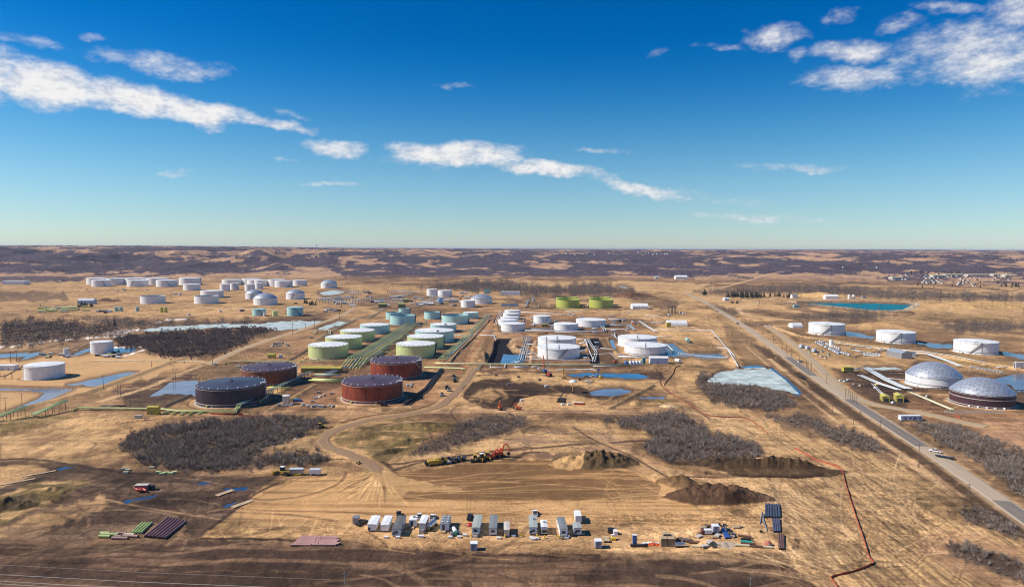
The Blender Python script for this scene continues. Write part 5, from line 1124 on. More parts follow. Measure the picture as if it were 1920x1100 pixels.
for cx, yb, w, h, lb, s in ((190, 537.5, 37, 12, 'leftmost white tank of the far front row', (0.5, 0.05, DARKST)), (258.5, 537.5, 41, 11.5, 'middle white tank of the far front row with a stair rising right', (-0.75, -0.4, DARKST)), (313, 537.5, 41, 12, 'third white tank of the far front row with a stair falling right', (0.35, -0.1, DARKST)),
                         (480, 536.5, 33, 11, 'white tank with a small stair right of the two narrow far ones', None), (532, 538.5, 34, 12, 'rightmost stair tank of the far front row, stair rising right', (0.45, 1.1, DARKST)), (422, 545, 19.5, 12, 'narrow white tank left of the far pair of stair tanks', None), (440, 543.5, 17, 12, 'narrow white tank with stair falling right in the far group', (0.9, 0.0, DARKST)),
                         (468.5, 546, 19.5, 12.5, 'narrow white tank just behind the nearest far dome', None), (486, 541.5, 15, 10.5, 'narrowest white tank, tucked behind the far domes', None)):
    tank(cx, yb, w, h, lb, 'flat', WHITE, WHITE, stair=s, detail=0)
for cx, yb, w, h, ri, lb in ((477, 560.5, 34, 10.5, 7, 'white tank with grey dome, half hidden behind the larger far dome'), (498, 572, 45.5, 12.5, 9.5, 'largest far white tank with a grey dome roof'), (554, 561.5, 35.5, 11.5, 7, 'far domed white tank with a slanting stair, right of the largest'), (617, 540.5, 31, 9.5, 6, 'farthest domed white tank standing alone on the plain'),
                         (903, 570, 40.5, 10.5, 7, 'domed white tank behind the small white tank at the pump station')):
    tank(cx, yb, w, h, lb, 'dome', WHITE, DOME, stair=(-0.5, -0.1, DARKST) if cx in (477, 554, 617) else None, detail=1, rise=ri)
for cx, yb, w, h, lb in ((877.5, 576.5, 27, 12.5, 'small white tank in front of the pale domed tank'), (810, 554.5, 20, 12, 'left one of two white tanks beyond the pump station'), (834.5, 557, 27, 12, 'right wider one of two white tanks beyond the pump station')):
    tank(cx, yb, w, h, lb, 'flat', WHITE, ROOFW, detail=1)
for cx, yb, w, h, lb, m_, s in ((486, 592.5, 26, 12.5, 'left one of two square looking teal tanks by the frozen pond', TEAL, (0.6, -0.1, DARKST)), (553.5, 592.5, 31, 15.5, 'right and taller one of two square looking teal tanks by the frozen pond', TEAL, (0.75, -0.15, DARKST)), (515.5, 592.5, 11, 9.5, 'small pale green tank between the two square teal tanks', PGREEN, None), (495.5, 592.8, 5, 7, 'tiny pale upright tank before the left square teal tank', WHITE, None),
                            (218, 583.5, 8.5, 8, 'left one of the paired pale green silos on the far plain', PTEAL, None), (227, 583.5, 8, 8, 'right one of the paired pale green silos on the far plain', PTEAL, None), (257.5, 583.5, 7.5, 8, 'single pale green silo between the paired silos and yellow boxes', PTEAL, None),
                            (303, 586, 6.5, 10, 'left yellow green upright vessel on the far plain', LIME, None), (311, 586, 6.5, 10, 'right yellow green upright vessel on the far plain', LIME, None), (1592, 560.5, 5.5, 8, 'left white silo behind the turquoise reservoir', WHITE, None), (1600.5, 560.5, 5.5, 8, 'right white silo behind the turquoise reservoir', WHITE, None),
                            (1558, 649.5, 7.5, 12.5, 'upright white tank in the equipment yard right of the highway', WHITE, None)):
    tank(cx, yb, w, h, lb, 'flat', m_, m_, stair=s, detail=0 if w < 20 else 1, name='silo' if w < 12 else None)
# the right hand three and the two near domes
for cx, yb, w, h, lb in ((1549.5, 628.5, 69.5, 19.5, 'left one of three white tanks on the right plain, beside the arched shed'), (1679, 644, 76, 20, 'middle one of three white tanks on the right plain'), (1829, 664.5, 87, 22, 'nearest and rightmost of three white tanks on the right plain')):
    t, g = tank(cx, yb, w, h, lb, 'cone', WHITE, ROOFW, stair=(-0.32, 0.24, SEAM), detail=2, band=(0.17, SEAM)); X, Y, z, R, H, fa = g
    for q in (-0.75, 0.26): MB().box((math.cos(fa+q)*(R+0.1), math.sin(fa+q)*(R+0.1), H*0.5), (0.3, 0.3, H), fa+q).build('drain_pipe', SEAM, t)
    MB().box((math.cos(fa+0.05)*R*0.75, math.sin(fa+0.05)*R*0.75, H+R*0.03), (R*0.55, 0.8, 0.3), fa-0.5).build('roof_walkway', PCREAM, t)
    [MB().box((math.cos(fa+q)*(R+2.5), math.sin(fa+q)*(R+2.5), 0.7), (2.2, 1.3, 1.3), fa+q).build('valve_box', CONC, t) for q in (-0.55, -0.2, 0.0)]
t, g1 = tank(1749.5, 728.5, 109.5, 21, 'white walled tank under the left large aluminium dome', 'dome', WHITE, DOME, detail=2, rise=24, band=(0.30, SEAM))
t2, g2 = tank(1840, 765, 127.5, 25, 'purple brown tank under the right and nearest aluminium dome', 'dome', PURPLE, DOME, detail=2, rise=25.5, band=(0.62, RING)); X, Y, z, R, H, fa = g2
autosmooth(MB().lathe([(R, H*0.12), (R+0.28, H*0.12), (R+0.28, H*0.12+0.4), (R, H*0.12+0.4)], 72).build('base_band', RING, t2))
for q in (-0.35, -0.1, 0.15, 0.4, 0.7): MB().box((math.cos(fa+q)*(R+0.8), math.sin(fa+q)*(R+0.8), 0.8), (1.0, 1.0, 1.5), fa+q).build('valve_stub', WHITE, t2)
for tt, gg in ((t, g1), (t2, g2)):
    X, Y, z, R, H, fa = gg
    for q, rr_ in ((0.1, 0.55), (-0.2, 0.85), (2.8, 0.3)): MB().box((math.cos(fa+q)*R*rr_, math.sin(fa+q)*R*rr_, H+R*0.38*(1-rr_**2)+0.6), (0.9, 0.9, 1.2)).build('dome_vent', DARKST, tt)

# ------------------------------------------------------------------ pipes and racks
def lateral(w, off):
    o = []
    for i, p in enumerate(w):
        a = Vector(w[max(i-1, 0)][:2]); b = Vector(w[min(i+1, len(w)-1)][:2]); t = (b-a).normalized() if (b-a).length > 1e-6 else Vector((1, 0)); o.append((p[0]+t.y*off, p[1]-t.x*off))
    return o
def pipes(name, label, pts, z, r, m, n=1, gap=None, sup=10, group=None, cat='pipeline', supm=GREYST, r2=None):
    """parallel pipes along photo points at height z (or one height per point) on trestles"""
    w = pts_w(pts); z = z if isinstance(z, (list, tuple)) else [z]*len(w); ms = m if isinstance(m, (list, tuple)) else [m]
    base = [hs(*p) for p in w]; gap = gap or r*3; r *= 0.66
    t = thing(name, label, cat, (w[0][0], w[0][1], base[0]), 0, group); ox, oy, oz = w[0][0], w[0][1], base[0]
    for k in range(n):
        q = lateral(w, (k-(n-1)/2)*gap)
        MB().tube([(a-ox, b-oy, base[i]+z[i]-oz) for i, (a, b) in enumerate(q)], r, 8).build('pipe', ms[k % len(ms)], t, smooth=True)
    L = [0]
    for a, b in zip(w[:-1], w[1:]): L.append(L[-1]+math.dist(a, b))
    cnt = min(int(L[-1]/max(sup, 1))+1, 60)
    if sup and max(z) > 0.6:
        wd = (n-1)*gap+2*r+0.6
        for c in range(cnt):
            s = (c+0.5)*L[-1]/cnt; i = max(k for k in range(len(L)) if L[k] <= s+1e-6); i = min(i, len(w)-2); f = (s-L[i])/max(L[i+1]-L[i], 1e-6)
            x = w[i][0]+(w[i+1][0]-w[i][0])*f; y = w[i][1]+(w[i+1][1]-w[i][1])*f; zz = z[i]+(z[i+1]-z[i])*f; an = math.atan2(w[i+1][1]-w[i][1], w[i+1][0]-w[i][0]); g = hs(x, y)
            mb = MB().box((x-ox, y-oy, g+zz-r-0.12-oz), (0.3, wd, 0.25), an)
            for sg in ((-1, 1) if n > 1 else (0,)):
                h = zz-r+0.3; mb.box((x-ox-math.sin(an)*sg*wd*0.42, y-oy+math.cos(an)*sg*wd*0.42, g-0.3+h/2-oz), (0.25, 0.25, h), an)
            mb.build('trestle', supm, t)
    return t
PGS = [PGREEN, PTEAL, PGREEN, PYEL]
pipes('pipe_rack', 'broad pipe rack between the two green tank rows, its near end bent down', [(655, 692), (672, 678), (700, 661), (745, 632), (775, 610)], [0.8, 4.5, 4.5, 4.5, 4.5], 0.7, [PGREEN, PGREEN, PYEL, PTEAL, PGREEN, PYEL], 7, 3.0, 14, cat='pipe rack', supm=PTEAL)
pipes('pipe_rack', 'dark teal pipe rack running alongside the broad green one', [(672, 690), (700, 672), (752, 634)], 3.0, 0.45, [PGREEN, PBLUE], 3, 2.6, 14, cat='pipe rack', supm=DARKST)
pipes('pipe_rack', 'long green pipe rack along the right side of the right tank row', [(829, 681), (850, 660), (880, 632), (906, 605), (915, 592)], 3.2, 0.55, [PGREEN, PGREEN, PYEL, PTEAL], 4, 2.6, 16, cat='pipe rack', supm=PTEAL)
pipes('pipe_rack', 'blue grey pipe rack beside the far end of the right green rack', [(842, 668), (862, 650), (886, 628)], 1.6, 0.4, PBLUE, 2, 1.5, 16, cat='pipe rack')
pipes('pipe_rack', 'low pipe rack of yellow green manifold pipes left of the rust red tank', [(582, 716), (642, 718)], 2.2, 0.45, [PYEL, PGREEN, PYEL], 6, 1.7, 7, cat='pipe rack', supm=OLIVEP)
pipes('pipe_rack', 'upper row of yellow green manifold pipes behind the lower one', [(590, 708), (640, 709)], 3.0, 0.4, [PTEAL, PYEL], 3, 1.6, 7, cat='pipe rack', supm=PTEAL)
pipes('pipe_rack', 'dark pipe rack climbing from the nearest rusted tank to the manifold', [(448, 768), (490, 748), (535, 726), (584, 703)], 3.6, 0.42, [PTEAL, PGREEN, PTEAL], 3, 1.6, 8, cat='pipe rack', supm=DARKST)
pipes('pipe_rack', 'green pipes rising to a tall gooseneck beside the nearest rusted tank', [(440, 776), (447, 766), (484, 748), (487, 760), (512, 747)], [1.0, 1.5, 6.5, 2.5, 5.5], 0.5, PGREEN, 2, 1.8, 6, cat='pipe rack', supm=DARKST)
pipes('pipe_rack', 'dark blue pipe bridge in front of the long yellow shed', [(605, 708), (650, 692)], 2.4, 0.4, PBLUE, 4, 1.5, 10, cat='pipe rack', supm=DARKST)
pipes('pipeline', 'yellow green pipes linking the two left rusted tanks to the rack', [(503, 729), (548, 731)], 1.6, 0.5, PYEL, 3, 1.7, 9)
# green line along the left foreground
pipes('pipeline', 'pale green pipe bundle on stilts at the left edge, lower of two ramps', [(-30, 798), (0, 790), (50, 779)], [2.0, 3.2, 6.5], 0.7, [PGREEN, PGREEN], 3, 1.7, 5, supm=POLE)
pipes('pipeline', 'pale green pipe bundle on stilts, upper of two ramps near the left edge', [(62, 783), (125, 768)], [2.2, 6.8], 0.7, [PGREEN, PGREEN], 3, 1.7, 5, supm=POLE)
pipes('pipeline', 'long yellow green pipeline running to the nearest rusted tank', [(134, 773), (147, 768), (300, 770), (332, 774), (440, 775), (448, 768)], [1.0, 1.4, 1.4, 1.4, 1.4, 1.6], 0.55, [PYEL, PGREEN], 2, 1.7, 12, supm=OLIVEP)
pipes('pipeline', 'short dark pipe rack lying above the long yellow green pipeline', [(188, 765), (236, 766)], 1.8, 0.35, DARKST, 3, 1.1, 8, supm=DARKST)
for i, (a, b) in enumerate((((308, 778), (322, 770)), ((322, 780), (338, 770)), ((338, 780), (352, 771)), ((352, 780), (368, 772)), ((370, 779), (386, 772)))):
    pipes('pipe_crossing', 'short yellow green pipe stub crossing the long pipeline at a slant', [a, b], 0.8, 0.45, PYEL if i % 2 else PGREEN, 2, 1.4, 6, 'slanting pipe stubs at the long pipeline', supm=OLIVEP)
pipes('pipeline', 'pale ground pipe running left from the brown rusted tank to a bend', [(176, 677), (280, 677), (376, 679), (384, 684)], 1.0, 0.45, PCREAM, 1, sup=14)
pipes('pipeline', 'pale ground pipe pair passing behind the rusted tanks', [(420, 684), (425, 680), (560, 680), (690, 680)], 1.0, 0.5, [PCREAM, PYEL], 2, 1.8, 14)
pipes('pipeline', 'long cream pipeline crossing the middle of the terminal', [(815, 684), (900, 684), (985, 685), (1060, 685.5), (1180, 686.5)], 1.4, 0.55, [PCREAM, PGREEN], 2, 2.2, 14)
pipes('pipeline', 'green ground pipe ending right of the rust red tanks', [(795, 690), (866, 692), (870, 695)], 1.0, 0.5, PGREEN, 2, 1.8, 12)
pipes('pipeline', 'dark pipe on the ground right of the nearest rust red tank', [(760, 760), (800, 730), (828, 694)], 0.6, 0.7, DARKST, 2, 1.6, 0)
# white lines round the white tanks
pipes('pipeline', 'thick white pipe along the near side of the big white tank', [(965, 678), (1000, 677), (1107, 677.5), (1112, 672), (1096, 640)], 1.3, 0.75, PWHITE, 1, sup=12)
pipes('pipeline', 'white double pipeline behind the pair of white tanks', [(984, 622.5), (1060, 623), (1133, 624), (1134, 620), (1122, 606)], 2.2, 0.6, PWHITE, 2, 3.4, 14)
pipes('pipe_rack', 'pale blue pipe rack between the lined pit and the big white tank', [(978, 679), (984, 655), (990, 636)], 3.2, 0.55, [PBLUE, PWHITE, PBLUE], 4, 2.2, 8, cat='pipe rack')
pipes('pipeline', 'white pipe entering the top of the lined pit', [(900, 630), (926, 630), (930, 638)], 1.2, 0.6, PWHITE, 1, sup=9)
pipes('pipeline', 'white pipe with a step above the lined pit', [(955, 637), (978, 637), (979, 634), (998, 634)], 2.0, 0.6, PWHITE, 1, sup=9)
pipes('pipeline', 'white pipe to the right of the rear white tank', [(1080, 638), (1098, 638), (1102, 654)], 1.6, 0.55, PWHITE, 1, sup=9)
pipes('pipeline', 'steep pair of white pipes between the two white tank pairs', [(1102, 638), (1118, 662), (1113, 680)], 2.0, 0.5, PWHITE, 2, 2.0, 9)
pipes('pipeline', 'thin white pipe around the bund of the right white tank pair', [(1110, 664), (1146, 664), (1156, 676), (1168, 671), (1216, 671)], 1.2, 0.3, PWHITE, 1, sup=14)
pipes('pipeline', 'slanting white pipe pair behind the right white tank pair', [(1198, 604), (1214, 615), (1230, 625)], 2.4, 0.7, PWHITE, 2, 2.6, 12)
pipes('pipeline', 'white pipeline turning the far right corner of the bare pad', [(1228, 620), (1280, 620.5), (1334, 621.5), (1350, 640), (1366, 660), (1384, 690)], 1.8, 0.7, PWHITE, 1, sup=14)
pipes('pipeline', 'short white branch joining the corner pipeline', [(1344, 654), (1364, 655), (1378, 671)], 1.6, 0.6, PWHITE, 1, sup=9)
pipes('pipeline', 'short white pipe run behind the right white tank pair', [(1134, 619), (1172, 619.5), (1176, 623)], 1.8, 0.55, PWHITE, 1, sup=12)
pipes('pipeline', 'white ground pipe above the narrow blue pond', [(1043, 695), (1060, 694), (1113, 694), (1118, 697)], 0.9, 0.6, PWHITE, 1, sup=12)
pipes('pipeline', 'short white pipe loop left of the crane works', [(918, 682), (920, 691), (946, 691), (948, 683)], 1.2, 0.5, PWHITE, 1, sup=8)
pipes('pipeline', 'pale pipe pair dipping toward the dirt road bend', [(903, 684), (893, 696)], 1.2, 0.5, PCREAM, 2, 1.8, 8)
pipes('pipe_rack', 'far pale pipe rack left of the yellow green tanks', [(985, 577), (990, 565), (998, 560), (1000, 566)], 2.5, 0.8, PBLUE, 2, 3, 20, cat='pipe rack')
pipes('pipeline', 'cream pipe with a raised loop left of the yellow green tanks', [(1000, 577), (1010, 577), (1011, 571), (1028, 571), (1032, 578)], 1.6, 0.6, PCREAM, 1, sup=20)
pipes('pipeline', 'pale pipe fence in front of the yellow green tanks', [(1040, 580), (1100, 580.5), (1165, 581)], 1.4, 0.4, PYEL, 2, 3, 16)
pipes('pipeline', 'cream pipe bridge left of the open teal tanks', [(695, 584), (714, 582), (724, 584)], 3.0, 0.7, PCREAM, 1, sup=18); pipes('pipeline', 'cream pipe running from the far road to the left green row', [(592, 640), (640, 613), (672, 598), (690, 597), (722, 580)], 1.6, 0.6, PCREAM, 2, 3.0, 25)
pipes('pipe_bridge', 'cream pipe bridge over the track left of the green tanks', [(588, 627), (592, 624), (618, 624), (619, 629)], [0.8, 3.4, 3.4, 0.8], 0.6, PCREAM, 2, 2.0, 14, cat='pipe bridge', supm=DARKST)
pipes('pipeline', 'pale pipe along the far side of the crowded white tanks', [(975, 586), (1020, 588), (1070, 592)], 1.4, 0.6, PWHITE, 2, 3, 20); pipes('pipe_rack', 'white pipe rack left of the crowded white tanks', [(931, 612), (934, 600), (940, 586)], 3.0, 0.6, PWHITE, 3, 2.6, 18, cat='pipe rack')
# branches from the green tanks
bl = 'short green branch pipe joining a tank to the rack'
for a, b in (((655, 668), (676, 668)), ((681, 650), (705, 652)), ((704, 636), (735, 636)), ((735, 624), (758, 624)), ((742, 662), (706, 662)), ((764, 648), (725, 648)), ((779, 636), (738, 638)), ((818, 664), (846, 663)), ((834, 650), (858, 649)), ((852, 638), (870, 638)), ((857, 622), (886, 622)), ((880, 606), (902, 606)), ((722, 642), (742, 631)), ((690, 655), (720, 640)), ((818, 670), (838, 672)), ((850, 630), (880, 631))):
    pipes('branch_pipe', bl, [a, b], 1.6, 0.42, PGREEN if a[1] > 640 else PTEAL, 2, 1.6, 10, 'branch pipes of the green tank rows')
# right hand facility
pipes('pipe_rack', 'pale blue stepped pipe rack left of the aluminium domes', [(1600, 698), (1622, 695), (1664, 719), (1689, 731), (1704, 738)], 3.2, 0.55, [PBLUE, PWHITE], 4, 1.7, 9, cat='pipe rack', supm=DARKST)
pipes('pipe_rack', 'lower pale pipe rack next to the stepped one', [(1612, 706), (1650, 722), (1686, 735)], 1.6, 0.5, [PWHITE, PBLUE], 3, 1.7, 9, cat='pipe rack', supm=DARKST)
pipes('pipeline', 'broad pale pipe duct slanting down to the concrete barrier', [(1702, 736), (1744, 753), (1786, 771)], 1.2, 0.75, PCREAM, 2, 1.5, 8)
pipes('pipeline', 'pipe pair leading to the yellow sheds', [(1636, 721), (1650, 738), (1658, 743)], 1.2, 0.4, PWHITE, 2, 1.5, 8)
pipes('pipeline', 'dark trestle wall running left of the white domed tank', [(1624, 702), (1660, 702), (1696, 702)], 2.2, 0.35, DARKST, 3, 0.9, 3.2, supm=POLE)
pipes('pipeline', 'rusty trestle fence in front of the white domed tank', [(1704, 731), (1740, 732), (1776, 732)], 2.0, 0.3, POLE, 2, 0.9, 3.2, supm=POLE)
pipes('pipeline', 'white pipe reaching the foot of the white domed tank', [(1660, 711), (1696, 714)], 1.2, 0.5, PWHITE, 1, sup=8)
pipes('pipeline', 'long pale pipeline below the three white tanks', [(1560, 643), (1650, 655), (1730, 664), (1800, 675), (1850, 684)], 1.0, 0.5, PWHITE, 1, sup=14)
pipes('pipeline', 'white pipe ending at the frames on the right edge', [(1868, 690), (1905, 690)], 1.2, 0.6, PWHITE, 1, sup=9)
pipes('pipeline', 'pipe trestle right of the purple tank', [(1902, 735), (1940, 737)], 2.0, 0.4, DARKST, 2, 1.2, 4, supm=POLE)
pipes('pipeline', 'pipe bundle behind the grey shed reaching the left dome', [(1712, 664), (1740, 667), (1778, 680), (1800, 689)], 1.8, 0.5, [PWHITE, PBLUE], 3, 1.8, 9)

# short white process lines between the white tanks, each a run of its own
wr_ = random.Random(21)
for a, b in (((986, 618), (1036, 618)), ((1040, 626), (1100, 627)), ((1000, 612), (1004, 598)), ((1036, 616), (1042, 600)), ((1088, 618), (1094, 606)), ((1136, 612), (1180, 612)), ((1140, 600), (1176, 601)), ((1146, 628), (1160, 640)), ((1152, 626), (1154, 636)), ((1112, 690), (1160, 690)), ((964, 690), (990, 690)), ((996, 690), (1012, 690)), ((1126, 656), (1150, 660)), ((1112, 656), (1126, 656)), ((985, 664), (1006, 664)), ((985, 670), (1008, 671)), ((987, 648), (1006, 648)), ((1086, 646), (1098, 646)), ((1090, 666), (1104, 666)), ((1232, 632), (1262, 632)), ((1250, 648), (1262, 660)), ((1160, 672), (1216, 674)), ((1180, 610), (1190, 620)), ((980, 606), (984, 596)), ((1210, 592), (1240, 594)), ((940, 626), (980, 627)), ((906, 622), (930, 622)), ((1222, 606), (1250, 606)), ((1180, 588), (1205, 588)), ((1060, 586), (1100, 586))):
    pipes('process_pipe', 'short white process pipe between the white tanks', [a, b], wr_.choice((0.9, 1.4, 2.2)), wr_.choice((0.55, 0.7, 0.85)), wr_.choice((PWHITE, PWHITE, PBLUE)), wr_.choice((1, 2)), 2.4, 12, 'short process pipes between the white tanks', cat='pipe')
# ------------------------------------------------------------------ sheds and trailers
def heading(a, b):
    """world angle of the line between two photo points"""
    (x0, y0), (x1, y1) = G(*a), G(*b); return math.atan2(y1-y0, x1-x0)
def wpx(px, py, w): x, y = G(px, py); return w*y/F_PX
def shed(name, label, cat, px, py, L, Wd, H, rz, wall, roofm, roof='gable', doors=1, windows=0, rise=None, group=None, skid=False, detail=True):
    """px,py = middle of the side nearest the camera; L along local x, Wd along y"""
    x, y = G(px, py); n = Vector((-math.sin(rz), math.cos(rz))); 
    if n.y < 0: n = -n
    X, Y = x+n.x*Wd/2, y+n.y*Wd/2; t = thing(name, label, cat, (X, Y, hs(X, Y)-0.1), rz, group)
    b0 = 0.35 if skid else 0.0; rise = rise if rise is not None else Wd*0.22
    if roof == 'gable':
        MB().prism([(-Wd/2, b0), (Wd/2, b0), (Wd/2, H), (0, H+rise), (-Wd/2, H)], -L/2, L/2, 'yz').build('wall', wall, t)
        r = MB(); e = 0.25
        for s in (-1, 1):
            o = len(r.v); 
            for xx in (-L/2-e, L/2+e):
                r.v += [(xx, 0, H+rise+0.12), (xx, s*(Wd/2+e), H-e*0.4+0.12), (xx, s*(Wd/2+e), H-e*0.4), (xx, 0, H+rise)]
            r.f += [(o, o+1, o+5, o+4), (o+1, o+2, o+6, o+5), (o+2, o+3, o+7, o+6), (o+3, o, o+4, o+7), (o, o+3, o+2, o+1), (o+4, o+5, o+6, o+7)]
        r.build('roof', roofm, t)
    elif roof == 'arch':
        n_ = 12; prof = [(-Wd/2*math.cos(math.pi*i/n_), b0+H*math.sin(math.pi*i/n_)) for i in range(n_+1)]
        MB().prism(prof, -L/2, L/2, 'yz').build('wall', wall, t)
    else:
        MB().box((0, 0, (b0+H)/2), (L, Wd, H-b0)).build('wall', wall, t); MB().box((0, 0, H+0.09), (L+0.3, Wd+0.3, 0.18)).build('roof', roofm, t)
    if skid: m = MB(); [m.box((0, s*Wd*0.32, 0.18), (L*0.96, 0.3, 0.36)) for s in (-1, 1)]; m.build('skid', DARKST, t)
    for k in range(doors): 
        dx = (k-(doors-1)/2)*L/(doors+0.4)-L*0.08; MB().box((dx, -Wd/2-0.03, b0+1.05), (1.0, 0.08, 2.1)).build('door', SEAM if wall is not WHITE else GREYST, t)
    for k in range(windows):
        dx = (k-(windows-1)/2)*L/(windows+0.2)+0.9; MB().box((dx, -Wd/2-0.03, H*0.6), (1.1, 0.08, 0.9)).build('window', GLASS, t)
    return t
def office(fx0, fx1, fyb, bx0, bx1, byt, H, label, wall, roofm, name='office_trailer', cat='trailer', feats='', group=None):
    """trailer end-on to the camera: near end from fx0 to fx1 with its foot at fyb, far roof edge bx0..bx1 at byt"""
    a = Vector(G((fx0+fx1)/2, fyb)); Wd = wpx((fx0+fx1)/2, fyb, fx1-fx0)
    d = ray((bx0+bx1)/2, byt); tt = (H-CAM_H)/d[2]; b = Vector((d[0]*tt, d[1]*tt))
    L = (b-a).length; an = math.atan2((b-a).y, (b-a).x)-math.pi/2; c = (a+b)/2
    t = thing(name, label, cat, (c.x, c.y, hs(c.x, c.y)-0.05), an, group)
    f = 0.55
    MB().box((0, 0, (H+f)/2), (Wd, L, H-f)).build('wall', wall, t)
    r = MB().prism([(-Wd/2-0.12, H), (Wd/2+0.12, H), (Wd/2+0.12, H+0.1), (0, H+0.24), (-Wd/2-0.12, H+0.1)], -L/2-0.15, L/2+0.15).build('roof', roofm, t)
    if 'v' in feats:
        for i in range(3):
            for s in (-1, 1): MB().box((s*Wd*0.3, -L*0.35+i*L*0.3, H+0.4), (0.55, 0.55, 0.45)).build('roof_vent', WHITE, r)
    if 'a' in feats: MB().box((0.1*Wd, L*0.1, H+0.42), (0.9, 0.9, 0.5)).build('air_conditioner', GREYST, r)
    m = MB(); m.box((0, 0, f/2), (Wd*0.86, L*0.94, f)); m.build('skirt', DARKST if 'w' not in feats else SEAM, t)
    if 'w' in feats or 'x' in feats:
        for s in (-1, 1):
            for q in (-0.35, -0.28): MB().lathe([(0.5, -0.15), (0.5, 0.15)], 14).build('wheel', RUBBER, t) if False else None
            wl = MB(); 
            for q in (-0.36*L, -0.36*L+1.2): wl.tube([(s*(Wd/2-0.3), q, 0.5), (s*(Wd/2+0.02), q, 0.5)], 0.5, 14)
            wl.build('wheel_pair', RUBBER, t)
    # long sides: windows, doors; near end: door with steps
    nw = max(2, int(L/4))
    for s in (-1, 1):
        for k in range(nw):
            if 'n' in feats: break
            MB().box((s*(Wd/2+0.02), -L/2+(k+0.5)*L/nw, H*0.62), (0.06, 1.1, 0.8)).build('window', GLASS, t)
    if 'n' not in feats:
        MB().box((Wd/2+0.03, -L*0.18, f+1.05), (0.08, 0.95, 2.05)).build('door', SEAM, t)
        MB().box((Wd/2+0.8, -L*0.18, f/2), (1.5, 1.5, f)).build('steps', WOODM_, t)
    if 'd' in feats: MB().box((-Wd*0.12, -L/2-0.03, f+1.05), (0.95, 0.08, 2.05)).build('door', DARKST, t); MB().box((-Wd*0.12, -L/2-0.9, f/2), (1.8, 1.6, f)).build('steps', WOODM_, t)
    if 'e' in feats: MB().box((0, -L/2-0.03, H*0.6), (1.3, 0.06, 0.9)).build('window', GLASS, t)
    if 'h' in feats:                               # hitch with spare kit at the near end
        MB().box((0, -L/2-0.8, 0.5), (0.25, 1.6, 0.2)).build('hitch', DARKST, t)
    if 'g' in feats: MB().box((0, -L/2-1.0, 0.8), (Wd*0.7, 1.6, 1.4)).build('generator_deck', GREYST, t)
    if 'c' in feats: MB().box((-Wd*0.3, -L/2-0.05, H*0.45), (0.8, 0.12, 0.9)).build('service_panel', DARKST, t); 
    if 'l' in feats: MB().box((-Wd*0.3, -L/2-0.05, f+0.3), (0.4, 0.12, 0.4)).build('socket_panel', DARKST, t)
    return t
OFF = 'site trailers in the row'
office(689, 705.5, 995.5, 697.5, 713.5, 965.7, 2.9, 'all white box trailer with a dark panel on its end, leftmost of the row', WHITE, ROOFW, feats='ncl')
office(713.5, 728.5, 996, 721, 736.5, 965.5, 2.9, 'plain all white box trailer, second from the left in the row', WHITE, ROOFW, feats='n')
office(734.6, 751, 1005, 745.5, 762.4, 965.7, 3.1, 'pale trailer with dark grey roof beside the two white boxes', PBLUEW, DKROOF, feats='hec')
office(767, 781, 988, 768.5, 783.5, 966, 3.0, 'short pale trailer with white roof and a dark door in its end', PBLUEW, ROOFW, feats='dan')
office(785, 798, 996, 792, 803.5, 965, 3.5, 'tall narrow cream van trailer between the short trailer and the tanker', BEIGE, ROOFW, name='van_trailer', feats='wngh')
office(825, 842, 995.5, 830, 845.5, 965.5, 3.1, 'grey roofed trailer with six white vents on top', PBLUEW, GREYROOF, feats='vd')
office(884.5, 899.5, 1003, 889, 905.5, 964.5, 3.2, 'long trailer with grey green roof beside the red tarp', PBLUEW, GREENROOF, feats='deg')
office(916.7, 931.6, 1003.6, 919, 933.5, 964.5, 3.2, 'long trailer with slate grey roof in the middle of the row', PBLUEW, GREYROOF, feats='e')
office(945, 955.3, 1005.5, 944, 956, 977, 2.8, 'narrow beige cargo trailer right of the slate roofed trailer', BEIGE, BEIGE, name='cargo_trailer', feats='wn')
office(992, 1007.5, 1003, 992, 1006.5, 965, 3.2, 'long trailer with green grey roof next to the white motorhome', PBLUEW, GREENROOF, feats='eac' )
office(1049.5, 1064.3, 1006, 1043, 1058, 968.5, 3.3, 'long trailer with dark roof and white side right of the motorhome', WHITE, GREYROOF, feats='eg')
office(1076, 1090.7, 1003.5, 1073, 1088, 979, 3.1, 'short trailer with grey green roof at the right end of the row', PBLUEW, GREENROOF, feats='ec')
t = office(1014.6, 1026.4, 1002, 1014, 1023.5, 975, 3.1, 'white motorhome parked between two long trailers', WHITE, ROOFW, name='motorhome', cat='motorhome', feats='xna')
MB().box((0, -4.6, 2.0), (2.0, 0.5, 0.8)).build('windscreen', GLASS, t)
for (px, py, lb) in ((888.5, 1032, 'bluish grey cabin with white roof standing alone below the long green roofed trailer'), (1122.3, 1027, 'bluish grey cabin with white roof at the left end of the storage yard'), (1343, 999, 'pale blue grey cabin among pallets in the storage yard')):
    shed('cabin', lb, 'cabin', px, py, 2.4, 2.4, 2.7, 0.05, mat('lavender_grey_siding', (0.40, 0.42, 0.52), 0.5), ROOFW, 'flat', 1, 0, skid=True)
shed('shelter', 'small grey open shelter left of the dark pickup', 'shelter', 666.5, 982, 2.4, 2.6, 2.6, 0, GREYST, GREYST, 'flat', 1, 0)
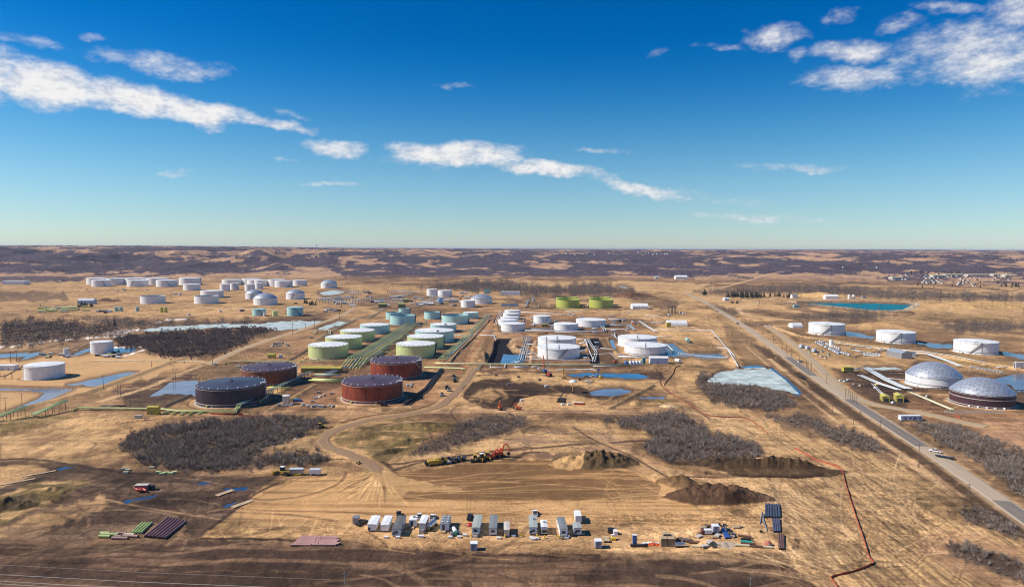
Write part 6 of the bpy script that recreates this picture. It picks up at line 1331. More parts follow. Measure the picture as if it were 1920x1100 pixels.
# ------------------------------------------------------------------ vehicles
def wheel(r, w, m=RUBBER): return MB().tube([(-w/2, 0, 0), (w/2, 0, 0)], r, 14)
def pickup(paint, label, cargo=None, long=5.6):
    t = thing('pickup_truck', label, 'pickup', (0, 0, 0)); L = long; W_ = 1.95
    MB().prism([(-L/2, 0.45), (L/2, 0.45), (L/2, 0.95), (L*0.28, 1.08), (L*0.14, 1.1), (-L*0.12, 1.1), (-L/2, 1.1)], -W_/2, W_/2, 'yz').build('body', paint, t)
    for v in t.children: pass
    MB().prism([(-0.75, 1.1), (1.35, 1.1), (0.75, 1.78), (-0.65, 1.78)], -W_/2+0.12, W_/2-0.12, 'yz').build('cab', GLASS, t)
    MB().box((0, 0.03, 1.80), (W_-0.34, 1.35, 0.07)).build('cab_roof', paint, t)
    MB().box((0, -1.85, 1.08), (W_-0.4, 1.8, 0.10)).build('bed', DARKST, t)
    for sx in (-1, 1):
        for sy in (-1.75, 1.7): o = wheel(0.4, 0.28).build('wheel', RUBBER, t); o.location = (sx*(W_/2-0.1), sy, 0.4)
    return t
def put(t, px, py, rz, dz=0.0):
    x, y, z = at(px, py, dz); t.location = (x, y, z-0.03); t.rotation_euler.z = rz; return t
PK = {'w': pickup(WHITE, 'white pickup parked behind the tall cream van trailer'), 'b': pickup(BLACKP, 'black pickup parked right of the grey open shelter'), 's': pickup(GREYST, 'silver pickup standing by the blue crane in the earthworks')}
TREES = {k: tree_of(v) for k, v in PK.items()}
put(PK['w'], 811, 972, -0.15); put(PK['b'], 678, 981, -0.5); put(PK['s'], 1099, 707, 1.5)
def pk(k, px, py, rz, label, group=None): 
    x, y, z = at(px, py); return dup(PK[k], TREES[k], (x, y, z-0.03), rz, label, group)
pk('b', 881, 971, 3.05, 'black pickup with its bonnet to the camera, left of the green roofed long trailer'); pk('b', 748, 966, 0.2, 'dark pickup half hidden behind the dark roofed trailer'); pk('w', 786, 970, 0.1, 'white pickup squeezed between the short trailer and the van trailer')
pk('w', 1003, 964, 0.0, 'white pickup peeping out behind the green grey roof beside the motorhome'); pk('w', 1112, 707, 1.5, 'white pickup right of the silver one by the narrow blue pond'); pk('w', 1103, 716, 1.2, 'white pickup alone on the sand below the narrow blue pond')
pk('w', 1500, 679, 2.0, 'white pickup pulled up on the verge beside the highway'); pk('b', 1504, 710, -2.55, 'dark car driving on the highway beside the blue ditch water'); pk('w', 1753, 848, 0.9, 'white pickup towing a flat trailer down the highway')
pk('b', 1383, 607.5, 0.5, 'dark car far up the highway'); pk('b', 1345, 585, 0.5, 'dark car farthest up the highway, near the bend'); pk('w', 448, 687, 1.4, 'white pickup parked by the poles left of the rusted tanks'); pk('w', 404, 684, 0.3, 'white pickup at the bend of the pale ground pipe')
t = thing('flat_trailer', 'flat black trailer pulled by the white pickup on the highway', 'trailer', at(1771, 859), 0.9); MB().box((0, 0, 0.75), (2.3, 8.5, 0.25)).build('deck', BLACKP, t); [MB().box((s*1.0, q, 0.4), (0.3, 0.8, 0.8)).build('wheel', RUBBER, t) for s in (-1, 1) for q in (-2.0, -3.0)]; MB().box((0, -3.9, 1.05), (2.2, 0.5, 0.4)).build('tailboard', DARKST, t)
t.location.z += 0.3
for o in list(COL.objects):
    if o.get('label') in ('white pickup towing a flat trailer down the highway', 'dark car driving on the highway beside the blue ditch water', 'dark car far up the highway', 'dark car farthest up the highway, near the bend'): o.location.z += 0.33
t = thing('box_truck', 'white cargo truck behind the rightmost short trailer', 'truck', at(1083, 975), 0.0); MB().box((0, -0.5, 2.0), (2.5, 6.0, 2.6)).build('cargo_box', WHITE, t); MB().box((0, 3.6, 1.4), (2.3, 1.9, 1.9)).build('cab', WHITE, t); MB().box((0, 4.57, 1.8), (2.0, 0.08, 0.8)).build('windscreen', GLASS, t)
for s in (-1, 1):
    for q in (-2.2, 3.4): o = wheel(0.48, 0.3).build('wheel', RUBBER, t); o.location = (s*1.05, q, 0.48)
t = thing('tank_truck', 'silver tank trailer between the van trailer and the vented trailer', 'tanker', at(809, 989), -0.35); MB().tube([(0, -3, 1.7), (0, 3, 1.7)], 1.05, 16).build('vessel', SILVER, t, smooth=False); MB().box((0, 0, 0.7), (1.6, 6.6, 0.35)).build('chassis', YELLOWP, t)
for s in (-1, 1):
    for q in (-2.4, -1.3, 2.2): o = wheel(0.5, 0.3).build('wheel', RUBBER, t); o.location = (s*0.9, q, 0.5)
t = thing('tarp_heap', 'red tarp bundle beside the black pickup', 'tarp', at(880.5, 984)); MB().lathe([(1.3, 0), (1.25, 0.4), (0.9, 0.8), (0.3, 1.0), (0, 1.02)], 12).build('cover', REDP, t)
t = thing('generator', 'white and green generator set with round tanks before the trailers', 'generator', at(853, 1000), 0.3); MB().tube([(0, -1.5, 1.6), (0, 2.2, 1.6)], 0.75, 14).build('vessel', WHITE, t); MB().box((0, -1.8, 0.9), (1.0, 0.6, 1.2)).build('control_box', mat('signal_green', (0.02, 0.25, 0.12), 0.4), t); [MB().tube([(s*1.6, -1.2, 0), (s*1.6, -1.2, 1.7)], 0.55, 12).build('drum', GREYST, t) for s in (-1, 1)]; MB().box((0, 0, 0.3), (3.6, 4.4, 0.3)).build('skid', DARKST, t)
bi = 'small white crate standing at the foot of the trailer row'
for px, py in ((746, 1008), (787, 1006), (791, 1006), (844, 1007), (861, 1007), (891, 1006), (935, 1009), (963, 1005), (996, 1009), (1000, 1011), (1006, 1010), (1062, 1009), (1064, 1007), (872, 1004), (724, 1007)):
    t = thing('crate', bi, 'crate', at(px, py), 0, 'white crates along the trailer fronts'); MB().box((0, 0, 0.35), (1.5, 1.0, 0.6)).build('box', WHITE, t); MB().box((0, 0, 0.68), (1.6, 1.1, 0.08)).build('lid', ROOFW, t)
bl = 'yellow bollard standing at the foot of the trailer row'
for px, py in ((771, 1006), (884, 1006), (947, 1006), (978, 1005), (1021, 1008), (1047, 1008), (1007, 1006)):
    t = thing('bollard', bl, 'bollard', at(px, py), 0, 'yellow bollards before the trailers'); MB().tube([(0, 0, 0), (0, 0, 1.1)], 0.28, 10).build('post', mat('bollard_yellow', (0.7, 0.5, 0.02), 0.4), t); MB().lathe([(0.5, 0), (0.5, 0.1), (0, 0.12)], 10).build('base', CONC, t)
# ------------------------------------------------------------------ earth-moving machines
def tracks(t, L, gw, r=0.5, m=RUBBER):
    for s in (-1, 1):
        pr = [(-L/2+r*math.cos(a)-0, r+r*math.sin(a)) for a in np.linspace(math.pi/2, 3*math.pi/2, 7)]+[(L/2+r*math.cos(a), r+r*math.sin(a)) for a in np.linspace(-math.pi/2, math.pi/2, 7)]
        MB().prism(pr, s*gw/2-0.3, s*gw/2+0.3, 'yz').build('track', m, t)
def excavator(label, paint, up=1.0, cat='excavator'):
    t = thing('excavator', label, cat, (0, 0, 0)); tracks(t, 3.6, 2.6)
    MB().box((0, -0.6, 1.75), (2.7, 3.8, 1.3)).build('house', paint, t); c = MB().box((-0.75, 1.0, 2.45), (1.0, 1.6, 1.6)).build('cab', paint, t); MB().box((-0.75, 1.83, 2.6), (0.9, 0.06, 1.1)).build('windscreen', GLASS, c)
    MB().box((0, -2.3, 1.8), (2.6, 0.6, 1.2)).build('counterweight', DARKST, t)
    b = [(0.35, 1.0, 1.9), (0.35, 1.7, 4.9*up), (0.35, 3.0, 5.6*up)]; MB().tube(b, 0.34, 6).build('boom', paint, t)
    MB().tube([b[-1], (0.35, 4.3, 4.0*up), (0.35, 4.2, 1.6)], 0.27, 6).build('arm', paint, t)
    MB().prism([(3.7, 1.8), (4.6, 1.8), (4.8, 0.9), (4.1, 0.3), (3.5, 0.9)], -0.3, 1.0, 'yz').build('bucket', DARKST, t); return t
ex = excavator('orange excavator with folded boom, left of the two on the pad edge', ORANGEP, 0.95); put(ex, 922, 861, -1.45); ext = tree_of(ex)
x, y, z = at(937, 857); dup(ex, ext, (x, y, z), -1.25, 'orange excavator with raised boom at the right end of the machine line', sc=(1.15, 1.15, 1.3))
x, y, z = at(938, 768); dup(ex, ext, (x, y, z), 0.3, 'small red orange excavator in the earthworks, left one', sc=(0.8, 0.8, 1.0)); x, y, z = at(972, 767); dup(ex, ext, (x, y, z), 1.3, 'small red orange excavator in the earthworks, right one', sc=(0.8, 0.8, 0.9))
def dozer(label, paint=YELLOWP):
    t = thing('bulldozer', label, 'bulldozer', (0, 0, 0)); tracks(t, 3.6, 2.3, 0.55); MB().prism([(-1.6, 0.8), (1.8, 0.8), (1.8, 1.7), (0.2, 1.9), (-1.6, 1.6)], -0.65, 0.65, 'yz').build('body', paint, t); c = MB().box((0, -0.5, 2.4), (1.4, 1.4, 1.3)).build('cab', GLASS, t); MB().box((0, -0.5, 3.1), (1.7, 1.7, 0.12)).build('cab_roof', paint, c)
    MB().prism([(2.5, 0.1), (2.75, 0.1), (2.65, 0.7), (2.8, 1.4), (2.55, 1.4), (2.45, 0.7)], -1.9, 1.9, 'yz').build('blade', paint, t); [MB().tube([(s*1.15, 0.6, 0.7), (s*1.15, 2.5, 0.6)], 0.14, 6).build('push_arm', paint, t) for s in (-1, 1)]; return t
dz = dozer('yellow bulldozer standing above the bend of the dirt road'); put(dz, 601, 802, -1.2); dzt = tree_of(dz)
for px, py, rz, lb in ((893, 865, -1.5, 'yellow bulldozer left of the loader in the machine line'), (912, 861, 1.3, 'yellow bulldozer next to the left orange excavator'), (673, 869, 0.6, 'small yellow bulldozer beside the dirt road mouth')):
    x, y, z = at(px, py); dup(dz, dzt, (x, y, z), rz, lb, sc=(0.55,)*3 if px == 673 else (1.25,)*3 if px > 800 else None)
def loader(label, paint=YELLOWP):
    t = thing('wheel_loader', label, 'loader', (0, 0, 0)); MB().prism([(-3, 0.8), (1.2, 0.8), (1.2, 1.6), (-0.6, 1.9), (-3, 1.9)], -0.9, 0.9, 'yz').build('body', paint, t); c = MB().box((0, 0.0, 2.6), (1.5, 1.6, 1.5)).build('cab', GLASS, t); MB().box((0, 0, 3.4), (1.7, 1.8, 0.14)).build('cab_roof', ROOFW, c)
    MB().prism([(3.4, 0.3), (4.3, 0.25), (3.6, 1.5), (3.2, 1.3)], -1.5, 1.5, 'yz').build('bucket', paint, t); MB().tube([(0, 1.0, 1.8), (0, 2.4, 1.9), (0, 3.4, 0.9)], 0.3, 6).build('lift_arm', paint, t)
    for s in (-1, 1):
        for q in (-1.9, 1.6): o = wheel(0.85, 0.6).build('wheel', RUBBER, t); o.location = (s*1.15, q, 0.85); 
    return t
ld = loader('yellow wheel loader in the middle of the machine line'); put(ld, 903, 864, -1.2); ldt = tree_of(ld); ld.scale = (1.2,)*3
x, y, z = at(530, 890); dup(ld, ldt, (x, y, z), 1.4, 'yellow and black loader at the left edge of the graded pad')
def scraper(label):
    t = thing('scraper', label, 'earth scraper', (0, 0, 0)); MB().prism([(2.0, 0.9), (5.4, 0.9), (5.4, 1.7), (4.0, 2.0), (2.0, 2.0)], -1.0, 1.0, 'yz').build('tractor', YELLOWP, t); MB().box((0, 3.2, 2.6), (1.5, 1.4, 1.3)).build('cab', GLASS, t)
    MB().prism([(-4.5, 0.8), (0.8, 0.5), (1.2, 2.4), (-4.5, 2.6)], -1.5, 1.5, 'yz').build('bowl', YELLOWP, t); MB().tube([(0, 2.4, 2.2), (0, 1.4, 3.0), (0, -0.5, 2.7)], 0.3, 6).build('gooseneck', YELLOWP, t)
    for s in (-1, 1):
        for q in (-5.0, 4.0): o = wheel(0.95, 0.6).build('wheel', RUBBER, t); o.location = (s*1.2, q, 0.95)
    return t
sc_ = scraper('yellow earth scraper at the left end of the machine line'); put(sc_, 818, 870, -1.2); sct = tree_of(sc_); x, y, z = at(830, 868); dup(sc_, sct, (x, y, z), -1.3, 'second yellow earth scraper, just right of the leftmost one')
for i, (px, py) in enumerate(((851, 866), (860, 864), (870, 862))):
    t = thing('drum_roller', ('leftmost', 'middle', 'rightmost')[i]+' of three dark drum rollers with yellow frames', 'roller', at(px, py), -0.2); MB().tube([(-0.9, 0, 1.25), (0.9, 0, 1.25)], 1.25, 18).build('drum', mat('drum_steel', (0.035, 0.045, 0.075), 0.4), t); f = MB(); [f.box((s*1.1, 0, 1.2), (0.2, 3.2, 0.3)) for s in (-1, 1)]; f.box((0, 1.6, 1.2), (2.4, 0.3, 0.4)); f.build('frame', YELLOWP, t); MB().tube([(-1.25, 0, 1.25), (-1.0, 0, 1.25)], 1.2, 18).build('side_plate', YELLOWP, t)
t = thing('skid_steer', 'white and grey skid steer between the scrapers and drum rollers', 'skid steer', at(843, 868), -1.0); MB().box((0, 0, 1.1), (1.7, 2.6, 1.3)).build('body', WHITE, t); MB().box((0, 0.2, 2.1), (1.3, 1.2, 0.8)).build('cab', GLASS, t); MB().box((0, 1.9, 0.5), (1.9, 0.5, 0.7)).build('bucket', DARKST, t); [MB().box((s*0.95, q, 0.45), (0.35, 0.9, 0.9)).build('wheel', RUBBER, t) for s in (-1, 1) for q in (-0.8, 0.8)]
for px, py, L, lb, m_ in ((556, 889, 6.5, 'grey equipment trailer with yellow rail at the left edge of the pad', GREYST), (591, 889, 5.0, 'white box trailer at the left edge of the graded pad', WHITE)):
    t = thing('box_trailer', lb, 'trailer', at(px, py), 0.05); MB().box((0, 0, 1.7), (L, 2.4, 2.2)).build('box', m_, t); MB().box((0, 0, 2.86), (L+0.15, 2.5, 0.12)).build('roof', PBLUEW, t); [MB().box((q, -1.1, 0.45), (0.9, 0.3, 0.9)).build('wheel', RUBBER, t) for q in (-1, 0.2)]; 
    if px == 556: MB().box((0.3, -1.4, 0.5), (L*0.7, 0.3, 0.35)).build('rail', mat('bollard_yellow', (0.7, 0.5, 0.02)), t)
# cranes and rigs in the earthworks
def crane(label, paint, H, lean, mast, px, py, rz):
    t = thing('crawler_crane', label, 'crane', at(px, py), rz); tracks(t, 5, 3.2, 0.6); MB().box((0, -0.8, 2.2), (2.8, 4.6, 1.9)).build('house', paint, t); MB().box((-1.0, 1.6, 2.3), (1.0, 1.4, 1.7)).build('cab', GLASS, t); MB().box((0, -3.2, 1.9), (2.8, 0.8, 1.3)).build('counterweight', DARKST, t)
    b = MB(); top = Vector((0, 1.2+lean, H)); bot = Vector((0, 1.2, 1.8))
    for sx in (-0.45, 0.45):
        for sy in (-0.45, 0.45): b.tube([bot+Vector((sx, sy, 0)), top+Vector((sx*0.4, sy*0.4, 0))], 0.12, 5)
    for i in range(10):
        q = i/10; p = bot.lerp(top, q); p2 = bot.lerp(top, q+0.1); s = (-1)**i; b.tube([p+Vector((-0.45*s, -0.45, 0)), p2+Vector((0.4*s, -0.4, 0))], 0.07, 4); b.tube([p+Vector((-0.45, 0.45*s, 0)), p2+Vector((-0.4, -0.4*s, 0))], 0.07, 4)
    b.build('boom', mast, t); MB().tube([top, (0, top.y+0.3, H*0.4)], 0.05, 4).build('hoist_rope', DARKST, t); MB().box((0, top.y+0.3, H*0.4), (0.5, 0.5, 0.8)).build('hook', paint, t); return t
crane('blue crane with an orange mast beside the white pipe on the earthworks', BLUEP, 15, 2, ORANGEP, 1021, 698, 0.3); crane('red crane with a tall grey lattice boom by the blue crane', REDP, 34, 3, GREYST, 1029, 705, 0.5); crane('black crane with a short slanting boom in the lower earthworks', DARKST, 12, -5, DARKST, 1052, 754, 1.2)
t = thing('drill_rig', 'yellow drill rig with a tall pale mast in the earthworks', 'drill rig', at(1057, 709), 0); tracks(t, 4, 2.6, 0.5); MB().box((0.3, -0.6, 1.8), (2.4, 3.2, 1.6)).build('house', YELLOWP, t); MB().box((0, 1.6, 6), (0.9, 0.9, 10)).build('lower_mast', YELLOWP, t); MB().box((0, 1.6, 13.5), (0.6, 0.6, 6)).build('upper_mast', WHITE, t)
t = thing('tower_light', 'orange pole with a white hood standing in the dark earthworks', 'light tower', at(1074, 736), 0); MB().tube([(0, 0, 0), (0, 0, 8)], 0.3, 8).build('mast', mat('amber_paint', (0.6, 0.3, 0.03)), t); MB().lathe([(3.2, 8.2), (2.6, 9.0), (0, 10.2)], 12).build('hood', WHITE, t); MB().box((0, 0, 0.4), (2, 2, 0.8)).build('base', DARKST, t)
t = thing('aerial_lift', 'blue lift with a square platform beside the narrow blue pond', 'lift', at(1122, 706), 0); MB().box((0, 0, 0.8), (2, 3, 1.2)).build('base', BLUEP, t); MB().tube([(0, 0, 1.4), (0, 0.5, 5.5)], 0.35, 8).build('arm', BLUEP, t); MB().box((0, 0.5, 6.2), (2, 1.4, 1.3)).build('platform', BLUEP, t)
t = thing('mini_excavator', 'yellow mini machine right of the two pickups at the narrow pond', 'machine', at(1126, 709), 0.5); MB().box((0, 0, 1.2), (2.0, 2.6, 1.4)).build('body', YELLOWP, t); MB().box((0, 0.4, 2.3), (1.4, 1.4, 1.0)).build('cab', YELLOWP, t); MB().box((0, 0, 0.3), (2.3, 3, 0.6)).build('tracks', RUBBER, t)
for i, px in enumerate((1077, 1081, 1085, 1089, 1093)):
    t = thing('pipe_spool', 'pale ringed pipe spool in the row of five beside the black crane', 'pipe spool', at(px, 757), 0.15, 'pipe spools by the black crane'); MB().tube([(0, -2.5, 0.75), (0, 2.5, 0.75)], 0.7, 12).build('barrel', BEIGE, t); MB().tube([(0, -2.7, 0.75), (0, -2.4, 0.75)], 0.95, 12).build('flange', ORANGEP, t)
for px, py, lb in ((1011, 692, 'grey skid near the foot of the white pipe'), (972, 708, 'brown crate on the sand left of the red crane'), (1012, 713, 'dark skid on the sand below the red crane'), (1087, 712, 'dark skid right of the drill rig'), (930, 705, 'brown crate by the dirt road bend'), (953, 722, 'grey skid on the dark earth'), (1024, 725, 'pale box on the dark earth'), (1055, 760, 'white crate below the black crane'), (1067, 759, 'white upright crate below the black crane'), (978, 752, 'white box near the right red excavator')):
    t = thing('crate', lb, 'crate', at(px, py), 0.3); MB().box((0, 0, 0.8), (2.2, 1.6, 1.3)).build('box', WHITE if 'white' in lb or 'pale' in lb else POLE if 'brown' in lb else GREYST if 'grey' in lb else DARKST, t); MB().box((0, 0, 0.1), (2.4, 1.8, 0.2)).build('skid', WOODM_, t)
# ------------------------------------------------------------------ stacked pipe, mats, pallets
def loose_pipe(label, a, b, r, m, group=None, cat='pipe', cap=None, z=0.0):
    A = Vector(G(*a)); B = Vector(G(*b)); c = (A+B)/2; L = (B-A).length; rz = math.atan2((B-A).y, (B-A).x); t = thing('loose_pipe', label, cat, (c.x, c.y, hs(c.x, c.y)+z), rz, group)
    mb = MB(); n = 14
    prof = [(r, -L/2), (r, L/2), (r*0.86, L/2), (r*0.86, -L/2), (r, -L/2)]; mb.lathe(prof, n); mb.v = [(p[2], p[1], p[0]+r) for p in mb.v]; o = mb.build('wall', m, t)
    autosmooth(o)
    if cap:
        for s in (-1, 1): k = MB().tube([(s*(L/2-0.02), 0, r), (s*(L/2+0.06), 0, r)], r*1.04, 14); k.build('end_cap', cap, t)
    return t
for i in range(4): loose_pipe('pale green coated pipe in the row of four beside the purple brown pipes', (247+i*5.9, 1001), (267+i*5.9, 982), 0.46, mat('green_coated_pipe', (0.36, 0.44, 0.15), 0.45), 'green pipes laid side by side', cap=PGREEN)
for i in range(7):
    loose_pipe('long purple brown pipe in the stack of seven at the lower left', (272+i*6.0, 1007.5+i*0.4), (315+i*5.6, 972+i*1.0), 0.44, mat('purple_coated_pipe', (0.24, 0.125, 0.12), 0.36), 'purple brown pipes laid side by side', cap=BLACKP)
for a, b, lb, m_ in (((186, 1007), (207, 1007.5), 'short pale green pipe at the left end of the lower left pile', 'g'), ((190, 1003.5), (222, 1004), 'longer pale green pipe behind the shortest green one', 'g'), ((188, 1001), (206, 1001.4), 'pale green pipe lying at the back of the lower left pile', 'g'), ((210, 1010), (240, 1010.5), 'pinkish brown pipe nearest the dark field in the lower left pile', 'p'), ((214, 1007), (228, 1007), 'stubby pink pipe in the lower left pile', 'p'), ((230, 1006), (259, 1007.5), 'brown pipe beneath the pale one in the lower left pile', 'p'), ((234, 1004), (252, 1004.5), 'pale yellow pipe lying before the four green pipes', 'y'), ((218, 1001), (237, 1001), 'thin pink brown pipe at the rear of the lower left pile', 'p')):
    loose_pipe(lb, a, b, 0.6, {'g': MATS['green_coated_pipe'], 'p': mat('pink_brown_pipe', (0.30, 0.17, 0.145), 0.5), 'y': PCREAM}[m_], 'short pipes scattered at the lower left')
for i in range(6): loose_pipe('blue coated pipe in the stack of six at the right edge of the yard', (1435.5+i*5.2, 970.5), (1436.5+i*4.7, 946), 0.46, mat('blue_coated_pipe', (0.065, 0.075, 0.105), 0.35), 'blue pipes, upper stack', cap=BLACKP)
for i in range(4): loose_pipe('slate coated pipe in the stack of four below the blue stack', (1451.5+i*3.6, 998), (1449+i*3.8, 973.5), 0.36, mat('slate_coated_pipe', (0.085, 0.085, 0.13), 0.4), 'slate pipes, middle stack')
for i in range(3): loose_pipe('brown pipe in the stack of three at the lower right of the yard', (1462+i*3.6, 1030.5), (1460+i*4.2, 1003), 0.40, mat('brown_coated_pipe', (0.16, 0.075, 0.05), 0.45), 'brown pipes, lower stack')
for i in range(4): loose_pipe('bright blue pipe in the slanting stack beside the small cabin', (1361+i*2.8, 1010-i*0.3), (1353.5+i*1.5, 992-i*0.2), 0.36, mat('bright_blue_pipe', (0.03, 0.09, 0.30), 0.35), 'slanting blue pipes', cap=BLACKP)
for a, b, m_, lb in (((1378, 1023.2), (1405, 1024.6), PCREAM, 'left cream length of the long pipe along the yard edge'), ((1406, 1024.6), (1430, 1026.4), mat('brown_coated_pipe', (0.16, 0.075, 0.05)), 'brown middle length of the long pipe along the yard edge'), ((1431, 1026.4), (1448, 1027.6), PCREAM, 'right cream length of the long pipe along the yard edge'), ((1389, 1016), (1411, 1018.5), mat('jade_pipe', (0.04, 0.36, 0.29), 0.4), 'jade green pipe lying behind the long pipe'), ((1389, 1012.5), (1408, 1013.5), BLACKP, 'black pipe behind the jade green pipe'), ((1384, 1005.5), (1409, 1009), MATS['brown_coated_pipe'], 'thin brown pipe farthest from the yard edge'), ((1389, 1020.5), (1416, 1021.5), MATS['brown_coated_pipe'], 'brown pipe between the jade one and the long pipe'), ((1291, 1017.5), (1313, 1019), MATS['brown_coated_pipe'], 'dark brown pipe left of the sand heap'), ((1297, 1025), (1312, 1026.5), PCREAM, 'short cream pipe below the sand heap'), ((1424, 997), (1430, 998), BLACKP, 'short black pipe alone on the yard')):
    loose_pipe(lb, a, b, 0.45, m_)
t = thing('dome_tent', 'small pink red dome beside the right cream pipe', 'tent', at(1440, 1021)); MB().lathe([(1.5, 0), (1.45, 0.5), (1.2, 1.1), (0.7, 1.6), (0, 1.8)], 14).build('cover', mat('faded_red_canvas', (0.45, 0.14, 0.10), 0.7), t, smooth=True); MB().box((0, -1.45, 0.5), (0.7, 0.1, 1.0)).build('flap', BEIGE, t)
for i, (px, py, n) in enumerate(((1244, 1021, 4), (1258, 1021, 4), (1248, 1012, 4), (1259, 1013, 3))):
    t = thing('pallet_stack', ('front left', 'front right', 'rear left', 'rear right')[i]+' of four wooden crate stacks beside the orange tarp', 'pallet stack', at(px, py), 0.03)
    for k in range(n): MB().box((0, 0, 0.35+k*0.75), (2.4, 2.2, 0.62)).build('crate', mat('weathered_crate', (0.34, 0.25, 0.15), 0.8, var=0.3), t); MB().box((0, 0, 0.70+k*0.75), (2.5, 2.3, 0.07)).build('lid', WOODM_, t)
t = thing('water_trailer', 'pale silver tank trailer right of the crate stacks', 'tank trailer', at(1275, 1024), 0.03); MB().tube([(-1.8, 0, 1.0), (1.8, 0, 1.0)], 0.75, 14).build('vessel', SILVER, t); MB().box((0, 0, 0.3), (3.8, 1.5, 0.3)).build('frame', DARKST, t); [MB().box((q, -0.8, 0.3), (0.6, 0.2, 0.6)).build('wheel', RUBBER, t) for q in (-0.5, 0.5)]
t = thing('tarp_heap', 'orange and white tarp crumpled beside the crate stacks', 'tarp', at(1224, 1020)); m_ = MB(); rr = random.Random(3)
for k, mm in ((0, ORANGEP), (1, WHITE), (2, ORANGEP)):
    mb = MB(); n = 14; nx = 8; o = 0
    for i in range(n):
        for j in range(nx): mb.v.append((-3.2+i*0.5+k*0.2-(k == 1)*0.9, -1.3+j*0.38+(k == 1)*0.7, max(0.02, (0.75-abs(i-6.5)*0.09-abs(j-3.5)*0.13)*(0.5+rr.random()))))
    for i in range(n-1):
        for j in range(nx-1): mb.f.append((i*nx+j, i*nx+j+1, (i+1)*nx+j+1, (i+1)*nx+j))
    if k < 2: mb.build('cloth', mm, t)
t = thing('pump_unit', 'upright blue tank on a black hose skid in the storage yard', 'pump', at(1190, 1021)); MB().box((0, 0.3, 2.2), (1.5, 1.2, 3.4)).build('tank', BLUEP, t); MB().box((0, 0.3, 3.95), (1.6, 1.3, 0.12)).build('lid', ROOFW, t); MB().box((1.2, -0.8, 0.3), (6.0, 1.4, 0.4)).build('skid', BLACKP, t); hz = MB(); [hz.tube([(-1.2+q*0.7, -1.4, 0.7), (-1.2+q*0.7, -0.3, 0.7)], 0.28, 8) for q in range(8)]; hz.build('hose_reel', DARKST, t)
t = thing('timber_mat', 'tan flat mat leaning on its dark skid right of the cabin', 'mat', at(1136, 1012), 0.06); MB().box((0, 0, 0.7), (2.4, 4.6, 0.2)).build('deck', WOODM_, t); MB().box((0, 0, 0.3), (2.2, 4.4, 0.55)).build('skid', DARKST, t)
for px, py, L, Wd, rz, lb in ((422, 924, 8.5, 2.6, 1.05, 'wooden access mat lying near the blue puddle'), (455, 944, 10, 2.6, 1.0, 'long wooden access mat on the edge of the graded pad'), (32, 903, 14, 1.6, 0.75, 'lower pale timber mat strip along the muddy track'), (73, 887, 14, 1.6, 0.75, 'upper pale timber mat strip along the muddy track')):
    t = thing('access_mat', lb, 'mat', at(px, py), rz); MB().box((0, 0, 0.22), (L, Wd, 0.2)).build('deck', WOODM_, t); m_ = MB(); [m_.box((q*L/4, 0, 0.08), (0.3, Wd*0.95, 0.14)) for q in (-1.6, 0, 1.6)]; m_.build('bearer', POLE, t)
t = thing('machine', 'white and yellow small machine right of the tan mat', 'machine', at(1150, 1011)); MB().box((0, 0, 0.6), (1.6, 2.0, 0.8)).build('body', MATS['bollard_yellow'], t); MB().box((0, 0.6, 1.4), (1.2, 0.9, 0.9)).build('hood', WHITE, t)
t = thing('machine', 'white machine with a dark round cover above the tan mat', 'machine', at(1151, 999)); MB().box((0.5, -0.6, 0.9), (1.5, 2.2, 1.5)).build('body', WHITE, t); MB().lathe([(1.4, 0), (1.4, 1.6), (0, 1.9)], 12, c=(-0.9, 1.2, 0)).build('cover', BLACKP, t)
t = thing('machine', 'white machine with red brown end on a trailer left of the cabin', 'machine', at(1324, 1000)); MB().box((0.6, 0, 1.2), (2.6, 1.8, 1.5)).build('body', WHITE, t); MB().box((-1.4, 0, 1.1), (1.3, 1.6, 1.3)).build('engine', mat('brown_primer', (0.2, 0.07, 0.05)), t); MB().box((0, 0, 0.3), (5.5, 1.8, 0.25)).build('frame', DARKST, t)
junk = random.Random(9); jl = 'small bundle of dark fittings scattered right of the slanting blue pipes'
for i in range(22):
    q = i/21; t = thing('fitting', jl, 'pipe fitting', at(1352+q*26+junk.gauss(0, 3), 984+q*22+junk.gauss(0, 2)), junk.random()*3, 'scattered fittings in the yard'); mb = MB().tube([(-0.7, 0, 0.4), (0.1, 0, 0.4), (0.5, 0.4, 0.4)], 0.33, 8); mb.build('elbow', junk.choice((BLACKP, DARKST, POLE, BEIGE)), t); MB().tube([(-0.85, 0, 0.4), (-0.7, 0, 0.4)], 0.48, 8).build('flange', junk.choice((GREYST, DARKST)), t)
for i, (px, py) in enumerate(((1275, 1010), (1284, 1013), (1291, 1014), (1345, 1005), (1341, 1008), (1318, 990), (1324, 987), (1380, 990), (1384, 988), (1330, 1024), (1311, 1006), (1322, 1026))):
    t = thing('pallet', 'low timber pallet lying in the storage yard', 'pallet', at(px, py), junk.random(), 'pallets in the storage yard'); MB().box((0, 0, 0.45), (2.6, 1.6, 0.5)).build('load', junk.choice((WOODM_, BEIGE, POLE)), t); MB().box((0, 0, 0.1), (2.7, 1.7, 0.15)).build('bearer', POLE, t)
for i, (a, b) in enumerate((((1425, 982), (1429, 960)), ((1432, 982), (1431, 963)), ((1438, 996), (1432, 974)))): loose_pipe('thin steel beam lying left of the blue pipe stacks', a, b, 0.22, GREYST, 'thin beams by the blue stacks')
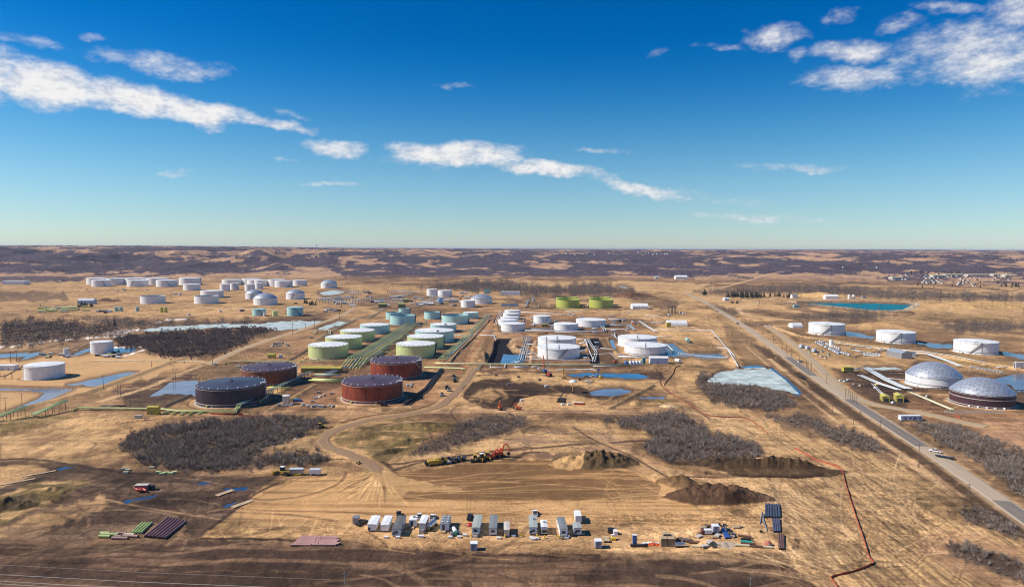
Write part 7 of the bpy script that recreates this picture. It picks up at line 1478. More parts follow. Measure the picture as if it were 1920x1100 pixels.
# pink slabs by the dark field
PINK = mat('faded_pink_plank', (0.43, 0.235, 0.20), 0.7, var=0.15)
for i in range(9):
    y0 = 1007+i*2.1; x0 = 562-i*2.2+junk.uniform(0, 4); x1 = 636+junk.uniform(-6, 4)
    for (a, b) in (((x0, y0), (x0+(x1-x0)*(0.55 if i % 2 else 0.45), y0+0.2)), ((x0+(x1-x0)*(0.57 if i % 2 else 0.47), y0+0.3), (x1, y0+0.5))):
        A = Vector(G(*a)); B = Vector(G(*b)); c = (A+B)/2; t = thing('plank_bundle', 'pale pink plank bundle in the flat pile beside the dark field', 'plank bundle', (c.x, c.y, hs(c.x, c.y)), math.atan2((B-A).y, (B-A).x), 'pink plank bundles'); MB().box((0, 0, 0.42), ((B-A).length, 0.92, 0.4)).build('plank', PINK, t); MB().box((0, 0, 0.1), ((B-A).length*0.6, 0.7, 0.2)).build('bearer', POLE, t)
# red machine with pale box, left yard
t = thing('container', 'pale roofed steel box standing in the mud beside the red pipe heap', 'container', at(267, 918), 0.05); MB().box((0, 0, 1.2), (5.6, 2.6, 2.4)).build('wall', mat('dusty_red_steel', (0.33, 0.16, 0.12), 0.6), t); MB().box((0, 0, 2.45), (5.8, 2.8, 0.14)).build('roof', BEIGE, t); MB().box((0.5, -1.33, 1.1), (1.0, 0.08, 2.0)).build('door', POLE, t); MB().box((4.2, 0.5, 1.0), (1.8, 1.8, 1.9)).build('engine', DARKST, t)
rp = mat('coral_pipe', (0.55, 0.10, 0.075), 0.5)
for i in range(9): loose_pipe('short coral red pipe in the heap beside the pale steel box', (247+junk.uniform(0, 20), 924+junk.uniform(-5, 3)), (255+junk.uniform(0, 20), 921+junk.uniform(-5, 3)), 0.5, rp, 'coral red pipes', z=junk.random()*0.8)
for i, (px, py) in enumerate(((297, 886), (304, 889), (312, 887), (320, 889), (327, 887), (232, 880), (240, 882), (236, 887), (285, 878))): 
    t = thing('crate', 'pale low crate at the edge of the thicket', 'crate', at(px, py), junk.random()*0.4, 'pale crates by the thicket'); MB().box((0, 0, 0.5), (2.4, 1.2, 0.8)).build('box', PCREAM if i > 4 else PGREEN, t); MB().box((0, 0, 0.08), (2.5, 1.3, 0.16)).build('skid', POLE, t)
t = thing('block', 'pale concrete box on the slope below the long pipeline', 'concrete box', at(260, 789), 0.2); MB().box((0, 0, 0.9), (4, 2.5, 1.6)).build('body', BEIGE, t); MB().box((0, 0, 1.78), (4.2, 2.7, 0.15)).build('lid', CONC, t)
# ------------------------------------------------------------------ plant buildings and yards
shed('long_shed', 'long yellow green shed between the rusted tanks and the pipe rack', 'shed', 602, 698.5, wpx(602, 698, 76), 7, 4.0, heading((564, 698.5), (640, 699)), OLIVEP, YSHED, 'gable', 2, 0, rise=1.2)
shed('pump_house', 'small yellow shed on trestles over the long pipeline at the left', 'shed', 286, 778, wpx(286, 778, 21), 3.6, 5.2, 0.02, YSHED, YSHED, 'gable', 1, 0, rise=0.6)
shed('pump_house', 'small yellow shed left of the nearest sage green tank', 'shed', 508, 671.5, wpx(508, 671, 13), 5, 3.6, 0, YSHED, YSHED, 'gable', 1, 0)
shed('shelter', 'small blue grey hut right of the little yellow shed', 'hut', 525.5, 672, wpx(525, 672, 6), 3, 3.0, 0, PBLUE, GREYST, 'flat', 1, 0)
shed('pump_house', 'yellow box shed beside the stepped pipe rack', 'shed', 1591, 699, wpx(1591, 699, 18), 4.5, 3.9, 0, YSHED, YSHED, 'flat', 1, 0)
for px, py, lb in ((1666, 751, 'left yellow shed with a dark open end near the highway'), (1692, 751, 'right and larger yellow shed with a dark open end near the highway')):
    rz = heading((px, py), (px-14, py-14))-math.pi; s = shed('pump_house', lb, 'shed', px, py, 9.5 if px < 1680 else 10.5, 5, 3.6 if px < 1680 else 4.6, rz, YSHED, mat('yellow_shed_roof', (0.55, 0.47, 0.10), 0.5), 'gable', 2, 0, rise=0.8)
    MB().box((4.78 if px < 1680 else 5.28, 0, 1.5), (0.1, 3.4, 2.8)).build('opening_shade', DARKST, s)  # dark panel stands in for the shade inside the open end
t = shed('office_building', 'long blue white trailer with dark windows on the right verge of the highway', 'trailer', 1709, 788.5, wpx(1709, 788, 40), 3.4, 3.2, 0.03, mat('blue_white_siding', (0.60, 0.68, 0.74), 0.45), ROOFW, 'flat', 2, 4, skid=True)
shed('storage_building', 'grey shed with a dark gable end below the three white tanks', 'shed', 1676, 669.5, 22, 12, 5.5, heading((1687, 668), (1655, 661))-math.pi, GREYST, mat('blue_grey_sheet_roof', (0.30, 0.34, 0.38), 0.4), 'gable', 2, 0)
shed('storage_building', 'low blue grey building behind the grey gabled shed', 'shed', 1703, 668, 14, 8, 4.0, -0.2, PBLUE, GREYROOF, 'flat', 1, 1)
shed('arched_shed', 'white arched shed beside the left one of the three white tanks', 'shed', 1496, 614.5, wpx(1496, 614, 20), 14, 6.5, 0.1, WHITE, WHITE, 'arch', 0, 0)
shed('arched_shed', 'long white arched hall behind the bare pad of the white tanks', 'hall', 1271, 611.5, wpx(1271, 611, 36), 16, 8, 0.0, WHITE, WHITE, 'arch', 0, 0)
shed('arched_shed', 'white shelter with an arched roof in front of the right white tank', 'shelter', 1236, 682, wpx(1236, 682, 34), 7, 6.0, 0.0, PBLUEW, WHITE, 'gable', 1, 0, rise=1.2)
shed('hall', 'white hall with dark pipes in front, right of the yellow green tanks', 'hall', 1201, 580, wpx(1201, 580, 30), 20, 6, 0.03, WHITE, ROOFW, 'gable', 1, 0)
shed('pump_house', 'yellow pump hut left of the long white arched hall', 'hut', 1254, 613, 6, 5, 6, 0, YSHED, YSHED, 'flat', 1, 0); shed('pump_house', 'long olive hut between the two mid white tanks', 'hut', 1022, 613, wpx(1022, 613, 12), 5, 4.0, 0, OLIVEP, mat('olive_roof', (0.30, 0.30, 0.10)), 'gable', 1, 0)
t = thing('horizontal_tank', 'pale green horizontal tank lying on the bare pad by the corner pipeline', 'tank', at(1289, 641), heading((1280, 633), (1297, 648))); MB().tube([(-8, 0, 3.0), (8, 0, 3.0)], 2.0, 18).build('vessel', PTEAL, t); [MB().box((q, 0, 0.8), (0.8, 3.0, 1.8)).build('saddle', CONC, t) for q in (-5, 5)]; MB().tube([(0, 0, 4.8), (0, 0, 5.8)], 0.5, 8).build('dome_hatch', GREYST, t)
for i, px in enumerate((1174, 1182, 1188, 1194, 1200)):
    t = thing('process_vessel', 'small blue upright drum at the left of the white drums' if i == 0 else 'small white upright drum in the row of four before the right white tank', 'vessel', at(px, 684), 0, None if i == 0 else 'white drums'); m_ = BLUEP if i == 0 else WHITE; MB().lathe([(1.6, 0.3), (1.6, 3.2), (1.2, 3.8), (0, 4.1)], 14).build('drum', m_, t, smooth=True); MB().box((0, 0, 0.15), (3.0, 3.0, 0.3)).build('base', CONC, t)
t = thing('container', 'tall teal container beside the row of white drums', 'container', at(1207, 682), 0); MB().box((0, 0, 2.9), (2.8, 3, 5.6)).build('body', TEALP, t); MB().box((0, 0, 5.78), (3, 3.2, 0.16)).build('lid', PTEAL, t)
t = thing('container', 'small red skid left of the blue drum', 'skid', at(1154, 680), 0.2); MB().box((0, 0, 1.2), (4, 2.4, 1.9)).build('body', ORANGEP, t); MB().box((2.6, -0.5, 0.7), (1.4, 1.4, 1.2)).build('pump', WHITE, t)
t = thing('horizontal_tank', 'white pressure vessel right of the white arched shelter', 'vessel', at(1271, 680), 1.9); MB().tube([(-3.5, 0, 2.3), (3.5, 0, 2.3)], 1.7, 14).build('vessel', WHITE, t); MB().box((0, 0, 0.5), (5, 2, 1.0)).build('saddle', DARKST, t)
for i in range(26):
    q = i/25; px = 1273+q*92; py = 663+q*8.5+math.sin(q*3)*1.2
    t = thing('concrete_block', 'pale concrete block in the line along the grey water bund', 'concrete block', at(px, py, 0.0), 0.4, 'concrete blocks by the grey water'); t.location.z = max(t.location.z, 0.0); MB().box((0, 0, 0.6), (1.8, 1.1, 1.1)).build('block', ROOFW, t)
for i in range(38):
    q = i/37; t = thing('concrete_barrier', 'pale concrete barrier piece in the long line before the purple domed tank', 'barrier', at(1772+q*112, 772.5+q*1.2), 0, 'barrier pieces before the domed tank'); MB().prism([(-0.45, 0), (0.45, 0), (0.2, 0.9), (-0.2, 0.9)], -0.6, 0.6, 'yz').build('block', CONC, t) if i % 2 == 0 else MB().prism([(-0.4, 0), (0.4, 0), (0.2, 0.8), (-0.2, 0.8)], -0.6, 0.6, 'yz').build('block', BEIGE, t)
# equipment yard right of the highway
yl = 'white pump skid in the two long rows of the equipment yard'
for row, (a, b, n) in enumerate((((1531, 643), (1573, 664), 13), ((1538, 641), (1574, 655), 10), ((1556, 655), (1592, 667), 9))):
    for i in range(n):
        q = i/(n-1); t = thing('pump_skid', yl, 'pump skid', at(a[0]+(b[0]-a[0])*q, a[1]+(b[1]-a[1])*q), 0.5, 'pump skids in the equipment yard'); MB().tube([(-1.8, 0, 1.3), (1.8, 0, 1.3)], 0.95, 10).build('vessel', junk.choice((WHITE, WHITE, GREYST, PBLUEW)), t); MB().box((0, 0, 0.3), (3.8, 1.8, 0.5)).build('skid', DARKST, t)
for i, (px, py) in enumerate(((1503, 652), (1514, 655), (1527, 660))):
    t = thing('tank_lorry', ('left', 'middle', 'right')[i]+' of three white box lorries in the equipment yard', 'lorry', at(px, py), 0.75); MB().box((-0.8, 0, 2.4), (6, 2.6, 3.2)).build('box', PBLUEW, t); MB().box((3.4, 0, 1.7), (2.0, 2.4, 2.3)).build('cab', WHITE, t); [MB().box((q, -1.2, 0.5), (1.0, 0.3, 1.0)).build('wheel', RUBBER, t) for q in (-2.6, 3.2)]; MB().box((0, 0, 0.7), (8, 2.0, 0.3)).build('chassis', DARKST, t)
for i, (px, py) in enumerate(((1518, 661), (1524, 659), (1541, 660), (1554, 666), (1532, 664), (1540, 669), (1548, 672))):
    t = thing('container', 'small dark green skid below the white lorries', 'skid', at(px, py), 0.6, 'green skids in the equipment yard'); MB().box((0, 0, 0.9), (3, 1.8, 1.4)).build('body', PTEAL if i < 4 else BEIGE, t); MB().box((0, 0, 1.65), (3.1, 1.9, 0.1)).build('lid', DARKST, t)
t = thing('bus', 'long white bus shaped trailer right of the equipment rows', 'trailer', at(1634, 668), -0.45); MB().box((0, 0, 1.9), (15, 2.7, 2.6)).build('body', WHITE, t); MB().box((0, 0, 3.26), (15.2, 2.9, 0.14)).build('roof', PBLUEW, t); [MB().box((q*2.6, -1.38, 2.3), (1.5, 0.06, 0.8)).build('window', GLASS, t) for q in (-2, -1, 0, 1, 2)]; [MB().box((q, -1.2, 0.45), (1.0, 0.3, 0.9)).build('wheel', RUBBER, t) for q in (-5, 5)]
for i, (px, py) in enumerate(((1598, 654), (1604, 657), (1610, 659), (1616, 662), (1621, 664), (1628, 665), (1616, 650), (1622, 651), (1630, 653), (1648, 662), (1652, 658), (1480, 609), (1426, 609), (1436, 612), (1444, 611))): pk('w' if i % 3 else 's', px, py, 0.5+junk.random()*0.4, 'small parked pickup right of the equipment rows' if i < 11 else 'small pickup on the sand lot by the far highway', 'pickups parked in the right yard' if i < 11 else 'pickups on the far sand lot')
for i in range(9):
    t = thing('pipe_stand', 'low white pipe frame in the row at the right edge', 'frame', at(1822+i*7, 689+i*1.2), 0.5, 'white frames at the right edge'); mb = MB(); [mb.tube([(-2.6, q*0.8, 0.9), (2.6, q*0.8, 0.9)], 0.22, 6) for q in (-1, 0, 1)]; mb.build('bar', WHITE, t); [MB().box((q, 0, 0.4), (0.3, 2.2, 0.8)).build('leg', GREYST, t) for q in (-2, 2)]
t = thing('pipe_stand', 'tall white open frame cut by the right edge of the picture', 'frame', at(1913, 694), 0.0); mb = MB(); [mb.box((q*2.2, 0, 3), (0.5, 0.5, 6)) for q in range(-2, 3)]; mb.box((0, 0, 6.2), (10, 3, 0.5)); mb.build('post', WHITE, t); MB().box((0, 2.5, 3), (9, 0.3, 5)).build('backing', WHITE, t)
t = thing('valve_station', 'cluster of yellow pumps among the pale pipe racks', 'pump station', at(1646, 722), 0.6); [MB().tube([(q*1.5-3, 0, 0.9), (q*1.5-3, 1.6, 0.9)], 0.55, 8).build('pump', MATS['bollard_yellow'], t) for q in range(6)]; MB().box((1, 0.8, 0.2), (10, 3, 0.3)).build('base', CONC, t)
for i, (px, py) in enumerate(((1576, 714), (1583, 716), (1590, 713), (1600, 722), (1612, 724), (1640, 728), (1690, 752), (1735, 747), (1738, 744), (1766, 728), (1674, 756))): 
    t = thing('crate', 'pale crate on the mud below the stepped pipe rack', 'crate', at(px, py), junk.random(), 'crates by the stepped pipe rack'); MB().box((0, 0, 0.7), (2.4, 1.5, 1.1)).build('box', junk.choice((WHITE, PBLUEW, BEIGE, CONC)), t); MB().box((0, 0, 0.08), (2.5, 1.6, 0.16)).build('skid', POLE, t)
# white tank and gear by the nearest rusted tank
t = thing('storage_tank', 'small upright silver tank right of the nearest rusted tank', 'tank', at(537, 757), 0); MB().lathe([(2.7, 0), (2.7, 6.2)], 24).build('shell', SILVER, t); MB().lathe([(2.8, 6.2), (2.0, 6.5), (0, 6.8)], 24).build('roof', ROOFW, t)
for i, (px, py) in enumerate(((523, 762), (530, 762), (538, 762), (546, 760), (586, 753), (592, 747), (600, 745), (608, 742), (622, 739), (598, 737), (568, 760), (578, 762), (586, 763), (592, 762), (600, 763), (608, 763), (618, 762), (624, 763), (765, 723), (771, 725), (773, 721))):
    t = thing('valve_skid', 'pale valve skid on the brown ground between the rusted tanks', 'skid', at(px, py), junk.random(), 'valve skids by the rusted tanks'); MB().box((0, 0, 0.8), (2.2, 1.5, 1.2)).build('body', junk.choice((WHITE, CONC, PBLUEW, BEIGE, CONC)), t); MB().box((0, 0, 0.1), (2.6, 1.9, 0.2)).build('skid', junk.choice((WOODM_, DARKST)), t)
t = thing('pump_unit', 'dark blue pump unit with a yellow boom left of the valve skids', 'pump', at(556, 752), 0.3); MB().box((0, 0, 1), (5, 3, 1.7)).build('body', BLUEP, t); MB().box((-2, 2, 1.6), (7, 0.7, 0.8), 0.5).build('boom', MATS['bollard_yellow'], t); MB().box((3, -1, 0.7), (2, 1.6, 1.2)).build('tank', BLUEP, t)
t = thing('pickup_truck', 'dark truck on the sand right below the nearest rust red tank', 'truck', at(719, 761), 1.6); MB().box((0, -0.6, 0.9), (2.0, 4.6, 0.8)).build('body', BLACKP, t); MB().box((0, 1.2, 1.6), (1.8, 1.8, 0.8)).build('cab', GLASS, t); [MB().box((s*0.9, q, 0.4), (0.3, 0.8, 0.8)).build('wheel', RUBBER, t) for s in (-1, 1) for q in (-2, 1.4)]
for i, (px, py) in enumerate(((852, 712), (838, 729), (842, 733), (853, 716), (829, 742), (851, 708))):
    t = thing('machine', 'small grey machine parked beside the dirt road bend', 'machine', at(px, py), 0.4, 'machines by the dirt road bend'); MB().box((0, 0, 1.2), (2.4, 3.4, 1.6)).build('body', GREYST if i % 2 == 0 else BLACKP, t); MB().box((0, 0.6, 2.4), (1.7, 1.5, 0.9)).build('cab', GLASS, t); [MB().box((s*1.2, 0, 0.45), (0.4, 3.0, 0.9)).build('track', RUBBER, t) for s in (-1, 1)]
for i, (px, py) in enumerate(((515, 645), (522, 644), (530, 644), (536, 646), (519, 649), (512, 649), (540, 648), (525, 648), (584, 634), (628, 612))): pk('w' if i % 2 else 's', px, py, junk.random()*3, 'small pickup in the parking group left of the green tanks', 'pickups parked left of the green tanks')
# gear along the green tank rows: small manifolds
for i in range(34):
    q = junk.random(); side = i % 2
    px = 700+q*95+junk.gauss(0, 8) if side == 0 else 842+q*56+junk.gauss(0, 2); py = 668-q*66+junk.gauss(0, 2) if side == 0 else 668-q*62
    t = thing('valve_manifold', 'small green valve manifold beside the tank row racks', 'manifold', at(px, py), junk.random()*0.4, 'valve manifolds along the racks'); mb = MB(); [mb.tube([(k*1.3-2, 0, 0.2), (k*1.3-2, 0, 1.7), (k*1.3-2, 2.0, 1.7)], 0.34, 6) for k in range(4)]; mb.build('pipe', junk.choice((PGREEN, PTEAL, PBLUE, PWHITE)), t); MB().tube([(-3, 0, 0.9), (3, 0, 0.9)], 0.4, 8).build('header', junk.choice((PGREEN, PTEAL)), t)
for i in range(22):
    px = junk.choice((990, 1000, 1116, 1126, 1140, 1030, 1070, 1090, 1150, 1180, 1190, 940, 925)) + junk.gauss(0, 5); py = junk.uniform(584, 632)
    t = thing('valve_manifold', 'small white valve manifold among the white tanks', 'manifold', at(px, py), junk.random()*0.4, 'white valve manifolds'); mb = MB(); [mb.tube([(k*1.6-2.4, 0, 0.2), (k*1.6-2.4, 0, 2.2), (k*1.6-2.4, 2.5, 2.2)], 0.4, 6) for k in range(4)]; mb.build('pipe', junk.choice((PWHITE, PBLUE, PCREAM)), t); MB().tube([(-4, 0, 1.0), (4, 0, 1.0)], 0.5, 8).build('header', PWHITE, t)
for i in range(16):
    px = junk.choice((982, 992, 1000, 1094, 1102, 1118, 1164, 1172, 1180, 1190, 1100, 965, 955, 975)); py = junk.choice((644, 652, 660, 666, 640, 672)) if px < 1130 else 668
    t = thing('valve_skid', 'grey white valve skid by the foot of the big white tanks', 'skid', at(px+junk.gauss(0, 2), py), 0, 'valve skids by the big white tanks'); MB().box((0, 0, 1.0), (3, 2, 1.6)).build('body', junk.choice((WHITE, PBLUEW, GREYST)), t); MB().tube([(-3, 0, 1.2), (3, 0, 1.2)], 0.45, 8).build('pipe', PWHITE, t)
# gear in the left green pump yard
for i in range(26):
    px, py = junk.choice(((70+junk.random()*75, 664+junk.random()*7), (180+junk.random()*45, 665+junk.random()*6)))
    t = thing('pump_skid', 'small pump skid in the cluttered yard behind the left white tanks', 'pump skid', at(px, py), junk.random()*0.5, 'pump skids behind the left white tanks'); MB().tube([(-2, 0, 1.2), (2, 0, 1.2)], 0.8, 8).build('vessel', junk.choice((WHITE, WHITE, PTEAL, PGREEN, DARKST, PCREAM, BLUEP)), t); MB().box((0, 0, 0.3), (4, 1.6, 0.5)).build('skid', junk.choice((DARKST, CONC)), t)
shed('storage_building', 'white open sided shed cut by the left edge of the picture', 'shed', 8, 694, wpx(8, 694, 34), 8, 4.2, 0.1, WHITE, ROOFW, 'flat', 3, 0)
# the distant pump station: sheds, frames, vessels
pl = {'shed': 'small pale shed in the crowded pump station', 'frame': 'grey steel pipe frame in the crowded pump station', 'vessel': 'white horizontal vessel in the crowded pump station'}
for i in range(96):
    px = junk.uniform(600, 880); py = junk.uniform(549, 575) if px > 650 else junk.uniform(558, 574); k = junk.choice(('shed', 'frame', 'vessel', 'vessel', 'frame'))
    if 792 < px < 850 and py < 560: continue
    if k == 'shed': shed('small_shed', pl[k], 'shed', px, py, junk.uniform(8, 14), 7, junk.uniform(3, 5), 0.03, junk.choice((WHITE, PBLUEW, BEIGE, GREYST)), junk.choice((ROOFW, GREYROOF, DKROOF)), 'gable', 0, 0, group='sheds of the pump station')
    elif k == 'frame':
        t = thing('pipe_gantry', pl[k], 'pipe frame', at(px, py), 0.03, 'pipe frames of the pump station'); L = junk.uniform(14, 34); mb = MB(); n = int(L/5)
        for q in range(n+1):
            for s in (-2, 2): mb.box((-L/2+q*L/n, s, 3), (0.5, 0.5, 6))
            mb.box((-L/2+q*L/n, 0, 5.8), (0.5, 4.4, 0.4))
        mb.build('frame', junk.choice((GREYST, PBLUEW)), t); mb = MB(); [mb.tube([(-L/2, s, 6.4), (L/2, s, 6.4)], 0.5, 6) for s in (-1.5, 0, 1.5)]; mb.build('pipe', junk.choice((PWHITE, PWHITE, PCREAM, GREYST)), t)
    else:
        t = thing('process_vessel', pl[k], 'vessel', at(px, py), junk.choice((0.03, 1.5, 0.6)), 'vessels of the pump station'); L = junk.uniform(6, 14); MB().tube([(-L/2, 0, 2.6), (L/2, 0, 2.6)], junk.uniform(1.0, 2.0), 10).build('vessel', junk.choice((WHITE, WHITE, PWHITE, BEIGE, DARKST)), t); [MB().box((q*L*0.3, 0, 0.6), (0.6, 2.2, 1.4)).build('saddle', CONC, t) for q in (-1, 1)]
for px, py, w, lb in ((717, 576, 15, 'left olive shed in front of the pump station'), (753, 576, 13, 'right olive shed in front of the pump station'), (760, 567, 10, 'olive shed behind the right olive one')): shed('small_shed', lb, 'shed', px, py, wpx(px, py, w), 10, 6, 0.05, OLIVEP, mat('olive_roof', (0.30, 0.30, 0.10)), 'gable', 1, 0)
t = thing('process_vessel', 'silver sphere like heap of pipes right in the pump station', 'vessel', at(825, 570), 0.2); MB().lathe([(6, 0.3), (7.5, 4), (6.5, 9), (3, 12), (0, 12.6)], 16).build('vessel', SILVER, t); MB().lathe([(7.6, 0), (7.6, 0.8), (6, 0.9)], 16).build('base', CONC, t)
shed('hall', 'dark green hall beyond the pale domed tank', 'hall', 913, 550, wpx(913, 550, 11), 14, 7, 0, PTEAL, mat('dark_green_roof', (0.05, 0.16, 0.14)), 'gable', 1, 0); shed('hall', 'long pale hall behind the pump station near the grey wood', 'hall', 957, 553, wpx(957, 553, 36), 16, 8, -0.02, WHITE, ROOFW, 'flat', 4, 0); shed('hall', 'dark roofed hall left of the yellow green tanks', 'hall', 956, 574.5, wpx(956, 574, 32), 10, 5, 0, PBLUE, DKROOF, 'flat', 2, 0)
shed('hall', 'long white hall below the far slope at the left edge', 'hall', 24, 533.5, wpx(24, 533, 40), 30, 11, 0.05, WHITE, ROOFW, 'flat', 3, 0); shed('hall', 'pale blue hall beside dark trees on the far left plain', 'hall', 160, 570, wpx(160, 570, 28), 15, 7, 0.1, PBLUE, PBLUEW, 'gable', 2, 0)
for i in range(20):
    px, py = junk.uniform(72, 165), junk.uniform(575, 586)
    t = thing('process_vessel', 'low yellow green vessel in the far left gas yard', 'vessel', at(px, py), 0.1, 'vessels of the far left gas yard'); MB().tube([(-7, 0, 1.8), (7, 0, 1.8)], 1.3, 8).build('vessel', junk.choice((PYEL, PCREAM, PGREEN, DARKST, LIME)), t); MB().box((0, 0, 0.4), (12, 2.2, 0.8)).build('saddle', CONC, t)
for i in range(34):
    px, py = junk.choice(((junk.uniform(208, 286), junk.uniform(543, 547)), (junk.uniform(325, 355), junk.uniform(551, 554)), (junk.uniform(183, 206), junk.uniform(583, 587)), (junk.uniform(345, 475), junk.uniform(580, 592)), (junk.uniform(480, 640), junk.uniform(566, 584)), (junk.uniform(595, 640), junk.uniform(580, 586)), (junk.uniform(95, 130), junk.uniform(526, 532))))
    t = thing('container', 'tiny container on the far left plain', 'container', at(px, py), junk.random(), 'containers on the far left plain'); MB().box((0, 0, 1.6), (junk.uniform(4, 9), 3, 2.8)).build('body', junk.choice((WHITE, BEIGE, DARKST, PBLUEW, POLE)), t); MB().box((0, 0, 3.05), (4, 2.4, 0.1)).build('lid', ROOFW, t)
for i in range(30):
    px, py = junk.choice(((junk.uniform(1245, 1300), junk.uniform(584, 592)), (junk.uniform(1185, 1215), junk.uniform(603, 612)), (junk.uniform(1140, 1172), junk.uniform(596, 604)), (junk.uniform(862, 900), junk.uniform(555, 562)), (junk.uniform(925, 1035), junk.uniform(562, 582)), (junk.uniform(1088, 1104), junk.uniform(574, 580))))
    t = thing('equipment_skid', 'small pale equipment skid among the terminal tanks', 'skid', at(px, py), junk.random(), 'equipment skids of the terminal'); MB().box((0, 0, 1.2), (junk.uniform(3, 6), 2.4, 2)).build('body', junk.choice((WHITE, PBLUEW, BEIGE, DARKST, YSHED, ORANGEP)), t); MB().box((0, 0, 0.12), (5, 2.6, 0.24)).build('skid', DARKST, t)
# farms and town to the right
shed('farmhouse', 'white farmhouse among spruces beyond the far highway', 'house', 1491, 558.5, wpx(1491, 558, 11), 10, 6, 0.1, WHITE, GREYROOF, 'gable', 1, 2); shed('barn', 'pale shed with a dark end near the short spruce clump', 'shed', 1363, 563.5, wpx(1363, 563, 10), 8, 5, 0.2, WHITE, ROOFW, 'gable', 1, 0); shed('hall', 'long white hall on the far bank of the turquoise reservoir', 'hall', 1560, 561, wpx(1560, 561, 24), 14, 7, -0.05, WHITE, ROOFW, 'gable', 2, 0); shed('hut', 'small turquoise hut in front of the reservoir bank', 'hut', 1494, 576.5, wpx(1494, 576, 10), 7, 4, 0, mat('turquoise_siding', (0.25, 0.50, 0.50)), GREYROOF, 'gable', 1, 0); shed('hut', 'tiny grey hut right of the white silos behind the reservoir', 'hut', 1621, 559, 8, 6, 4, 0, GREYST, DKROOF, 'gable', 1, 0)
shed('barn', 'long white barn at the wood edge in the middle distance', 'barn', 1278, 523.5, wpx(1278, 523, 22), 25, 9, 0, WHITE, ROOFW, 'gable', 2, 0); shed('barn', 'small greenish white barn left of the long barn at the wood edge', 'barn', 1232, 522.5, wpx(1232, 522, 7), 12, 7, 0, WHITE, PTEAL, 'gable', 1, 0)
house0 = None
hl = 'small pale house with gabled roof in the distant town'
for i in range(64):
    px, py = junk.choice(((junk.uniform(1672, 1705), junk.uniform(520, 526)), (junk.uniform(1720, 1800), junk.uniform(518, 523)), (junk.uniform(1725, 1775), junk.uniform(527, 534)), (junk.uniform(1785, 1860), junk.uniform(529, 538)), (junk.uniform(1800, 1910), junk.uniform(518, 527)), (junk.uniform(1690, 1900), junk.uniform(515, 520))))
    if house0 is None:
        house0 = shed('house', hl, 'house', px, py, 11, 8, 3.6, 0.1, BEIGE, DKROOF, 'gable', 1, 2, group='houses of the distant town'); ht = tree_of(house0); continue
    x, y, z = at(px, py); dup(house0, ht, (x, y, z), junk.choice((0.1, 1.6, 0.4)), sc=(junk.uniform(0.7, 1.1),)*3)
for px, py, w, lb in ((1790, 518, 34, 'long white warehouse in the distant town, left one'), (1835, 518, 40, 'longest white warehouse in the middle of the distant town'), (1762, 520, 24, 'white warehouse at the left end of the distant town'), (1897, 521, 24, 'tan hall at the right end of the distant town'), (1874, 519, 22, 'white warehouse right of the longest one in the distant town'), (1683, 524, 20, 'white hall on the plain left of the distant town')): shed('warehouse', lb, 'warehouse', px, py, wpx(px, py, w), 26, 6.5, 0, BEIGE if 'tan' in lb else WHITE, mat('tan_roof', (0.5, 0.4, 0.22)) if 'tan' in lb else ROOFW, 'gable', 3, 0, rise=3)
for i in range(30):
    px, py = junk.choice(((junk.uniform(40, 480), junk.uniform(483, 500)), (junk.uniform(1060, 1260), junk.uniform(474, 480)), (junk.uniform(1560, 1700), junk.uniform(492, 506)), (junk.uniform(500, 640), junk.uniform(478, 486)), (junk.uniform(1210, 1260), junk.uniform(475, 477))))
    x, y, z = at(px, py); k = max(1, y/2700)**0.5; dup(house0, ht, (x, y, z), junk.random(), 'tiny white farm building on the far slopes', 'farm buildings on the far slopes', sc=(k*1.2,)*3)
# ------------------------------------------------------------------ spruces
def mat_needles():
    m = bpy.data.materials.new('spruce_needles'); m.use_nodes = True; nt = NT(m.node_tree); b = nt.n['Principled BSDF']; oc = nt.node('ShaderNodeTexCoord').outputs['Object']
    nt.l.new(nt.mix(nt.mrange(nt.noise(oc, 1.2, 4), 0.3, 0.7), (0.014, 0.020, 0.011, 1), (0.055, 0.062, 0.032, 1)), b.inputs['Base Color']); b.inputs['Roughness'].default_value = 0.9; return m
NEED = mat_needles()
def spruce(label, h=10.0):
    t = thing('spruce_tree', label, 'tree', (0, 0, 0)); MB().tube([(0, 0, 0), (0, 0, h*0.95)], 0.2, 6, r1=0.04).build('trunk', POLE, t); mb = MB(); rr = random.Random(2)
    for k in range(170):
        q = rr.random()**0.8; z = h*(0.06+0.92*q); r = (1-q)*h*0.24+0.15; a = rr.random()*6.283; r *= rr.uniform(0.55, 1.15); c, s = math.cos(a), math.sin(a); w = 0.35+r*0.25
        o = len(mb.v); mb.v += [(c*0.1, s*0.1, z+0.25), (c*r-s*w, s*r+c*w, z-r*0.35), (c*r*1.2, s*r*1.2, z-r*0.15), (c*r+s*w, s*r-c*w, z-r*0.35)]; mb.f += [(o, o+1, o+2), (o, o+2, o+3)]
    mb.build('crown', NEED, t); return t
sp = spruce('lone dark spruce at the edge of the left brush'); spt = tree_of(sp); x, y, z = at(215, 611); sp.location = (x, y, z); sp.scale = (1.0, 1.0, 1.3)
def spruces(n, xs, ys, label, group, hs_=(0.8, 1.3)):
    for i in range(n):
        x, y, z = at(junk.uniform(*xs), junk.uniform(*ys)); k = junk.uniform(*hs_); dup(sp, spt, (x, y, z-0.2), junk.random()*6, label, group, sc=(k*1.2, k*1.2, k))
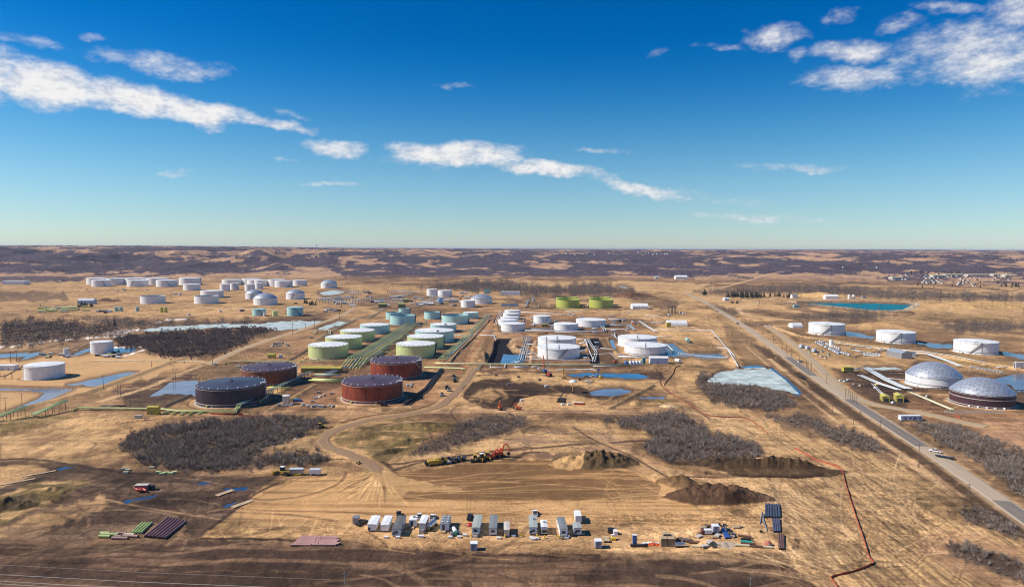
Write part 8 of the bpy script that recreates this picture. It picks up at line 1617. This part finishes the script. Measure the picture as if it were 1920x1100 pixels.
spruces(4, (1318, 1328), (551, 555), 'dark spruce in the clump left of the shelterbelt', 'spruces left of the shelterbelt', (1.0, 1.5)); spruces(24, (1371, 1404), (555, 559), 'dark spruce in the left block of the shelterbelt', 'spruces of the left shelterbelt', (1.0, 1.5)); spruces(18, (1407, 1434), (555, 559), 'dark spruce in the right block of the shelterbelt', 'spruces of the right shelterbelt', (1.0, 1.4)); spruces(8, (1436, 1474), (554, 558), 'spaced spruce at the thin end of the shelterbelt', 'spruces of the thin shelterbelt', (0.8, 1.2)); spruces(6, (1369, 1384), (567, 569.5), 'short dark spruce below the shelterbelt', 'short spruces below the shelterbelt', (0.5, 0.75)); spruces(5, (1358, 1368), (555, 558), 'spruce standing at the left end of the shelterbelt', 'spruces at the shelterbelt end', (0.8, 1.1))
spruces(12, (145, 180), (572, 576), 'dark spruce around the pale blue hall on the far left', 'spruces round the blue hall', (0.5, 0.9)); spruces(14, (570, 592), (567, 573), 'dark spruce in the clump below the far domes', 'spruces below the far domes', (0.6, 0.9)); spruces(16, (1880, 1912), (534, 539), 'dark spruce right of the distant town', 'spruces right of the town', (0.8, 1.2)); spruces(26, (1720, 1880), (525, 540), 'dark spruce standing between the town houses', 'spruces in the town', (0.7, 1.1)); spruces(10, (1475, 1482), (556, 560), 'dark spruce beside the white farmhouse', 'spruces by the farmhouse', (0.6, 1.0)); spruces(24, (1700, 1800), (511, 516), 'dark spruce behind the town warehouses', 'spruces behind the town', (0.9, 1.4))
# ------------------------------------------------------------------ poles, fence, wires, masts
def pole(px, py, top, label, kind='plain', group=None, w=1.0):
    x, y, z = at(px, py); H = (py-top)*mpp(px, py)*1.03; t = thing('utility_pole', label, 'pole', (x, y, z-0.2), 0.2, group); k = max(1.0, y/450)*w
    MB().tube([(0, 0, 0), (0, 0, H)], 0.17*k, 7, r1=0.11*k).build('shaft', POLE, t)
    if kind in ('plain', 'cross'): MB().box((0, 0, H*0.95), (2.2*k, 0.16*k, 0.16*k)).build('crossarm', POLE, t); [MB().tube([(s*0.9*k, 0, H*0.95), (s*0.9*k, 0, H*0.95+0.35*k)], 0.07*k, 6).build('insulator', GREYST, t) for s in (-1, 1)]
    if kind == 'lamp': [MB().box((s*0.8*k, 0, H), (0.9*k, 0.5*k, 0.35*k)).build('lamp_head', GREYST, t) for s in (-1, 1)]
    return t
gr = 'poles along the right hand side of the highway'
for px, py, top, lb in ((1521, 752, 736, 'pole left of the highway below the icy pond'), (1561, 775, 761, 'short pole left of the highway above the dark scrub'), (1600, 795, 772, 'left one of two close poles left of the highway'), (1612.5, 795, 770, 'right one of two close poles left of the highway'), (1651, 806, 787, 'pole left of the patched stretch of highway'), (1722.5, 868, 832, 'tall pole left of the highway facing the towing pickup'), (1816, 938, 905, 'pole left of the highway nearest to the camera'), (1550, 719, 700, 'pole right of the highway beside the blue ditch water')): pole(px, py, top, lb, 'cross')
for i, (px, py, top) in enumerate(((1512, 691, 673), (1516, 693, 675), (1520, 696, 675), (1514, 690, 677), (1521, 694, 680))): pole(px, py, top, 'pole in the cluster of five right of the highway', 'bare', 'pole cluster of five')
for i, (px, py, top) in enumerate(((1585, 744, 727), (1590, 747, 729), (1594, 752, 731), (1598, 754, 733), (1602, 756, 735), (1606, 758, 732))): pole(px, py, top, 'pole in the cluster of six right of the highway', 'bare', 'pole cluster of six')
for px, py, top in ((1450, 640, 628), (1466, 656, 640), (1474, 661, 646), (1484.5, 669, 653), (1499, 680, 664), (1417, 617, 604), (1398, 608, 596), (1430, 628, 615)): pole(px, py, top, 'thin pole in the row along the far service road', 'bare', 'poles of the far service road')
for px, py, top, lb, k in ((10.5, 770, 745, 'lamp pole with two heads at the left edge, on the bund', 'lamp'), (41.6, 770, 737, 'tall pole with crossarms before the lower pond', 'cross'), (194, 729, 705, 'lamp pole standing in the upper sand basin water', 'lamp'), (226.5, 744, 719, 'right one of two dark poles below the sand basin', 'cross'), (221, 742, 721, 'left one of two dark poles below the sand basin', 'bare'), (20, 679, 659, 'left one of two dark poles in the pond at the left edge', 'cross'), (31, 677, 656, 'right one of two dark poles in the pond at the left edge', 'cross'), (244.5, 765, 749, 'short lamp pole above the long pipeline', 'lamp'), (398.5, 684, 646, 'tallest pole by the left gravel road', 'bare'), (325, 712, 690, 'left one of two poles on the track to the sand basin', 'cross'), (329, 712, 696, 'right one of two poles on the track to the sand basin', 'bare'), (319, 684, 669, 'pole by the pale ground pipe', 'bare'), (284.5, 690, 678, 'short pole above the sand basin', 'bare'), (549, 627, 603, 'pole beside the frozen pond and gravel road', 'cross'), (590, 613, 597, 'pole right of the one by the frozen pond', 'cross'), (637, 599, 586, 'pole at the far end of the gravel road', 'cross'), (573, 616, 605, 'short pole at the frozen pond edge', 'bare'), (321, 561, 545, 'tall dark pole right of the lone open topped tank', 'bare'), (1222, 602, 590, 'dark pole behind the white pipelines', 'bare'), (1297, 687, 671, 'pole below the concrete block line', 'bare'), (76, 574, 569, 'short twin stack left of the gas yard', 'bare'), (1817, 575, 560, 'pole on the right plain above the reservoir', 'cross'), (1884, 578, 561, 'tall pole on the far right plain', 'cross'), (1826, 578, 569, 'short pole between two tall ones on the right plain', 'bare'), (1585, 745, 741, 'short marker post by the service road', 'bare'), (831, 560, 548, 'thin mast before the wider far white tank', 'bare'), (640, 578, 560, 'thin mast at the left of the pump station', 'bare')): pole(px, py, top, lb, k)
for i in range(16):
    px = junk.uniform(1290, 1720); py = junk.uniform(600, 700) if px < 1420 else junk.uniform(570, 582); py = max(py, 569); pole(px if px > 1420 else 1310+i*9, py if px > 1420 else 592+i*5.2, (py if px > 1420 else 592+i*5.2)-9, 'thin distant pole beside the far highway', 'bare', 'thin poles of the far highway')
for i in range(9): pole(500+i*0, 0, 0, '', 'bare') if False else None
# substation posts
for i in range(14): pole(1258+junk.uniform(-6, 10), 588+junk.uniform(-3, 3), 575+junk.uniform(-2, 3), 'slim grey post in the small substation right of the tanks', 'cross', 'substation posts')
# tall mast on the horizon and pylons on the slopes
for px, py, top, lb in ((594, 470, 457, 'lattice mast rising above the horizon'), (197, 516, 497, 'reddish lattice pylon on the left far slope'), (430, 513, 490, 'reddish lattice pylon right on the left far slope')):
    x, y, z = at(px, py); H = (py-top)*y/F_PX; t = thing('lattice_mast', lb, 'mast', (x, y, z), 0.4); b = H*0.06; mb = MB(); c4 = [(-1, -1), (1, -1), (1, 1), (-1, 1)]; r = y/F_PX*0.16
    for sx, sy in c4: mb.tube([(sx*b, sy*b, 0), (sx*b*0.15, sy*b*0.15, H)], r, 4)
    for i in range(8):
        for (ax, ay), (bx, by) in zip(c4, c4[1:]+c4[:1]): q = i/8; q2 = (i+1)/8; mb.tube([(ax*b*(1-q*.85), ay*b*(1-q*.85), H*q), (bx*b*(1-q2*.85), by*b*(1-q2*.85), H*q2)], r*0.6, 4)
    mb.build('lattice', mat('red_oxide_steel', (0.30, 0.15, 0.11), 0.6) if px != 594 else GREYST, t); MB().box((0, 0, H*0.8), (b*3, r*2, r*2)).build('crossarm', GREYST, t)
# orange silt fences
def fence(pts, label, m, h=1.1):
    w = smooth_line(pts_w(pts), 5); x0, y0 = w[0]; z0 = hs(x0, y0); t = thing('silt_fence', label, 'fence', (x0, y0, z0)); mb = MB()
    for i, (x, y) in enumerate(w):
        z = hs(x, y)-z0; j = 0.12*math.sin(i*2.3); a = Vector(w[max(i-1, 0)]); b = Vector(w[min(i+1, len(w)-1)]); d = (b-a).normalized()*0.05
        mb.v += [(x-x0+d.y, y-y0-d.x, z-0.15), (x-x0+d.y, y-y0-d.x, z+h+j), (x-x0-d.y, y-y0+d.x, z+h+j), (x-x0-d.y, y-y0+d.x, z-0.15)]
    for i in range(len(w)-1):
        for k in range(4): mb.f.append((i*4+k, i*4+(k+1) % 4, i*4+4+(k+1) % 4, i*4+4+k))
    mb.build('netting', m, t); mp = MB(); L = 0
    for i in range(0, len(w), 2): x, y = w[i]; z = hs(x, y)-z0; mp.box((x-x0, y-y0, z+h/2), (0.12, 0.12, h+0.4))
    mp.build('post', POLE, t); return t
fence([(1276, 686), (1266, 690), (1262, 700), (1248, 718), (1246, 724), (1258, 736), (1278, 750), (1300, 762), (1330, 779), (1390, 783), (1416, 793), (1440, 812)], 'rust coloured silt fence winding from the white tanks down to the brush', mat('rust_netting', (0.27, 0.085, 0.045), 0.8), 0.7)
fence([(1490, 841), (1530, 862), (1574, 877), (1585, 905), (1600, 955), (1616, 1000), (1630, 1045), (1637, 1058), (1600, 1072), (1560, 1082), (1564, 1092), (1572, 1104)], 'bright orange silt fence crossing the straw field at the lower right', mat('orange_netting', (0.40, 0.075, 0.03), 0.8), 0.75)
fence([(395, 777), (420, 778), (455, 777)], 'short red orange fence before the nearest rusted tank', mat('orange_netting', (0.60, 0.10, 0.035)), 1.1); fence([(448, 780), (480, 782), (496, 783)], 'second short red orange fence right of the first one', MATS['orange_netting'], 1.0); fence([(925, 605), (930, 596), (934, 590)], 'far orange fence strip left of the crowded white tanks', MATS['orange_netting'], 2.2); fence([(1008, 626), (1020, 625.5), (1028, 625)], 'short orange strip behind the rear white tank', MATS['orange_netting'], 1.2)
fence([(1790, 779), (1800, 784)], 'short red netting by the service road below the barrier', MATS['orange_netting'], 1.0)
# near poles at the bottom edge with wires running left
for px, py, lb in ((647, 1122, 'slim grey pole standing at the bottom edge left of the middle'), (1406, 1130, 'slim grey pole standing at the bottom edge on the right')): 
    x, y = G(px, py); t = thing('utility_pole', lb, 'pole', (x, y, hs(x, y)-0.3), 0.1); MB().tube([(0, 0, 0), (0, 0, 9.0)], 0.16, 8, r1=0.13).build('shaft', GREYST, t); MB().box((0, 0, 8.4), (1.8, 0.12, 0.12)).build('crossarm', GREYST, t)
wm = mat('pale_wire', (0.52, 0.46, 0.40), 0.5)
for i, (a, b) in enumerate((((-40, 1074), (560, 1102)), ((-40, 1086), (330, 1103)), ((-40, 1091), (240, 1104)), ((-40, 1056), (620, 1086)))):
    A = Vector(G(a[0], a[1]+30)); B = Vector(G(b[0], b[1]+30)); za, zb = 8.0, 8.0
    dA, dB = ray(*a), ray(*b); ta = (8.0-CAM_H)/dA[2]; tb = (8.0-CAM_H)/dB[2]; p0 = Vector((dA[0]*ta, dA[1]*ta, 8)); p1 = Vector((dB[0]*tb, dB[1]*tb, 8)); mid = (p0+p1)/2-Vector((0, 0, 0.4))
    t = thing('power_line', ('brightest wire crossing the dark field at the lower left', 'upper wire of the close pair at the lower left corner', 'lower wire of the close pair at the lower left corner', 'faint wire farthest up the dark field at the lower left')[i], 'wire', tuple(p0)); MB().tube([(0, 0, 0), tuple(mid-p0), tuple(p1-p0)], 0.06 if i < 3 else 0.025, 5).build('cable', wm, t)
# ------------------------------------------------------------------ the air: thin spring haze over the far country
top = max(CAM_H+6, float(GZ.max())+6); mb = MB().box((0, 18000, (top-9)/2), (900000, 62000, top+9))
hz_ = mb.build('haze', None); hm = bpy.data.materials.new('haze_air'); hm.use_nodes = True; nt = NT(hm.node_tree); nt.n.clear()
ho = nt.node('ShaderNodeOutputMaterial'); pv = nt.node('ShaderNodeVolumePrincipled'); pv.inputs['Color'].default_value = (0.60, 0.70, 0.95, 1); pv.inputs['Density'].default_value = HAZE; nt.l.new(pv.outputs[0], ho.inputs['Volume'])
hz_.data.materials.append(hm); tag(hz_, 'thin blue haze lying over the far country', 'haze', kind='stuff')
